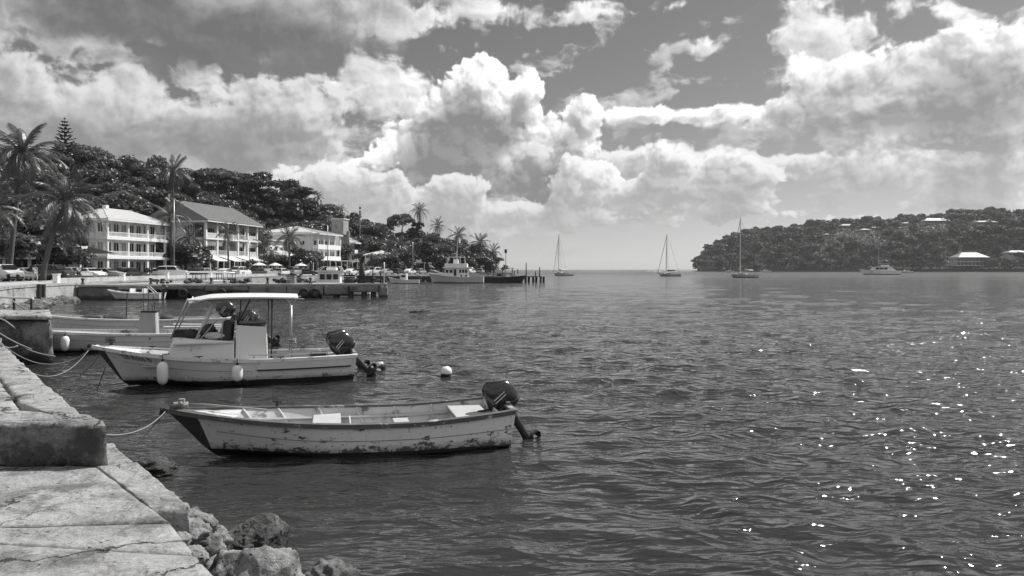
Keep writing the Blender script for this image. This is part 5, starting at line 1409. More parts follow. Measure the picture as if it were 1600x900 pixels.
def rope(name, pts, r, label, m='rope', group=None, cat='rope'):
    o = MB().tube(pts, r, 6).build(name, M[m], None, smooth=True); return tag(o, label, cat, group)
# ---------- the white skiff in front
bow = Vector((-5.17, 10.92, 0)); st = Vector((-.10, 12.15, 0)); L1 = (bow-st).length; c1 = (bow+st)/2; rz1 = heading_rz(*(bow-st).xy)
sk = thing('open_skiff', 'weathered white open skiff with flaking paint and dark bow patch, nearest boat in front', 'boat', (c1.x, c1.y, .0), rz1)
P1 = hull_fn(L1, 1.62, .74, .50, .60, .16, .78, tm=.40, sw=.86, p=2.2, flare=.16)
hull_parts(sk, P1, M['hull_skiff'], M['inner_worn'], M['rail_worn'], wall=.05, rail=(.035,.055))
def seamline(parent, P, s, t0, t1, m, w=.006, out=.004):
    mb = MB()
    for side in (-1, 1):
        rr_ = []
        for i in range(31):
            t = lerp(t0, t1, i/30); a = P(t, s, side); n_ = Vector((0, side*out, 0)); rr_.append([a - n_, a + n_ + Vector((0,0,-w)), a + n_ + Vector((0,0,w)), a - n_ + Vector((0,0,w))])
        mb.loft(rr_)
    return mb.build('plank_seam', m, parent)
seamline(sk, P1, .66, .0, .90, M['seam'])
def thwart(parent, P, t, w, zoff, m, s=.9, th=.04, name='thwart'):
    a = P(t - w/2, s, 1, .05); b = P(t + w/2, s, 1, .05); z = a.z + zoff
    return MB().hexa([(a.x,-a.y,z-th),(b.x,-b.y,z-th),(b.x,b.y,z-th),(a.x,a.y,z-th)], [(a.x,-a.y,z),(b.x,-b.y,z),(b.x,b.y,z),(a.x,a.y,z)]).build(name, m, parent, bevel=.008)
M['seat'] = mat('seat', .40, .6, .10, 2, .1, .004, stain=.15, stain_v=.3, stain_sc=3)
thwart(sk, P1, .56, .085, -.01, M['seat'], .88); thwart(sk, P1, .33, .05, -.05, M['seat'], .80); thwart(sk, P1, .115, .11, -.02, M['seat'], .90)
for (t, w) in ((.56,.085),(.115,.11)):
    a = P1(t + w/2, .45, 1, .08); a2 = P1(t + w/2, .86, 1, .08); MB().box(a.x - .02, a.x + .0, -a.y, a.y, a.z, a2.z - .05).build('bulkhead', M['inner_worn'], sk)
    a = P1(t - w/2, .45, 1, .08); MB().box(a.x, a.x + .02, -a.y, a.y, a.z, a2.z - .05).build('bulkhead', M['inner_worn'], sk)
# foredeck and bow post, inner rib frames
fd = MB(); rr_ = []
for i in range(9):
    t = lerp(.80, .992, i/8); a = P1(t, .99, 1, .03); rr_.append([(a.x, -a.y, a.z-.02), (a.x, 0, a.z+.015), (a.x, a.y, a.z-.02), (a.x, 0, a.z-.05)])
fd.loft(rr_); fd.build('foredeck', M['inner_worn'], sk)
bp = P1(1, 1, 1); 
MB().tube([(bp.x-.25,0,bp.z-.02),(bp.x-.25,0,bp.z+.13)], [.045,.05], 8).tube([(bp.x-.25,-.12,bp.z+.08),(bp.x-.25,.12,bp.z+.08)], .022, 6).build('bow_post', M['wood_grey'], sk)
MB().tube([(bp.x-.10,0,bp.z-.03),(bp.x+.015,0,bp.z-.02),(bp.x+.03,0,bp.z-.10)], [.05,.055,.035], 8).build('stem_head', M['wood_dark'], sk)
for t in (.22, .34, .46, .58, .70, .80):
    for side in (-1, 1):
        a = P1(t, .42, side, .055); b = P1(t, .98, side, .055); MB().tube([a, P1(t, .7, side, .06), b], .022, 6).build('rib', M['inner_worn'], sk)
for side in (-1, 1):
    MB().tube([P1(lerp(.06,.9,i/16), .78, side, .07) for i in range(17)], .022, 6).build('riser', M['seat'], sk)
# rowlock cleat on the far gunwale and a plank lying along the side
cl = P1(.70, 1, -1, .0); MB().tube([(cl.x,cl.y,cl.z),(cl.x,cl.y,cl.z+.09)], .022, 6).tube([(cl.x-.07,cl.y,cl.z+.08),(cl.x+.07,cl.y,cl.z+.10)], .018, 6).build('cleat', M['metal_dark'], sk)
outboard(sk, (-L1/2 - .05, .0, .42), R(31), .82, 0)
tr = P1(0, 1, 1); MB().box(-L1/2 - .015, -L1/2 + .05, -.28, .28, .40, .655).build('transom_pad', M['rail_worn'], sk)
rope('dropped_line', [sk.matrix_world @ Vector((0,0,0))]*0 + [Vector((-.02,11.78,.55)),Vector((.03,11.76,.35)),Vector((-.04,11.74,.15)),Vector((-.02,11.72,-.1))], .012, 'thin dark line hanging from the stern corner of the front skiff into the water', 'rope_dark')
bpy.context.view_layer.update()
bw = Vector((bow.x + .22, bow.y + .06, .76))
rope('mooring_rope', sag(bw - Vector((.2,.02,.06)), Vector((-3.75, 6.7, 1.30)), .12, 22), .0065, 'pale mooring rope sagging from the front skiff bow to the raised kerb block')
rope('mooring_rope', sag(bw - Vector((.2,.02,.06)), Vector((-5.6, 9.3, -.05)), .12, 12), .009, 'thin dark line hanging straight down from the front skiff bow into the water', 'rope_dark')
rope('coiled_rope', [bw + Vector((math.cos(a*1.1)*(.10+.012*math.sin(a*3)), math.sin(a*1.1)*(.09+.01*math.cos(a*2)), .0 + a*.0022)) for a in [k*.4 for k in range(60)]], .012, 'rope wound round the bow post of the front skiff')
rope('bow_line', [bw + Vector((.1,.02,.03)), bw + Vector((.4,.12,.0)), bw + Vector((.75,.10,-.03)), bw + Vector((1.2,.25,-.10))], .014, 'pale rope lying along the foredeck of the front skiff')
# ---------- the canopy boat
bow2 = Vector((-10.12, 17.72, 0)); st2 = Vector((-4.25, 19.65, 0)); L2 = (bow2-st2).length; c2 = (bow2+st2)/2; rz2 = heading_rz(*(bow2-st2).xy)
cb = thing('canopy_boat', 'white motorboat with canopy roof, console and twin outboards, second boat from the front', 'boat', (c2.x, c2.y, 0), rz2)
P2 = hull_fn(L2, 2.15, .98, .60, .62, .25, .80, tm=.42, sw=.88, p=2.3, flare=.18)
hull_parts(cb, P2, M['hull_cab'], M['inner_worn'], M['rail_light'], wall=.07, rail=(.05,.07), strakes=[(.74,.95,.02,.40,.035,M['hull_plain'])])
seamline(cb, P2, .70, .42, .92, M['seam'])
MB().loft([[P2(t, .705, sd) + Vector((0, sd*.045, 0)), P2(t, .74, sd) + Vector((0, sd*.045, 0)), P2(t, .74, sd), P2(t, .705, sd)] for sd in (1,) for t in [.02 + .38*i/12 for i in range(13)]]).loft([[P2(t, .705, -1) + Vector((0, -.045, 0)), P2(t, .74, -1) + Vector((0, -.045, 0)), P2(t, .74, -1), P2(t, .705, -1)] for t in [.02 + .38*i/12 for i in range(13)]]).build('rubber_strip', M['rubber'], cb)
MB().loft([[P2(t, .36+.0*i, sd) + Vector((0, sd*.02, 0)), P2(t, .40, sd) + Vector((0, sd*.02, 0)), P2(t, .40, sd), P2(t, .36, sd)] for sd in (1,) for i, t in enumerate([.76 + .08*i/5 for i in range(6)])]).build('spray_strip', M['rubber'], cb)
def fr2(u, v, z): return (u, v, z)
# fore console / low cabin: local x forward; sits amidships
def coam():
    mb = MB(); x0, x1 = -.15, 1.35; w = .62
    mb.hexa([(x0,-w,.30),(x1+.18,-w*.78,.30),(x1+.18,w*.78,.30),(x0,w,.30)], [(x0,-w,1.02),(x1-.12,-w*.78,1.14),(x1-.12,w*.78,1.14),(x0,w,1.02)])
    return mb
coam().build('cabin', M['white_paint'], cb, bevel=.03)
MB().box(-.16, 1.22, -.645, .645, .985, 1.01).build('cabin_moulding', M['rail_light'], cb)
MB().hexa([(-.95,-.60,.30),(-.17,-.60,.30),(-.17,.60,.30),(-.95,.60,.30)], [(-.90,-.58,1.36),(-.19,-.58,1.42),(-.19,.58,1.42),(-.90,.58,1.36)]).build('console', M['white_paint'], cb, bevel=.025)
MB().box(-.90, -.22, -.50, .50, 1.425, 1.455).build('console_top', M['metal_dark'], cb)
MB().box(.95, 1.30, -.3, .3, 1.135, 1.22).box(1.0, 1.25, -.2, .2, 1.22, 1.30).build('hatch', M['wood_dark'], cb)
for (x, y, hh) in ((-.05,-.2,.50),(-.02,.28,.52),(.42,.12,.42)):
    s = MB(); s.hexa([(x-.05,y-.19,1.02),(x+.28,y-.19,1.02),(x+.28,y+.19,1.02),(x-.05,y+.19,1.02)], [(x-.08,y-.17,1.02+hh),(x+.12,y-.17,1.02+hh),(x+.12,y+.17,1.02+hh),(x-.08,y+.17,1.02+hh)]); s.build('seat_back', M['metal_dark'], cb, bevel=.06)
sw_ = MB(); rings = []
for i in range(17): a = 6.2832*i/16; rings.append([(-.12 + .2*math.cos(a)*.35 + .012*math.cos(b), .2*math.cos(a) + .012*math.cos(b)*math.cos(a), 1.45 + .2*math.sin(a) + .012*math.sin(b)) for b in (0, 1.57, 3.14, 4.71)])
sw_.loft(rings, cap=False).build('steering_wheel', M['metal_dark'], cb)
# canopy posts
def pole(a, b, r=.018, m='metal_grey', nm='canopy_post'): return MB().tube([a, b], r, 8).build(nm, M[m], cb, smooth=True)
zc = 2.10
pole((1.30,-.48,1.12),(.90,-.62,zc)); pole((1.30,.48,1.12),(.90,.62,zc)); pole((.72,-.56,1.10),(.30,-.62,zc), .022, 'rail_light'); pole((.72,.56,1.10),(.30,.62,zc), .022, 'rail_light')
pole((-.22,-.52,1.44),(-.28,-.60,zc), .014, 'metal_dark'); pole((-.22,.52,1.44),(-.55,.60,zc), .018, 'metal_dark')
pole((-.55,-.60,1.38),(-.62,-.66,zc), .014, 'rail_light')
pole((-1.02,.72,.60),(-1.04,.66,zc), .018, 'metal_dark'); pole((-.94,-.3,.40),(-.95,-.3,zc), .012, 'metal_dark')
pole((-1.50,-.95,.60),(-1.50,-.70,1.93), .016, 'metal_grey'); pole((-1.50,.95,.60),(-1.50,.70,1.93), .018, 'metal_grey')
for y in (-.70, .70):
    pole((-1.50,y,1.93),(-1.34,y,zc), .016, 'rail_light', 'brace'); pole((-1.50,y,1.93),(-1.66,y,zc), .016, 'rail_light', 'brace')
# canopy: moulded shell, crowned, with a drooping front
mb = MB(); top = []; 
nx_, ny_ = 18, 10
def canz(u, v): return zc + .065*(1-v*v) + .03*math.sin(u*math.pi) - .10*max(0, (u-.80)/.20)**1.6
vs = []; 
for i in range(nx_+1):
    for j in range(ny_+1):
        u = i/nx_; v = -1 + 2*j/ny_; hw = .98*(1 - .16*max(0, (u-.75)/.25)**2 - .10*max(0, (.12-u)/.12)**2); x = lerp(-1.66, .84, u) + .10*(1-v*v)*max(0,(u-.85)/.15)
        vs.append((x, v*hw, canz(u, v)))
n0 = len(vs); vs += [(x, y, z - .034 - .0*z) for x, y, z in vs]; fs = []
for i in range(nx_):
    for j in range(ny_):
        a = i*(ny_+1)+j; b = a+ny_+1; fs.append((a, b, b+1, a+1)); fs.append((a+n0, a+1+n0, b+1+n0, b+n0))
for i in range(nx_):
    a = i*(ny_+1); b = a+ny_+1; fs.append((a, a+n0, b+n0, b)); a += ny_; b += ny_; fs.append((a, b, b+n0, a+n0))
for j in range(ny_): fs.append((j, j+1, j+1+n0, j+n0)); a = nx_*(ny_+1)+j; fs.append((a, a+n0, a+1+n0, a+1))
mb.add(vs, fs); cn = mb.build('canopy', M['canopy_shell'], cb, auto=45)
MB().tube([(-1.8,-.90,zc-.04),(-.9,-.95,zc-.01),(.9,-.88,zc-.05)], .02, 6).tube([(-1.8,.90,zc-.04),(-.9,.95,zc-.01),(.9,.88,zc-.05)], .02, 6).build('canopy_frame', M['metal_grey'], cn)
thwart(cb, P2, .12, .11, -.04, M['seat'], .94); thwart(cb, P2, .78, .09, -.10, M['seat'], .85)
a = P2(.06, .9, 1, .08); MB().box(a.x, a.x + .03, -a.y, a.y, .2, a.z - .03).build('bulkhead', M['inner_worn'], cb)
fd = MB(); rr_ = []
for i in range(9):
    t = lerp(.84, .992, i/8); a = P2(t, .99, 1, .03); rr_.append([(a.x, -a.y, a.z-.03), (a.x, 0, a.z+.02), (a.x, a.y, a.z-.03), (a.x, 0, a.z-.08)])
fd.loft(rr_).build('foredeck', M['white_paint'], cb)
bp2 = P2(1, 1, 1)
MB().tube([(bp2.x-.42,0,bp2.z-.02),(bp2.x-.42,0,bp2.z+.16)], [.04,.045], 8).tube([(bp2.x-.42,-.13,bp2.z+.12),(bp2.x-.42,.13,bp2.z+.12)], .022, 6).build('bow_post', M['metal_dark'], cb)
MB().tube([(bp2.x-.10,0,bp2.z-.02),(bp2.x+.06,0,bp2.z-.0),(bp2.x+.08,0,bp2.z-.06)], [.05,.05,.03], 8).build('bow_roller', M['metal_dark'], cb)
for k, (t, sd) in enumerate(((.72,1),(.60,1),(.80,-1),(.30,1),(.20,-1))):
    q = P2(t, 1, sd, .03); MB().tube([(q.x-.08,q.y,q.z+.05),(q.x+.08,q.y,q.z+.05)], .014, 6).tube([(q.x,q.y,q.z),(q.x,q.y,q.z+.05)], .016, 6).build('cleat', M['metal_dark'], cb)
outboard(cb, (-L2/2 + .10, .30, .56), R(41), .94, 0, tiller=False); outboard(cb, (-L2/2 + .12, -.50, .56), R(38), .94, R(14), tiller=False)
MB().box(-L2/2 - .02, -L2/2 + .06, -.7, .7, .42, .67).build('transom_pad', M['wood_grey'], cb)
# painted name on the bow
def text_mesh(s, size, depth, m, name):
    cu = bpy.data.curves.new(name, 'FONT'); cu.body = s; cu.size = size; cu.extrude = depth; cu.align_x = 'LEFT'
    o = bpy.data.objects.new(name, cu); COL.objects.link(o); bpy.context.view_layer.update()
    me = bpy.data.meshes.new_from_object(o.evaluated_get(bpy.context.evaluated_depsgraph_get())); bpy.data.objects.remove(o); bpy.data.curves.remove(cu)
    me.materials.clear(); me.materials.append(m); return me
tm_ = text_mesh('·LB Rous B·', .17, .004, M['metal_dark'], 'boat_name')
# the near (port) side of this hull: bow is +x, port is +y; the name runs aft from near the bow and follows the sheer
for v in tm_.vertices:
    tx, ty, tz = v.co; x = P2(.925, 1, 1).x - .22 - tx*.92; 
    lo, hi = .3, 1.0
    for _ in range(24):
        md = (lo+hi)/2
        if P2(md, .84, 1).x < x: lo = md
        else: hi = md
    s_ = .80 + ty*1.05; q = P2(lo, s_, 1); v.co = q + Vector((0, .006 + tz, 0))
bm_ = bmesh.new(); bm_.from_mesh(tm_); bmesh.ops.reverse_faces(bm_, faces=bm_.faces); bm_.to_mesh(tm_); bm_.free()
place(tm_, 'boat_name', cb)
bpy.context.view_layer.update()
# fenders hang from the gunwale
def fender(P_boat, root, t, side, L_, r_, label, drop=.12, m='buoy_white', shape=1.0):
    q = root.matrix_world @ (P_boat(t, 1, side) + Vector((0, side*(r_ + .05), 0)))
    o = thing('fender', label, 'fender', (q.x, q.y, q.z - drop - L_), 0)
    MB().lathe([(.015,0),(r_*.45,.02),(r_*.85,L_*.14),(r_,L_*.35),(r_,L_*.72),(r_*.8,L_*.90),(r_*.35,L_*.98),(.02,L_)], 16).build('body', M[m], o, smooth=True)
    MB().tube([(0,0,L_-.01),(0,0,L_+.05)], .035, 8).build('eye', M['metal_dark'], o); MB().tube([(0,0,L_+.03),(0,-side*.0,L_+drop+.05)], .010, 6).build('lanyard', M['rope_dark'], o)
fender(P2, cb, .728, 1, .56, .125, 'long white fender hanging near the bow of the canopy boat', .10)
fender(P2, cb, .46, 1, .40, .125, 'shorter white fender hanging below the console of the canopy boat', .10)
bw2 = Vector((bow2.x, bow2.y, .96))
rope('mooring_rope', sag(bw2, Vector((-10.55, 14.9, 1.5)), .80, 24), .011, 'pale mooring rope drooping from the canopy boat bow almost to the water')
rope('mooring_rope', sag(bw2 + Vector((.03,.05,-.02)), Vector((-11.9, 16.6, 1.5)), .62, 24), .011, 'second mooring rope from the canopy boat bow to the quay, the higher one')
rope('mooring_rope', sag(bw2 + Vector((.22,.1,-.1)), on(118, 590, -.1), .10, 14), .012, 'thin line running from the canopy boat bow down into the water', 'rope')
rope('slack_line', [on(205,612,.0) + Vector((0,0,.0))]*0 + sag(on(150,612,-.05), at(165,573,16.6), .02, 4), .010, 'short dark line under the canopy boat bow slanting into the water', 'rope_dark')
rope('coiled_rope', [root_ + Vector((math.cos(a)*.12, math.sin(a)*.10, .02 + a*.006)) for root_ in [cb.matrix_world @ Vector((bp2.x-.42, 0, bp2.z+.02))] for a in [k*.45 for k in range(50)]], .016, 'dark rope wound round the bow post of the canopy boat', 'rope_dark')
rope('coiled_rope', [root_ + Vector((math.cos(a)*.10, math.sin(a)*.10, -.05 + a*.006)) for root_ in [cb.matrix_world @ Vector((-1.50, .86, 1.0))] for a in [k*.5 for k in range(40)]], .014, 'pale rope tied round the rear canopy post of the canopy boat', 'rope')
# gear aboard the canopy boat
MB().tube([(.15,-.50,1.08),(.12,-.48,1.50),(.12,.48,1.50),(.15,.50,1.08)], .018, 6).tube([(.62,-.52,1.10),(.30,-.48,1.50)], .014, 6).tube([(.62,.52,1.10),(.30,.48,1.50)], .014, 6).build('windscreen_frame', M['metal_grey'], cb)
MB().tube([P2(lerp(.10,.42,i/10), 1, 1, .10) + Vector((0,0,.10)) for i in range(11)], .016, 6).tube([P2(.12,1,1,.10), P2(.12,1,1,.10)+Vector((0,0,.1))], .014, 5).tube([P2(.40,1,1,.10), P2(.40,1,1,.10)+Vector((0,0,.1))], .014, 5).build('side_rail', M['metal_grey'], cb)
def aboard(name, root, loc, sc_, seed, label, m, cat):
    q = root.matrix_world @ Vector(loc); o = place(rock_mesh(seed, 4, 5, .16, m=M[m], name=name), name, None, q, (0, 0, seed), sc_); return tag(o, label, cat)
aboard('bundle', cb, (.86,.20,1.20), (.26,.18,.12), 301, 'dark bundled jacket lying on the cabin top of the canopy boat', 'cloth_dark', 'bundle')
aboard('bundle', cb, (.50,-.25,1.22), (.20,.22,.15), 303, 'dark bag between the seats and windscreen of the canopy boat', 'metal_dark', 'bag')
aboard('bundle', cb, (.30,.40,1.16), (.24,.13,.09), 305, 'pale crumpled cloth beside the seats of the canopy boat', 'cloth_light', 'cloth')
aboard('bundle', cb, (2.05,.0,.62), (.30,.24,.14), 307, 'dark heap of net in the bow of the canopy boat', 'cloth_dark', 'net')
aboard('bundle', b_sk, (1.05,.25,.36), (.16,.12,.09), 309, 'small dark heap on the floor near the bow of the front skiff', 'cloth_dark', 'bundle') if False else None
q = cb.matrix_world @ Vector((-2.2,.2,.42)); ft = thing('fuel_tank', 'dark fuel tank on the stern floor of the canopy boat', 'fuel tank', q, rz2)
MB().box(-.22,.22,-.15,.15,0,.24).build('body', M['metal_dark'], ft, bevel=.04); MB().tube([(0,0,.24),(0,0,.29)], .04, 8).build('cap', M['decal'], ft)
# ---------- two open boats behind, moored to the stone jetty
def open_boat(name, label, bow_, stern_, B, fb, hullm, console=None, motor=True, tarp=False, fb_bow=.9):
    b_, s_ = Vector(bow_), Vector(stern_); L_ = (b_-s_).length; c_ = (b_+s_)/2; o = thing(name, label, 'boat', (c_.x, c_.y, 0), heading_rz(*(b_-s_).xy))
    P = hull_fn(L_, B, fb_bow, fb, fb + .04, .22, .75, tm=.42, sw=.86, p=2.2, flare=.17)
    hull_parts(o, P, hullm, M['inner_worn'], M['rail_light'], wall=.06, rail=(.04,.06), ns=26)
    seamline(o, P, .72, .02, .92, M['seam'])
    for t in (.15, .38, .66): thwart(o, P, t, .08, -.05, M['seat'], .86)
    if console:
        x, w, h, d = console; MB().hexa([(x-d/2,-w/2,.2),(x+d/2,-w/2,.2),(x+d/2,w/2,.2),(x-d/2,w/2,.2)], [(x-d/2+.04,-w/2,h),(x+d/2-.10,-w/2,h+.02),(x+d/2-.10,w/2,h+.02),(x-d/2+.04,w/2,h)]).build('console', M['wall_grey'], o, bevel=.02)
        MB().box(x-d/2, x+d/2-.12, -w/2-.02, w/2+.02, h+.022, h+.06).build('console_top', M['metal_dark'], o)
        for k, yy in enumerate((-.2,.1,.3)): MB().tube([(x-.1+.1*k, yy, h), (x-.14+.12*k, yy, h+.55+.15*k)], .012, 5).build('rod', M['metal_dark'], o)
    if motor: outboard(o, (-L_/2-.05, 0, fb+.04), R(44), 1.1, 0, tiller=False)
    for side in (-1, 1): MB().tube([P(lerp(.05,.93,i/20), .80, side, .075) for i in range(21)], .02, 5).build('riser', M['seat'], o)
    return o, P
b3, P3 = open_boat('open_boat', 'white open boat with square grey console moored behind the canopy boat', (-16.4, 24.3, 0), (-9.3, 26.6, 0), 2.0, .62, M['hull_back'], (-.25, .75, 1.32, .62), fb_bow=.86)
b4, P4 = open_boat('open_boat', 'long low pale open boat, farthest of the boats moored by the stone jetty', (-20.2, 30.6, 0), (-12.2, 32.0, 0), 2.0, .70, M['hull_plain'], None, fb_bow=.98)
bpy.context.view_layer.update()
fender(P3, b3, .78, 1, .5, .13, 'grey fender on the bow of the open boat beside the stone jetty', .10)
for k, (x, y, s_, lb) in enumerate(((1.6,0,.30,'dark net bundle in the bow of the farthest open boat'),(.6,.2,.34,'dark bag amidships in the farthest open boat'),(-1.4,0,.28,'dark bundle near the stern of the farthest open boat'))):
    q = b4.matrix_world @ Vector((x, y, .72)); o = place(rock_mesh(200+k, 3, 6, .12, m=M['cloth_dark'], name='bundle'), 'bundle', None, q, (0,0,k), (s_*1.5, s_, s_*.6)); tag(o, lb, 'bundle')
for k, (x, h, lb) in enumerate(((.2,1.5,'thin upright pole in the farthest open boat, left of two'),(-.9,1.1,'thin upright pole in the farthest open boat, right of two'))):
    q = b4.matrix_world @ Vector((x, 0, .3)); o = MB().tube([(0,0,0),(.05,0,h)], .022, 6).build('pole', M['wood_dark']); o.location = q; tag(o, lb, 'pole')
# planks / oars lying across boat three
for k, (a_, b_, lb) in enumerate((((-2.8,.5,.80),(-.8,.55,.84),'pale plank lying along the stern of the open boat with grey console'),((-2.9,-.3,.80),(-1.0,-.35,.86),'second plank lying on the far side of the open boat with grey console'))):
    q = [b3.matrix_world @ Vector(p) for p in (a_, b_)]; o = MB().tube(q, .05, 5, flat=.35).build('plank', M['trim']); tag(o, lb, 'plank')
# ropes draped over the stone jetty
jz = 1.47
rope('mooring_rope', sag((-16.6,24.5,.86), (-15.2,22.6,jz), .12, 10), .018, 'short rope from the open boat bow up to the stone jetty')
rope('draped_rope', [at(-10,494,21.9), at(8,501,21.85), at(20,510,21.8), at(24,514,21.8)], .022, 'frayed rope hanging over the face of the stone jetty near its top')
rope('draped_rope', sag(at(-30,500,21.0), at(50,546,21.6), .08, 12), .022, 'long pale rope slanting down across the dark face of the stone jetty')
rope('draped_rope', sag(at(40,545,21.7), at(86,557,21.7), .03, 10), .020, 'pale rope running along the foot of the stone jetty to its corner')
rope('draped_rope', sag(at(-5,533,17.5), at(28,540,17.8), .10, 10), .020, 'slack rope between quay edge and stone jetty')
rope('draped_rope', sag(at(20,470,27), at(64,489,23.0), .10, 10), .024, 'pale rope coming down from the seawall onto the jetty top')
rope('edge_rope', [Vector((-10.55,14.9,1.53)), Vector((-9.9,14.1,1.53)), Vector((-9.3,13.4,1.53)), Vector((-8.9,12.8,1.53)), Vector((-8.5,12.3,1.53))], .012, 'pale rope end lying along the quay edge')
# timber rail along the shore left
rl = thing('timber_rail', 'low pale timber rail on posts beside the seawall above the stone jetty', 'rail', tuple(at(-5,470,40)))
a_ = at(-8,464,40) - at(-5,470,40); b_ = at(52,466,40) - at(-5,470,40)
MB().tube([a_, b_], .07, 6).build('rail', M['trim'], rl); [MB().tube([a_.lerp(b_, k) + Vector((0,0,-.9)), a_.lerp(b_, k)], .06, 6).build('post', M['wood_dark'], rl) for k in (.1,.5,.95)]
for k, (px, Y) in enumerate(((61,57),(68,60))):
    o = MB().tube([(0,0,-1.6),(0,0,.45)], .16, 8).build('mooring_pile', M['wood_dark']); o.location = at(px, 453, Y); tag(o, ['thick dark pile standing against the seawall, left of two','thinner dark pile against the seawall, right of two'][k], 'pile')
# ---------- buoys
def buoy(px, py, r_, label, m, dark=False):
    c = on(px, py, 0); o = thing('mooring_buoy', label, 'buoy', (c.x, c.y, 0))
    pr = [(r_*math.sin(a), -r_*math.cos(a) + r_*.55) for a in [math.pi*k/14 for k in range(15)]]
    MB().lathe(pr, 22).build('body', m, o, smooth=True)
    MB().tube([(0,0,r_*1.5),(0,0,r_*1.72)], .03, 6).build('eye', M['metal_dark'], o); return o
def two_tone():
    m, t, b = new_mat('buoy_two_tone'); P = coords(t); x, y, z = P.xyz()
    k = (z + x*-.9 + noise(P, 6, 3)*.08).ramp(.16, .18); put(t, b, 'Base Color', mixv(k, .03, .45)); b.inputs['Roughness'].default_value = .45; return m
def buoy_w():
    m, t, b = new_mat('buoy_waterline'); P = coords(t); x, y, z = P.xyz()
    k = (z + noise(P, 9, 4)*.06).ramp(.06, .09); put(t, b, 'Base Color', mixv(k, .05, (noise(P, 7, 5)*.2 + .6))); b.inputs['Roughness'].default_value = .5; return m
buoy(594, 578, .155, 'dark mooring buoy with pale cap just behind the canopy boat engines', two_tone())
buoy(697, 586, .155, 'white round mooring buoy floating alone right of the canopy boat', buoy_w())
# ---------- boats against the long pier
def small_boat(label, px0, px1, wl, B=1.9, fb=.7, hm='hull_plain', tall=.95, skew=.10, stuff=True, name='moored_boat'):
    y0 = F*H/(wl-HZ); a = Vector(((px0-800)*y0/F, y0 - skew*2, 0)); b = Vector(((px1-800)*y0/F, y0 + skew*2, 0)); L_ = (a-b).length; c = (a+b)/2
    o = thing(name, label, 'boat', (c.x, c.y, 0), heading_rz(*(a-b).xy)); P = hull_fn(L_, B, tall, fb, fb + .03, .25, .9, tm=.42, sw=.86, flare=.2)
    hull_parts(o, P, M[hm], M['inner_worn'], M['rail_light'], ns=20, m=7, wall=.08, rail=(.06,.09)); return o, P, L_
o, P, L_ = small_boat('small white open boat with curved windscreen moored under the left part of the long pier', 170, 253, 468.5, 1.9, .62, tall=.95)
thwart(o, P, .2, .1, -.05, M['seat']); thwart(o, P, .4, .08, -.05, M['seat'])
ws = MB()
for k in range(2):
    x = .15 - k*1.1; ws.loft([[(x + .28*math.cos(a), .6*math.sin(a)*1.0, .62 + .42*h_) for a in [-1.4 + 2.8*i/10 for i in range(11)]] for h_ in (0, 1)], cap=False, closed=False)
ws.build('windscreen', M['trim'], o); MB().box(-.5,.2,-.55,.55,.3,.7).build('console', M['white_paint'], o, bevel=.04)
outboard(o, (-L_/2-.05, 0, .66), R(-8), 1.0, 0, tiller=False); MB().tube([(-L_/2+.6,.3,.6),(-L_/2+1.3,.3,1.25)], .03, 6).tube([(-L_/2+.6,-.3,.6),(-L_/2+1.3,-.3,1.25)], .03, 6).build('grab_rail', M['trim'], o)
o, P, L_ = small_boat('long pale cabin boat with dark square windows moored in front of the long pier', 258, 402, 465.2, 2.6, .95, tall=1.5, skew=.2)
cbn = MB().hexa([(-.5,-.85,.7),(2.9,-.7,.8),(2.9,.7,.8),(-.5,.85,.7)], [(-.5,-.8,1.75),(2.5,-.62,1.6),(2.5,.62,1.6),(-.5,.8,1.75)]).build('cabin', M['white_paint'], o, bevel=.04)
for x in (.1, 1.0, 1.9): MB().box(x-.22, x+.22, -.9+ .0, .9, 1.15, 1.50).build('window', M['glass_dark'], o)
MB().box(-2.0,-.55,-.85,.85,.7,1.72).build('deckhouse', M['white_paint'], o, bevel=.04); MB().lathe([(.0,0),(.16,0),(.16,.04)], 12).xf(Matrix.Translation((-1.3,.87,1.25)) @ Matrix.Rotation(R(-90),4,'X')).build('porthole', M['metal_grey'], o)
MB().box(-1.75,-1.4,.84,.90,1.2,1.5).build('window', M['glass_dark'], o)
MB().tube([(.0,0,1.7),(.1,0,3.4)], .05, 6).build('mast', M['trim'], o); MB().tube([(-3.6,-.7,1.0),(-3.6,-.7,1.45),(-2.2,-.75,1.45)], .03, 6).tube([(-3.6,.7,1.0),(-3.6,.7,1.45),(-2.2,.75,1.45)], .03, 6).build('stern_rail', M['trim'], o)
# white cabin cruiser behind the pier
def px_y(px, Y): return ((px-800)*Y/F, Y)
x_, y_ = px_y(524, 80); o = thing('cabin_cruiser', 'white cabin cruiser with flat roof and flybridge rail lying behind the long pier', 'boat', (x_, y_, 0), R(186)); P = hull_fn(7.6, 2.5, 1.5, 1.05, 1.05, .3, 1.0)
hull_parts(o, P, M['hull_plain'], M['inner_worn'], M['rail_light'], ns=20, m=7, wall=.08)
MB().hexa([(-.6,-.95,.9),(2.1,-.85,.9),(2.1,.85,.9),(-.6,.95,.9)], [(-.6,-.9,2.55),(1.7,-.8,2.55),(1.7,.8,2.55),(-.6,.9,2.55)]).build('wheelhouse', M['white_paint'], o, bevel=.04)
for x in (-.15, .55, 1.25): MB().box(x-.26, x+.26, -.97, .97, 1.75, 2.3).build('window', M['glass_dark'], o)
MB().box(-1.0,2.0,-1.05,1.05,2.56,2.68).build('roof', M['trim'], o)
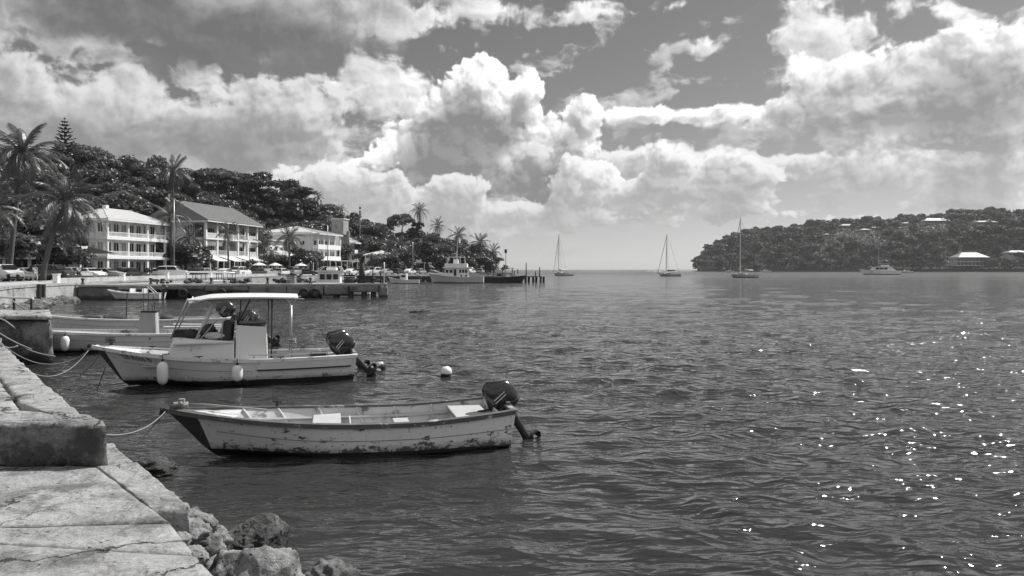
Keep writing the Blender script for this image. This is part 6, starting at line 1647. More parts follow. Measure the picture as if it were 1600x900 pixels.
MB().tube([(-.8,.9,2.68),(-.5,.9,3.1),(1.3,.9,3.1),(1.8,.9,2.68)], .03, 6).tube([(-.8,-.9,2.68),(-.5,-.9,3.1),(1.3,-.9,3.1),(1.8,-.9,2.68)], .03, 6).tube([(-.5,-.9,3.1),(-.5,.9,3.1)], .03, 6).build('flybridge_rail', M['trim'], o); MB().box(-.2,.9,-.6,.6,2.69,3.0).build('flybridge', M['white_paint'], o, bevel=.1)
MB().tube([(-3.5,1.0,1.1),(-3.5,1.0,1.6),(-1.2,1.0,1.7),(-1.0,1.0,2.5)], .04, 6).tube([(-3.5,-1.0,1.1),(-3.5,-1.0,1.6),(-1.2,-1.0,1.7),(-1.0,-1.0,2.5)], .04, 6).build('cockpit_rail', M['trim'], o)
# canopy launch behind the pier
x_, y_ = px_y(327, 84); o = thing('canopy_launch', 'open launch with long flat white awning behind the left half of the long pier', 'boat', (x_, y_, 0), R(184)); P = hull_fn(6.8, 2.2, 1.2, .85, .85, .3, .8)
hull_parts(o, P, M['hull_plain'], M['inner_worn'], M['rail_light'], ns=18, m=6, wall=.08)
MB().hexa([(-2.6,-1.1,2.35),(2.5,-1.0,2.42),(2.5,1.0,2.42),(-2.6,1.1,2.35)], [(-2.6,-1.0,2.5),(2.3,-.9,2.58),(2.3,.9,2.58),(-2.6,1.0,2.5)]).build('awning', M['trim'], o, bevel=.04)
for x in (-2.3,-1.1,.1,1.2,2.2):
    for yy in (-.92,.92): MB().tube([(x,yy,.8),(x,yy,2.37)], .03, 6).build('awning_post', M['metal_dark'], o)
for x in (-1.4, 0, 1.3): MB().box(x-.3, x+.3, -.8, .8, .6, 1.15).build('bench', M['metal_dark'], o)
# second awning boat further off
x_, y_ = px_y(350, 96); o = thing('canopy_launch', 'smaller awning launch showing right behind the long white awning boat', 'boat', (x_+1, y_, 0), R(182)); P = hull_fn(6.0, 2.1, 1.2, .85, .85, .3, .8)
hull_parts(o, P, M['hull_plain'], M['inner_worn'], M['rail_light'], ns=16, m=6, wall=.08)
MB().box(-.4, 3.2, -1.0, 1.0, 2.62, 2.74).build('awning', M['canvas'], o)
for x in (-.2, 1.4, 3.0):
    for yy in (-.9,.9): MB().tube([(x,yy,.8),(x,yy,2.61)], .03, 6).build('awning_post', M['metal_dark'], o)
# skiff with cabin off the pier end
y0 = 146; x0, x1 = (606-800)*y0/F, (657-800)*y0/F
o = thing('small_fishing_skiff', 'small pale skiff with tiny wheelhouse and pole between pier end and fishing boat', 'boat', ((x0+x1)/2, y0, 0), R(174)); P = hull_fn(x1-x0, 1.9, 1.25, .75, .8, .3, .8)
hull_parts(o, P, M['hull_plain'], M['inner_worn'], M['rail_light'], ns=16, m=6, wall=.08)
MB().box(-.6,.7,-.55,.55,.6,1.9).build('wheelhouse', M['white_paint'], o, bevel=.06); MB().box(-.35,.45,-.57,.57,1.25,1.7).build('window', M['glass_dark'], o); MB().tube([(.5,0,.6),(.9,0,3.3)], .05, 6).build('mast', M['metal_dark'], o); outboard(o, (-(x1-x0)/2, 0, .8), R(0), 1.0, 0, tiller=False)
# ---------- the white fishing boat
y0 = 152; x0, x1 = (669-800)*y0/F, (756-800)*y0/F; L_ = x1-x0
fb_ = thing('fishing_boat', 'white wooden fishing boat with two-deck wheelhouse and mast beside the wooded point', 'boat', ((x0+x1)/2, y0, 0), R(178)); P = hull_fn(L_, 3.4, 2.15, 1.25, 1.35, .5, 1.1, tm=.45, sw=.7, p=2.2, flare=.2)
M['hull_fish'] = hull_mat('hull_fish', .50, None, .12, .02, .2); hull_parts(fb_, P, M['hull_fish'], M['inner_worn'], M['rail_light'], ns=24, m=8, wall=.1, rail=(.08,.14))
MB().loft([[P(t, .90, 1) + Vector((0,.03,0)), P(t, .96, 1) + Vector((0,.03,0)), P(t,.96,1), P(t,.90,1)] for t in [.02+.96*i/16 for i in range(17)]]).build('rubbing_band', M['metal_dark'], fb_)
MB().box(-2.6, 2.2, -1.15, 1.15, 1.0, 3.05).build('deckhouse', M['white_paint'], fb_, bevel=.05)
for x in (1.7, .9): MB().box(x-.3, x+.3, -1.18, 1.18, 2.1, 2.75).build('window', M['glass_dark'], fb_)
MB().box(-.2,.35,-1.18,1.18,1.5,2.85).build('door', M['glass_dark'], fb_)
for x in (-1.0,-1.6,-2.2): MB().box(x-.22, x+.22, -1.18, 1.18, 2.1, 2.75).build('window', M['glass_dark'], fb_)
for x in (-1.2, -2.2): MB().box(x-.16, x+.16, -1.18, 1.18, 1.35, 1.7).build('window', M['glass_dark'], fb_)
MB().box(-3.4, 2.6, -1.4, 1.4, 3.06, 3.28).build('upper_deck', M['trim'], fb_); MB().box(-2.4, 2.2, -1.22, 1.22, 3.29, 4.0).build('upper_bulwark', M['white_paint'], fb_, bevel=.04)
MB().box(2.21, 2.4, -1.15, 1.15, 3.29, 4.05).build('wind_deflector', M['roof_grey'], fb_)
fr_ = MB()
for y in (-1.1, 1.1):
    fr_.tube([(-1.9,y,4.0),(-1.8,y,5.35),(1.5,y,5.35),(1.9,y,4.0)], .045, 6)
    for x in (-.8,.4): fr_.tube([(x,y,4.0),(x,y,5.35)], .035, 6)
fr_.tube([(-1.8,-1.1,5.35),(-1.8,1.1,5.35)], .045, 6).tube([(1.5,-1.1,5.35),(1.5,1.1,5.35)], .045, 6); fr_.build('flybridge_frame', M['trim'], fb_)
MB().box(-.5,.5,-.5,.5,4.0,4.9).build('flybridge_console', M['white_paint'], fb_, bevel=.06)
MB().tube([(-.2,0,4.8),(-.25,0,7.4),(-.5,0,9.3)], [.09,.06,.03], 6).tube([(.1,0,5.3),(-.25,0,6.9)], .04, 6).build('mast', M['trim'], fb_); MB().tube([(-.9,.3,5.3),(-1.3,.3,11.2)], .02, 5).build('aerial', M['metal_grey'], fb_)
MB().tube([(3.0,-1.2,2.0),(4.6,-.6,2.6),(5.4,0,2.75),(4.6,.6,2.6),(3.0,1.2,2.0)], .04, 6).build('pulpit_rail', M['trim'], fb_); MB().tube([(-4.8,-1.2,1.9),(-3.2,-1.3,1.9)], .04, 6).tube([(-4.8,1.2,1.9),(-3.2,1.3,1.9)], .04, 6).build('stern_rail', M['trim'], fb_)
MB().box(-3.6,-2.65,-1.3,1.3,2.9,3.0).build('aft_awning', M['canvas'], fb_)
# ---------- dark workboat at the far jetty
y0 = 157; x0, x1 = (757-800)*y0/F, (822-800)*y0/F; L_ = x1-x0
wb = thing('workboat', 'dark workboat with awning and lamp-topped mast tied to the far jetty', 'boat', ((x0+x1)/2, y0, 0), R(2)); P = hull_fn(L_, 3.0, 1.6, 1.15, 1.2, .4, .9)
hull_parts(wb, P, M['hull_dark'], M['metal_dark'], M['rail_worn'], ns=18, m=6, wall=.1)
MB().box(-2.6, 1.4, -1.0, 1.0, .9, 2.1).build('deckhouse', M['wall_grey'], wb, bevel=.05); MB().box(-2.9,1.9,-1.3,1.3,3.0,3.12).build('awning', M['roof_grey'], wb)
for x in (-2.6,-.6,1.5):
    for y in (-1.15,1.15): MB().tube([(x,y,1.1),(x,y,3.0)], .05, 6).build('awning_post', M['metal_dark'], wb)
MB().box(-1.8,-.9,-1.02,1.02,1.4,1.9).build('window', M['glass_dark'], wb); MB().box(.1,1.0,-1.04,1.04,1.1,1.7).box(2.0,2.9,-.6,.6,1.2,1.9).build('locker', M['white_paint'], wb)
MB().tube([(.1,0,2.1),(.1,0,7.0)], [.10,.07], 6).build('mast', M['metal_grey'], wb); MB().box(-.16,.36,-.2,.2,6.3,7.1).build('lamp', M['metal_dark'], wb)
# ---------- sailing yachts at anchor
def yacht(px, wl, L_, mast, label, rz, sc=1.0, lean=0, dinghy=None, boom=True):
    y0 = F*H/(wl-HZ); o = thing('sailing_yacht', label, 'sailboat', ((px-800)*y0/F, y0, 0), rz); P = hull_fn(L_, L_*.30, L_*.125, L_*.10, L_*.10, .6, L_*.16, tm=.45, sw=.7, p=2.0, flare=.15)
    hull_parts(o, P, M['hull_yacht'], M['inner_worn'], M['rail_light'], ns=18, m=7, wall=.1, rail=(.05,.08))
    zd = L_*.10; MB().box(-L_*.48, L_*.42, -L_*.06, L_*.06, zd-.35, zd-.05).build('deck', M['white_paint'], o)
    MB().hexa([(-L_*.12,-L_*.085,zd-.1),(L_*.22,-L_*.06,zd-.1),(L_*.22,L_*.06,zd-.1),(-L_*.12,L_*.085,zd-.1)], [(-L_*.12,-L_*.07,zd+L_*.05),(L_*.16,-L_*.05,zd+L_*.035),(L_*.16,L_*.05,zd+L_*.035),(-L_*.12,L_*.07,zd+L_*.05)]).build('coachroof', M['white_paint'], o, bevel=.05)
    MB().box(-L_*.06, L_*.12, -L_*.076, L_*.076, zd+L_*.006, zd+L_*.028).build('window', M['glass_dark'], o)
    MB().tube([(L_*.10,0,zd),(L_*.095,0,mast*.6),(L_*.09,0,mast)], [.20,.17,.10], 8).build('mast', M['rail_light'], o)
    MB().tube([(L_*.09,0,zd+L_*.11),(-L_*.30,0,zd+L_*.12)], [.14,.12], 8).build('boom', M['metal_grey'], o); MB().tube([(L_*.05,0,zd+L_*.13),(-L_*.28,0,zd+L_*.14)], [.24,.16], 8).build('furled_sail', M['cloth_dark'], o)
    st_ = MB(); q = .035
    for a_, b_ in (((L_*.49,0,L_*.125),(L_*.09,0,mast*.97)),((-L_*.48,0,zd),(L_*.09,0,mast)),((L_*.08,L_*.14,zd),(L_*.09,0,mast*.92)),((L_*.08,-L_*.14,zd),(L_*.09,0,mast*.92))): st_.tube([a_, b_], q, 4)
    st_.build('rigging', M['metal_dark'], o); MB().tube([(L_*.49,0,L_*.14),(L_*.10,0,mast*.94)], .10, 6).build('furled_jib', M['cloth_light'] if False else M['metal_grey'], o)
    MB().tube([(L_*.09,-L_*.07,mast*.52),(L_*.09,L_*.07,mast*.52)], .06, 5).build('spreader', M['metal_grey'], o)
    MB().hexa([(-L_*.30,-L_*.11,zd+L_*.13),(-L_*.10,-L_*.10,zd+L_*.14),(-L_*.10,L_*.10,zd+L_*.14),(-L_*.30,L_*.11,zd+L_*.13)], [(-L_*.28,-L_*.1,zd+L_*.145),(-L_*.12,-L_*.09,zd+L_*.155),(-L_*.12,L_*.09,zd+L_*.155),(-L_*.28,L_*.1,zd+L_*.145)]).build('bimini', M['canvas'] if px != 1045 else M['cloth_dark'], o)
    for x in (-.28,-.13):
        for yy in (-.09,.09): MB().tube([(L_*x,L_*yy,zd),(L_*x,L_*yy,zd+L_*.135)], .03, 4).build('frame_post', M['metal_grey'], o)
    if dinghy:
        d = thing('dinghy', dinghy[1], 'dinghy', ((dinghy[0]-800)*y0/F, y0 + 1, 0), 0.4); P_ = hull_fn(2.8, 1.5, .55, .45, .45, .1, .3); hull_parts(d, P_, M['rubber'], M['rubber'], M['rubber'], ns=10, m=5, wall=.12, rail=(.12,.14))
    return o
M['hull_yacht'] = hull_mat('hull_yacht', .42, None, .22, .02, .1)
M['hull_yacht_w'] = M['hull_yacht']
yacht(875, 430.6, 11.5, 19.0, 'sailing yacht with bare mast at anchor, leftmost and nearest the pier end', R(118), dinghy=(892.5,'tiny dark dinghy floating right of the leftmost yacht'))
yacht(1045, 431.6, 10.5, 17.6, 'sailing yacht with dark awning at anchor, middle of the three alone on open water', R(200), dinghy=(1060,'tiny dark dinghy trailing the middle yacht'))
yacht(1161, 433.8, 11.0, 20.8, 'sailing yacht with tallest mast at anchor before the tip of the headland', R(128), dinghy=(1181.5,'small dark dinghy right of the tallest masted yacht'))
# motor-sailer
y0 = F*H/(429.2-HZ); Lm = 63*y0/F
ms_ = thing('motor_yacht', 'long white motor sailing yacht with dark cabin windows before the headland', 'yacht', ((1374-800)*y0/F, y0, 0), R(180)); P = hull_fn(Lm, Lm*.24, 2.9, 2.2, 2.2, .6, 2.2, tm=.45, sw=.85, flare=.12)
M['hull_my'] = hull_mat('hull_my', .78, None, .35, .03, .05); hull_parts(ms_, P, M['hull_my'], M['inner_worn'], M['rail_light'], ns=20, m=7, wall=.12, rail=(.08,.12))
MB().hexa([(-8.2,-1.9,2.0),(4.6,-1.7,2.0),(4.6,1.7,2.0),(-8.2,1.9,2.0)], [(-5.6,-1.6,4.1),(3.4,-1.5,4.1),(3.4,1.5,4.1),(-5.6,1.6,4.1)]).build('saloon', M['white_paint'], ms_, bevel=.1)
for x in (-2.6,-.4,1.8): MB().box(x-.95, x+.95, -1.72, 1.72, 2.75, 3.7).build('window', M['glass_dark'], ms_)
MB().box(-7.4, 4.6, -1.9, 1.9, 4.11, 4.32).build('roof', M['trim'], ms_); MB().box(-4.6,-1.4,-1.3,1.3,4.33,5.2).build('flybridge', M['white_paint'], ms_, bevel=.08); MB().box(-5.2,-.6,-1.4,1.4,5.9,6.02).build('flybridge_top', M['trim'], ms_)
for x in (-4.8,-1.0):
    for y in (-1.2,1.2): MB().tube([(x,y,4.3),(x,y,5.9)], .05, 4).build('top_post', M['trim'], ms_)
for x in (-7,-3,1,5): MB().box(x-.25, x+.25, -Lm*.121, Lm*.121, 1.35, 1.6).build('porthole', M['glass_dark'], ms_)
MB().tube([(.4,0,4.2),(.35,0,25.5)], [.17,.09], 8).build('mast', M['metal_grey'], ms_); MB().tube([(8.2,0,2.8),(.4,0,24)], .10, 5).tube([(-8,0,2.4),(.4,0,25)], .04, 4).build('rigging', M['metal_dark'], ms_)
def launch(px, wl, Lx, label):
    y0 = F*H/(wl-HZ); o = thing('motor_launch', label, 'motorboat', ((px-800)*y0/F, y0, 0), R(176)); P = hull_fn(Lx, Lx*.3, Lx*.17, Lx*.13, Lx*.13, .4, Lx*.12)
    hull_parts(o, P, M['hull_my'], M['inner_worn'], M['rail_light'], ns=12, m=5, wall=.12, rail=(.08,.12)); z = Lx*.12
    MB().hexa([(-Lx*.2,-Lx*.11,z),(Lx*.22,-Lx*.09,z),(Lx*.22,Lx*.09,z),(-Lx*.2,Lx*.11,z)], [(-Lx*.15,-Lx*.09,z+Lx*.12),(Lx*.10,-Lx*.08,z+Lx*.12),(Lx*.10,Lx*.08,z+Lx*.12),(-Lx*.15,Lx*.09,z+Lx*.12)]).build('cabin', M['white_paint'], o)
    MB().box(-Lx*.13, Lx*.08, -Lx*.105, Lx*.105, z+Lx*.05, z+Lx*.10).build('window', M['glass_dark'], o); return o
launch(1196, 425.2, 11.5, 'small white launch close to the headland shore, right of the tallest masted yacht')
launch(1140, 425.0, 9.0, 'small pale launch near the headland tip, left of the tallest masted yacht')
launch(1416, 426.6, 10.5, 'small white launch just right of the long motor yacht')
# thin line of surf off the headland tip
sf = MB(); 
for k in range(26):
    px = 1010 + 3.1*k; y0 = 1060 + 20*math.sin(k*1.7); c = Vector(((px-800)*y0/F, y0, .12)); w = 2.6 + 1.2*math.sin(k*2.3); sf.tube([c - Vector((w,0,.25)), c + Vector((0,0,.22 + .15*math.sin(k*3))), c + Vector((w,0,-.25))], [.35,.6,.35], 5)
tag(sf.build('surf', M['trim'], None, smooth=True), 'thin white line of surf off the headland tip', None, None, 'stuff')
# floating twig on the open water
o = MB().tube([on(640,487.5,.03), on(650,487,.05), on(672,486,.04)], [.05,.07,.02], 6).tube([on(655,487,.05), on(662,483.5,.2)], .02, 5).build('driftwood', M['wood_dark']); tag(o, 'dark branch drifting on the water right of the canopy', 'driftwood')
# ------------------------------------------------------------------ parked cars
def make_car(kind, paint):
    "local +x is the front; about 4.3 m long; parts: body, roof pillars, glass, wheels (tyre, rim), lamps, bumper"
    t = thing('parked_car', 'car', 'car'); r = random.Random(hash(kind) % 99)
    prof = {'hatch': [(-1.95,.55,.86),(-1.9,.85,.98),(-1.6,.95,1.45),(-.9,.93,1.52),(.1,.93,1.50),(.75,.95,1.02),(1.5,.92,.90),(1.85,.82,.72),(1.95,.70,.5)],
            'sedan': [(-2.15,.60,.82),(-2.05,.84,.98),(-1.45,.92,1.02),(-.85,.90,1.42),(.15,.90,1.44),(.9,.94,1.00),(1.65,.92,.88),(2.05,.82,.70),(2.15,.66,.5)],
            'suv': [(-2.1,.75,1.0),(-2.05,.92,1.2),(-1.95,.95,1.72),(-.8,.95,1.80),(.35,.93,1.76),(.95,.95,1.18),(1.75,.93,1.08),(2.1,.84,.85),(2.15,.74,.55)]}[kind]
    mb = MB(); rings = []
    for (x, w, h) in prof:
        belt = min(h, .95 if kind != 'suv' else 1.12); tw = w*(.80 if h > belt + .2 else .93)
        rings.append([(x,-w*.93,.28),(x,-w,.5),(x,-w*.985,belt*.86),(x,-w*.93,belt),(x,-tw,max(h-.07, belt+.005)),(x,-tw*.80,h),(x,tw*.80,h),(x,tw,max(h-.07, belt+.005)),(x,w*.93,belt),(x,w*.985,belt*.86),(x,w,.5),(x,w*.93,.28)])
    mb.loft(rings); mb.build('body', M[paint], t, auto=35, bevel=.0)
    top = [p for p in prof if p[2] > (1.3 if kind != 'suv' else 1.6)]; x0, x1 = top[0][0], top[-1][0]; h = top[1][2]; bl = .99 if kind != 'suv' else 1.2
    for sd in (-1, 1):
        g = MB().add([(x0-.25, sd*.905, bl),(x1+.42, sd*.905, bl),(x1-.05, sd*.80, h-.13),(x0+.10, sd*.80, h-.13)], [(0,1,2,3) if sd > 0 else (3,2,1,0)]); g.v = [(a, b + sd*.035, c) for a, b, c in g.v]; g.build('side_window', M['glass_dark'], t)
        MB().box((x0+x1)/2-.04, (x0+x1)/2+.04, min(sd*.93, sd*.86), max(sd*.93, sd*.86), bl, h-.14).build('door_pillar', M[paint], t)
    g = MB().add([(x1+.10,-.66,h-.10),(x1+.10,.66,h-.10),(x1+.62,.76,bl+.03),(x1+.62,-.76,bl+.03)], [(0,1,2,3)]); g.v = [(a+.06, b, c+.03) for a, b, c in g.v]; g.build('windscreen', M['glass_dark'], t)
    g = MB().add([(x0-.02,-.66,h-.12),(x0-.02,.66,h-.12),(x0-.42,.74,bl+.04),(x0-.42,-.74,bl+.04)], [(3,2,1,0)]); g.v = [(a-.07, b, c+.03) for a, b, c in g.v]; g.build('rear_window', M['glass_dark'], t)
    wt = MB().lathe([(.0,-.10),(.20,-.10),(.31,-.09),(.33,-.04),(.33,.04),(.31,.09),(.20,.10),(0,.10)], 16).xf(Matrix.Rotation(R(90),4,'X')).mesh('tyre', M['rubber'], True)
    rm = MB().lathe([(0,-.115),(.15,-.118),(.19,-.105),(.19,.105),(.15,.118),(0,.115)], 12).xf(Matrix.Rotation(R(90),4,'X')).mesh('rim', M['metal_grey'])
    for x in (-1.25, 1.3):
        for y in (-.80, .80):
            w = bpy.data.objects.new('wheel', wt); COL.objects.link(w); w.parent = t; w.location = (x, y, .33); place(rm, 'rim', w)
    fx = prof[-1][0]; rx = prof[0][0]
    for y in (-.6, .6):
        MB().box(fx-.16, fx-.02, y-.14, y+.14, .60, .74).build('headlight', M['marking'], t); MB().box(rx-.01, rx+.12, y-.12, y+.12, .72, .88).build('tail_light', M['metal_dark'], t)
    MB().box(fx-.1, fx+.05, -.7, .7, .34, .50).build('bumper', M['rubber'], t); MB().box(rx-.04, rx+.1, -.7, .7, .34, .50).build('bumper', M['rubber'], t)
    for y in (-.98, .98): MB().box(.62,.78,y-.07,y+.07,bl,bl+.12).build('wing_mirror', M[paint], t)
    return t
CARS = {}
def car(kind, paint, px, Y, rz, label, z=None):
    k = (kind, paint); x = (px-800)*Y/F
    if z is None: z = 1.56
    if k not in CARS: CARS[k] = make_car(kind, paint); o = CARS[k]; o.location = (x, Y, z); o.rotation_euler = (0,0,rz); o['label'] = label
    else: o = dup(CARS[k], (x, Y, z), rz, label)
    o['group'] = 'cars parked along the waterfront'; return o
car('suv','car_white', 8, 77, R(-28), 'white tall car at the left edge, partly cut off by the frame')
car('sedan','car_silver', 44, 80, R(-20), 'silver sloping-nosed car second from the left edge')
car('hatch','car_white', 70, 87, R(-24), 'white hatchback half hidden behind the silver car')
car('suv','car_dark', 84, 80, R(-6), 'dark car parked behind the leaning palm trunk')
car('hatch','car_silver', 118, 88, R(-20), 'grey hatchback right of the leaning palm')
car('sedan','car_white', 142, 95, R(-24), 'white car in front of the right end of the long arcade')
car('sedan','car_silver', 168, 101, R(0), 'silver saloon parked by the near corner of the white house')
car('hatch','car_dark', 205, 108, R(80), 'dark hatchback parked under the veranda of the white house')
car('suv','car_white', 271, 112, R(12), 'white tall car beside the lamp post right of the white house')
car('hatch','car_white', 256, 124, R(20), 'white hatchback parked behind the car beside the lamp post')
car('sedan','car_dark', 306, 122, R(8), 'dark saloon in front of the bushes between the two big houses')
wfl = [(322,128,'hatch','car_silver','silver hatchback before the first awning of the gabled house'),(352,132,'sedan','car_white','white saloon before the second awning of the gabled house'),(377,134,'suv','car_white','white tall car before the wide awning of the gabled house'),
 (398,138,'hatch','car_dark','dark hatchback at the right end of the wide awning'),(420,142,'sedan','car_silver','silver saloon under the small pale palm'),(441,146,'hatch','car_white','white hatchback under the round crowned palm'),
 (461,150,'suv','car_silver','silver tall car left of the cabin cruiser roof'),(480,152,'sedan','car_dark','dark saloon just left of the cabin cruiser roof'),(548,168,'sedan','car_white','white saloon between cabin cruiser and thick post'),
 (566,172,'hatch','car_white','white hatchback behind the thick timber post'),(585,176,'suv','car_white','white tall car just right of the thick timber post'),(603,178,'sedan','car_silver','silver saloon behind the poles at the pier end'),
 (622,184,'hatch','car_dark','dark hatchback behind the small pale skiff'),(640,188,'sedan','car_white','white saloon behind the mast of the small pale skiff'),(657,193,'hatch','car_silver','silver hatchback left of the fishing boat bow'),
 (735,214,'sedan','car_white','white saloon seen over the stern of the fishing boat'),(751,222,'hatch','car_silver','silver hatchback near the tip of the point')]
for px, Y, k, p, lb in wfl: car(k, p, px, Y, R(rng.choice((62, 70, 80, 240, 255, 20))), lb)
# ------------------------------------------------------------------ street lamp, poles, bollards
def lamp(px, Y, py_top, label, arm=1.4, z0=1.56):
    top = at(px, py_top, Y); h = top.z - z0; o = thing('street_lamp', label, 'street lamp', (top.x, Y, z0))
    MB().tube([(0,0,0),(0,0,h*.5),(0,0,h)], [.12,.09,.06], 8).build('pole', M['metal_grey'], o, smooth=True); MB().lathe([(0,0),(.2,0),(.2,.3),(.12,.4),(0,.4)], 10).build('base', M['metal_grey'], o)
    MB().tube([(0,0,h-.1),(-arm*.5,0,h+.25),(-arm,0,h+.2)], .045, 6).build('arm', M['metal_grey'], o); MB().box(-arm-.45,-arm+.1,-.14,.14,h+.10,h+.26).build('lamp_head', M['trim'], o, bevel=.03)
lamp(272, 118, 312, 'tall street lamp standing between the white house and the gabled house', 1.0)
lamp(512, 160, 352, 'street lamp in front of the white three-storey block', .8)
lamp(390, 140, 376, 'short street lamp before the gabled house awnings', .8)
lamp(645, 200, 378, 'thin lamp post behind the small pale skiff', .8)
def palms_wire(): pass
BO = MB().lathe([(0,0),(.13,0),(.13,.55),(.16,.60),(.16,.70),(.10,.78),(0,.80)], 10).mesh('bollard', M['metal_dark'], True)
for px, py, Y, lb in ((13,441,74,'dark bollard at the quay edge by the left edge of the frame'),(28,442,72,'dark bollard on the quay before the silver car'),(86,435,84,'pale-topped bollard right of the leaning palm trunk'),(160,434,97,'dark bollard on the promenade before the white house corner'),(178,433,101,'dark bollard on the promenade under the white house'),(197,433,105,'dark bollard on the promenade right of the house middle')):
    o = place(BO, 'quay_bollard', None, (at(px,py,Y).x, Y, 1.56)); tag(o, lb, 'bollard', 'bollards along the promenade')
# cafe tables, planters and crates as low clutter along the street, each its own thing
r = random.Random(77)
for k, (px, Y, lb) in enumerate(((210,116,'round clipped bush in a tub at the second column of the white house'),(232,118,'round clipped bush in a tub at the third column of the white house'),(186,113,'small bush in a tub at the near corner column of the white house'),(318,140,'potted bush before the gabled house'),(375,147,'potted bush between the gabled house awnings'))):
    x = (px-800)*Y/F; o = thing('potted_bush', lb, 'planter', (x, Y, 1.6)); MB().lathe([(0,0),(.3,0),(.4,.5),(.36,.5),(.33,.42),(0,.42)], 12).build('tub', M['wall_grey'], o); place(leaves([(0,0,.9)],[(.6,.6,.55)], 260, .14, 90+k, name='foliage'), 'foliage', o)
def parasol(px, Y, label):
    x = (px-800)*Y/F; o = thing('parasol', label, 'parasol', (x, Y, 1.6)); MB().tube([(0,0,0),(0,0,2.5)], .04, 6).build('pole', M['wood_grey'], o)
    MB().lathe([(1.5,2.05),(.8,2.4),(0,2.65)], 8).lathe([(1.5,2.0),(0,2.55)], 8).build('canopy', M['canvas'], o)
parasol(405, 150, 'pale parasol before the right corner of the gabled house'); parasol(430, 158, 'pale parasol under the small pale palm'); parasol(470, 168, 'pale parasol left of the white block awning')
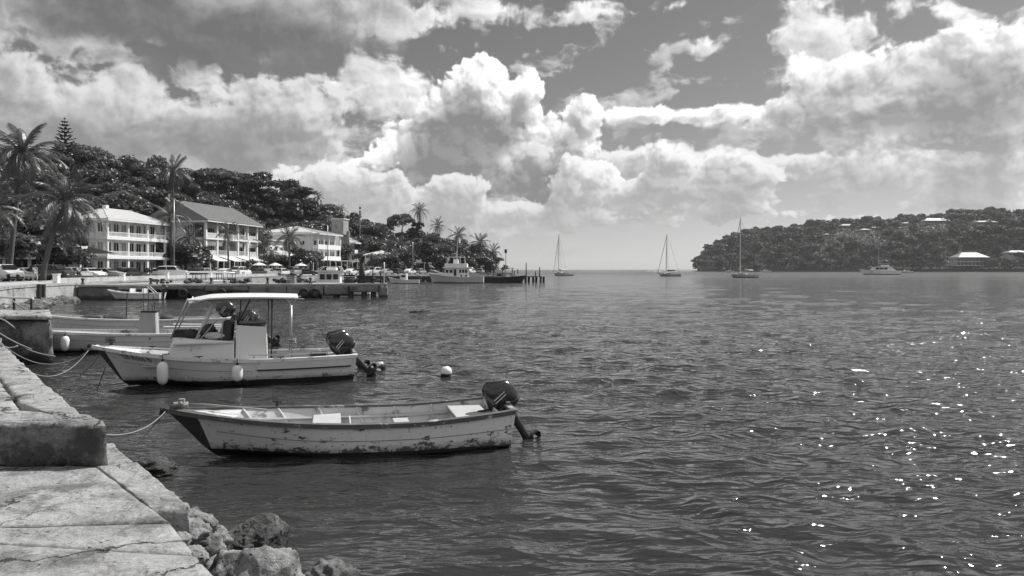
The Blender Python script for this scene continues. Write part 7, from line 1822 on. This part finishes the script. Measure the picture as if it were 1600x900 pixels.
# ------------------------------------------------------------------ people: one skinned body each, clothes and hair over it
def person(px, Y, label, pose='stand', top='cloth_light', bottom='cloth_dark', face=0, z=1.56, h=1.72):
    x = (px-800)*Y/F; o = thing('person', label, 'person', (x, Y, z), face); s = h/1.72
    J = {'pel':(0,0,.95),'chest':(0,.0,1.28),'neck':(0,0,1.47),'head':(.01,0,1.58),'crown':(.0,0,1.70)}
    st = .16 if pose == 'walk' else 0
    V = [J['pel'],J['chest'],J['neck'],J['head'],J['crown'],
         (.0,.10,.90),(st+.02,.11,.50),(st-.04,.11,.08),(st+.12,.12,.03), (.0,-.10,.90),(-st+.03,-.11,.50),(-st-.10,-.11,.08),(-st+.06,-.12,.03),
         (0,.19,1.40),(-st*.5,.24,1.12),(.06-st*.6,.25,.88),(.09-st*.6,.25,.79), (0,-.19,1.40),(st*.5+.02,-.24,1.12),(.10+st*.6,-.25,.88),(.13+st*.6,-.25,.79)]
    Ed = [(0,1),(1,2),(2,3),(3,4),(0,5),(5,6),(6,7),(7,8),(0,9),(9,10),(10,11),(11,12),(1,13),(13,14),(14,15),(15,16),(1,17),(17,18),(18,19),(19,20)]
    Rd = [.13,.15,.055,.095,.07,.09,.06,.04,.035,.09,.06,.04,.035,.06,.042,.03,.03,.06,.042,.03,.03]
    def skin(name, idx, grow, m, verts=V):
        mp = {j: i for i, j in enumerate(idx)}; me = bpy.data.meshes.new(name); me.from_pydata([Vector(verts[j])*s for j in idx], [(mp[a], mp[b]) for a, b in Ed if a in mp and b in mp], [])
        ob = bpy.data.objects.new(name, me); COL.objects.link(ob); sk_ = ob.modifiers.new('skin', 'SKIN'); me.skin_vertices or None
        if not me.skin_vertices: 
            bm = bmesh.new(); bm.from_mesh(me); bm.verts.layers.skin.verify(); bm.to_mesh(me); bm.free()
        for i, j in enumerate(idx): q = Rd[j]*s*grow; me.skin_vertices[0].data[i].radius = (q, q); me.skin_vertices[0].data[i].use_root = (i == 0)
        su = ob.modifiers.new('sub', 'SUBSURF'); su.levels = 1; su.render_levels = 1
        bpy.context.view_layer.update(); me2 = bpy.data.meshes.new_from_object(ob.evaluated_get(bpy.context.evaluated_depsgraph_get())); bpy.data.objects.remove(ob)
        me2.materials.clear(); me2.materials.append(m); me2.shade_smooth(); ob = bpy.data.objects.new(name, me2); COL.objects.link(ob); ob.parent = o; return ob
    skin('body', list(range(21)), 1.0, M['skin']); skin('shirt', [0,1,13,14,17,18], 1.16, M[top]); skin('trousers', [0,5,6,7,9,10,11], 1.18, M[bottom])
    MB().lathe([(0,1.56*s),(.085*s,1.60*s),(.10*s,1.66*s),(.07*s,1.74*s),(0,1.765*s)], 10, (-.02,0,0)).build('hair', M['metal_dark'], o, smooth=True)
    MB().box(.09*s,.12*s,-.012,.012,1.60*s,1.63*s).build('nose', M['skin'], o)
person(96, 83, 'person in dark clothes standing right of the leaning palm', 'stand', 'cloth_dark', 'cloth_dark', 1.0)
person(123, 86, 'person in white hat-pale shirt by the grey hatchback'.replace('hat-pale ', ''), 'walk', 'cloth_light', 'cloth_dark', 2.5)
person(101, 84, 'person in pale shirt beside the one in dark clothes', 'walk', 'cloth_light', 'cloth_dark', .3)
person(55, 74, 'person crouched low stature in pale top near the quay bollards'.replace('crouched low stature ', ''), 'walk', 'cloth_light', 'cloth_light', -.5)
person(404, 143, 'person in white walking before the gabled house parasol', 'walk', 'cloth_light', 'cloth_light', 1.2)
person(478, 158, 'person in white standing by the dark saloon left of the cruiser', 'stand', 'cloth_light', 'cloth_light', 2)
person(452, 160, 'person in dark top near the round crowned palm', 'walk', 'cloth_dark', 'cloth_light', 2)
# person seated/standing aboard nothing: the boats are empty in the photograph
# ------------------------------------------------------------------ air
hz_ = MB().box(-9200, 9200, -150, 9300, -3.4, 130)
m = bpy.data.materials.new('haze'); m.use_nodes = True; t = m.node_tree
for n in list(t.nodes): t.nodes.remove(n)
pv = t.nodes.new('ShaderNodeVolumePrincipled'); pv.inputs['Color'].default_value = (.85,.85,.85,1); pv.inputs['Density'].default_value = HAZE; pv.inputs['Anisotropy'].default_value = .2
ou = t.nodes.new('ShaderNodeOutputMaterial'); t.links.new(pv.outputs[0], ou.inputs['Volume'])
ho = hz_.build('haze', m); tag(ho, 'thin sea haze softening the far headland', None, None, 'stuff')
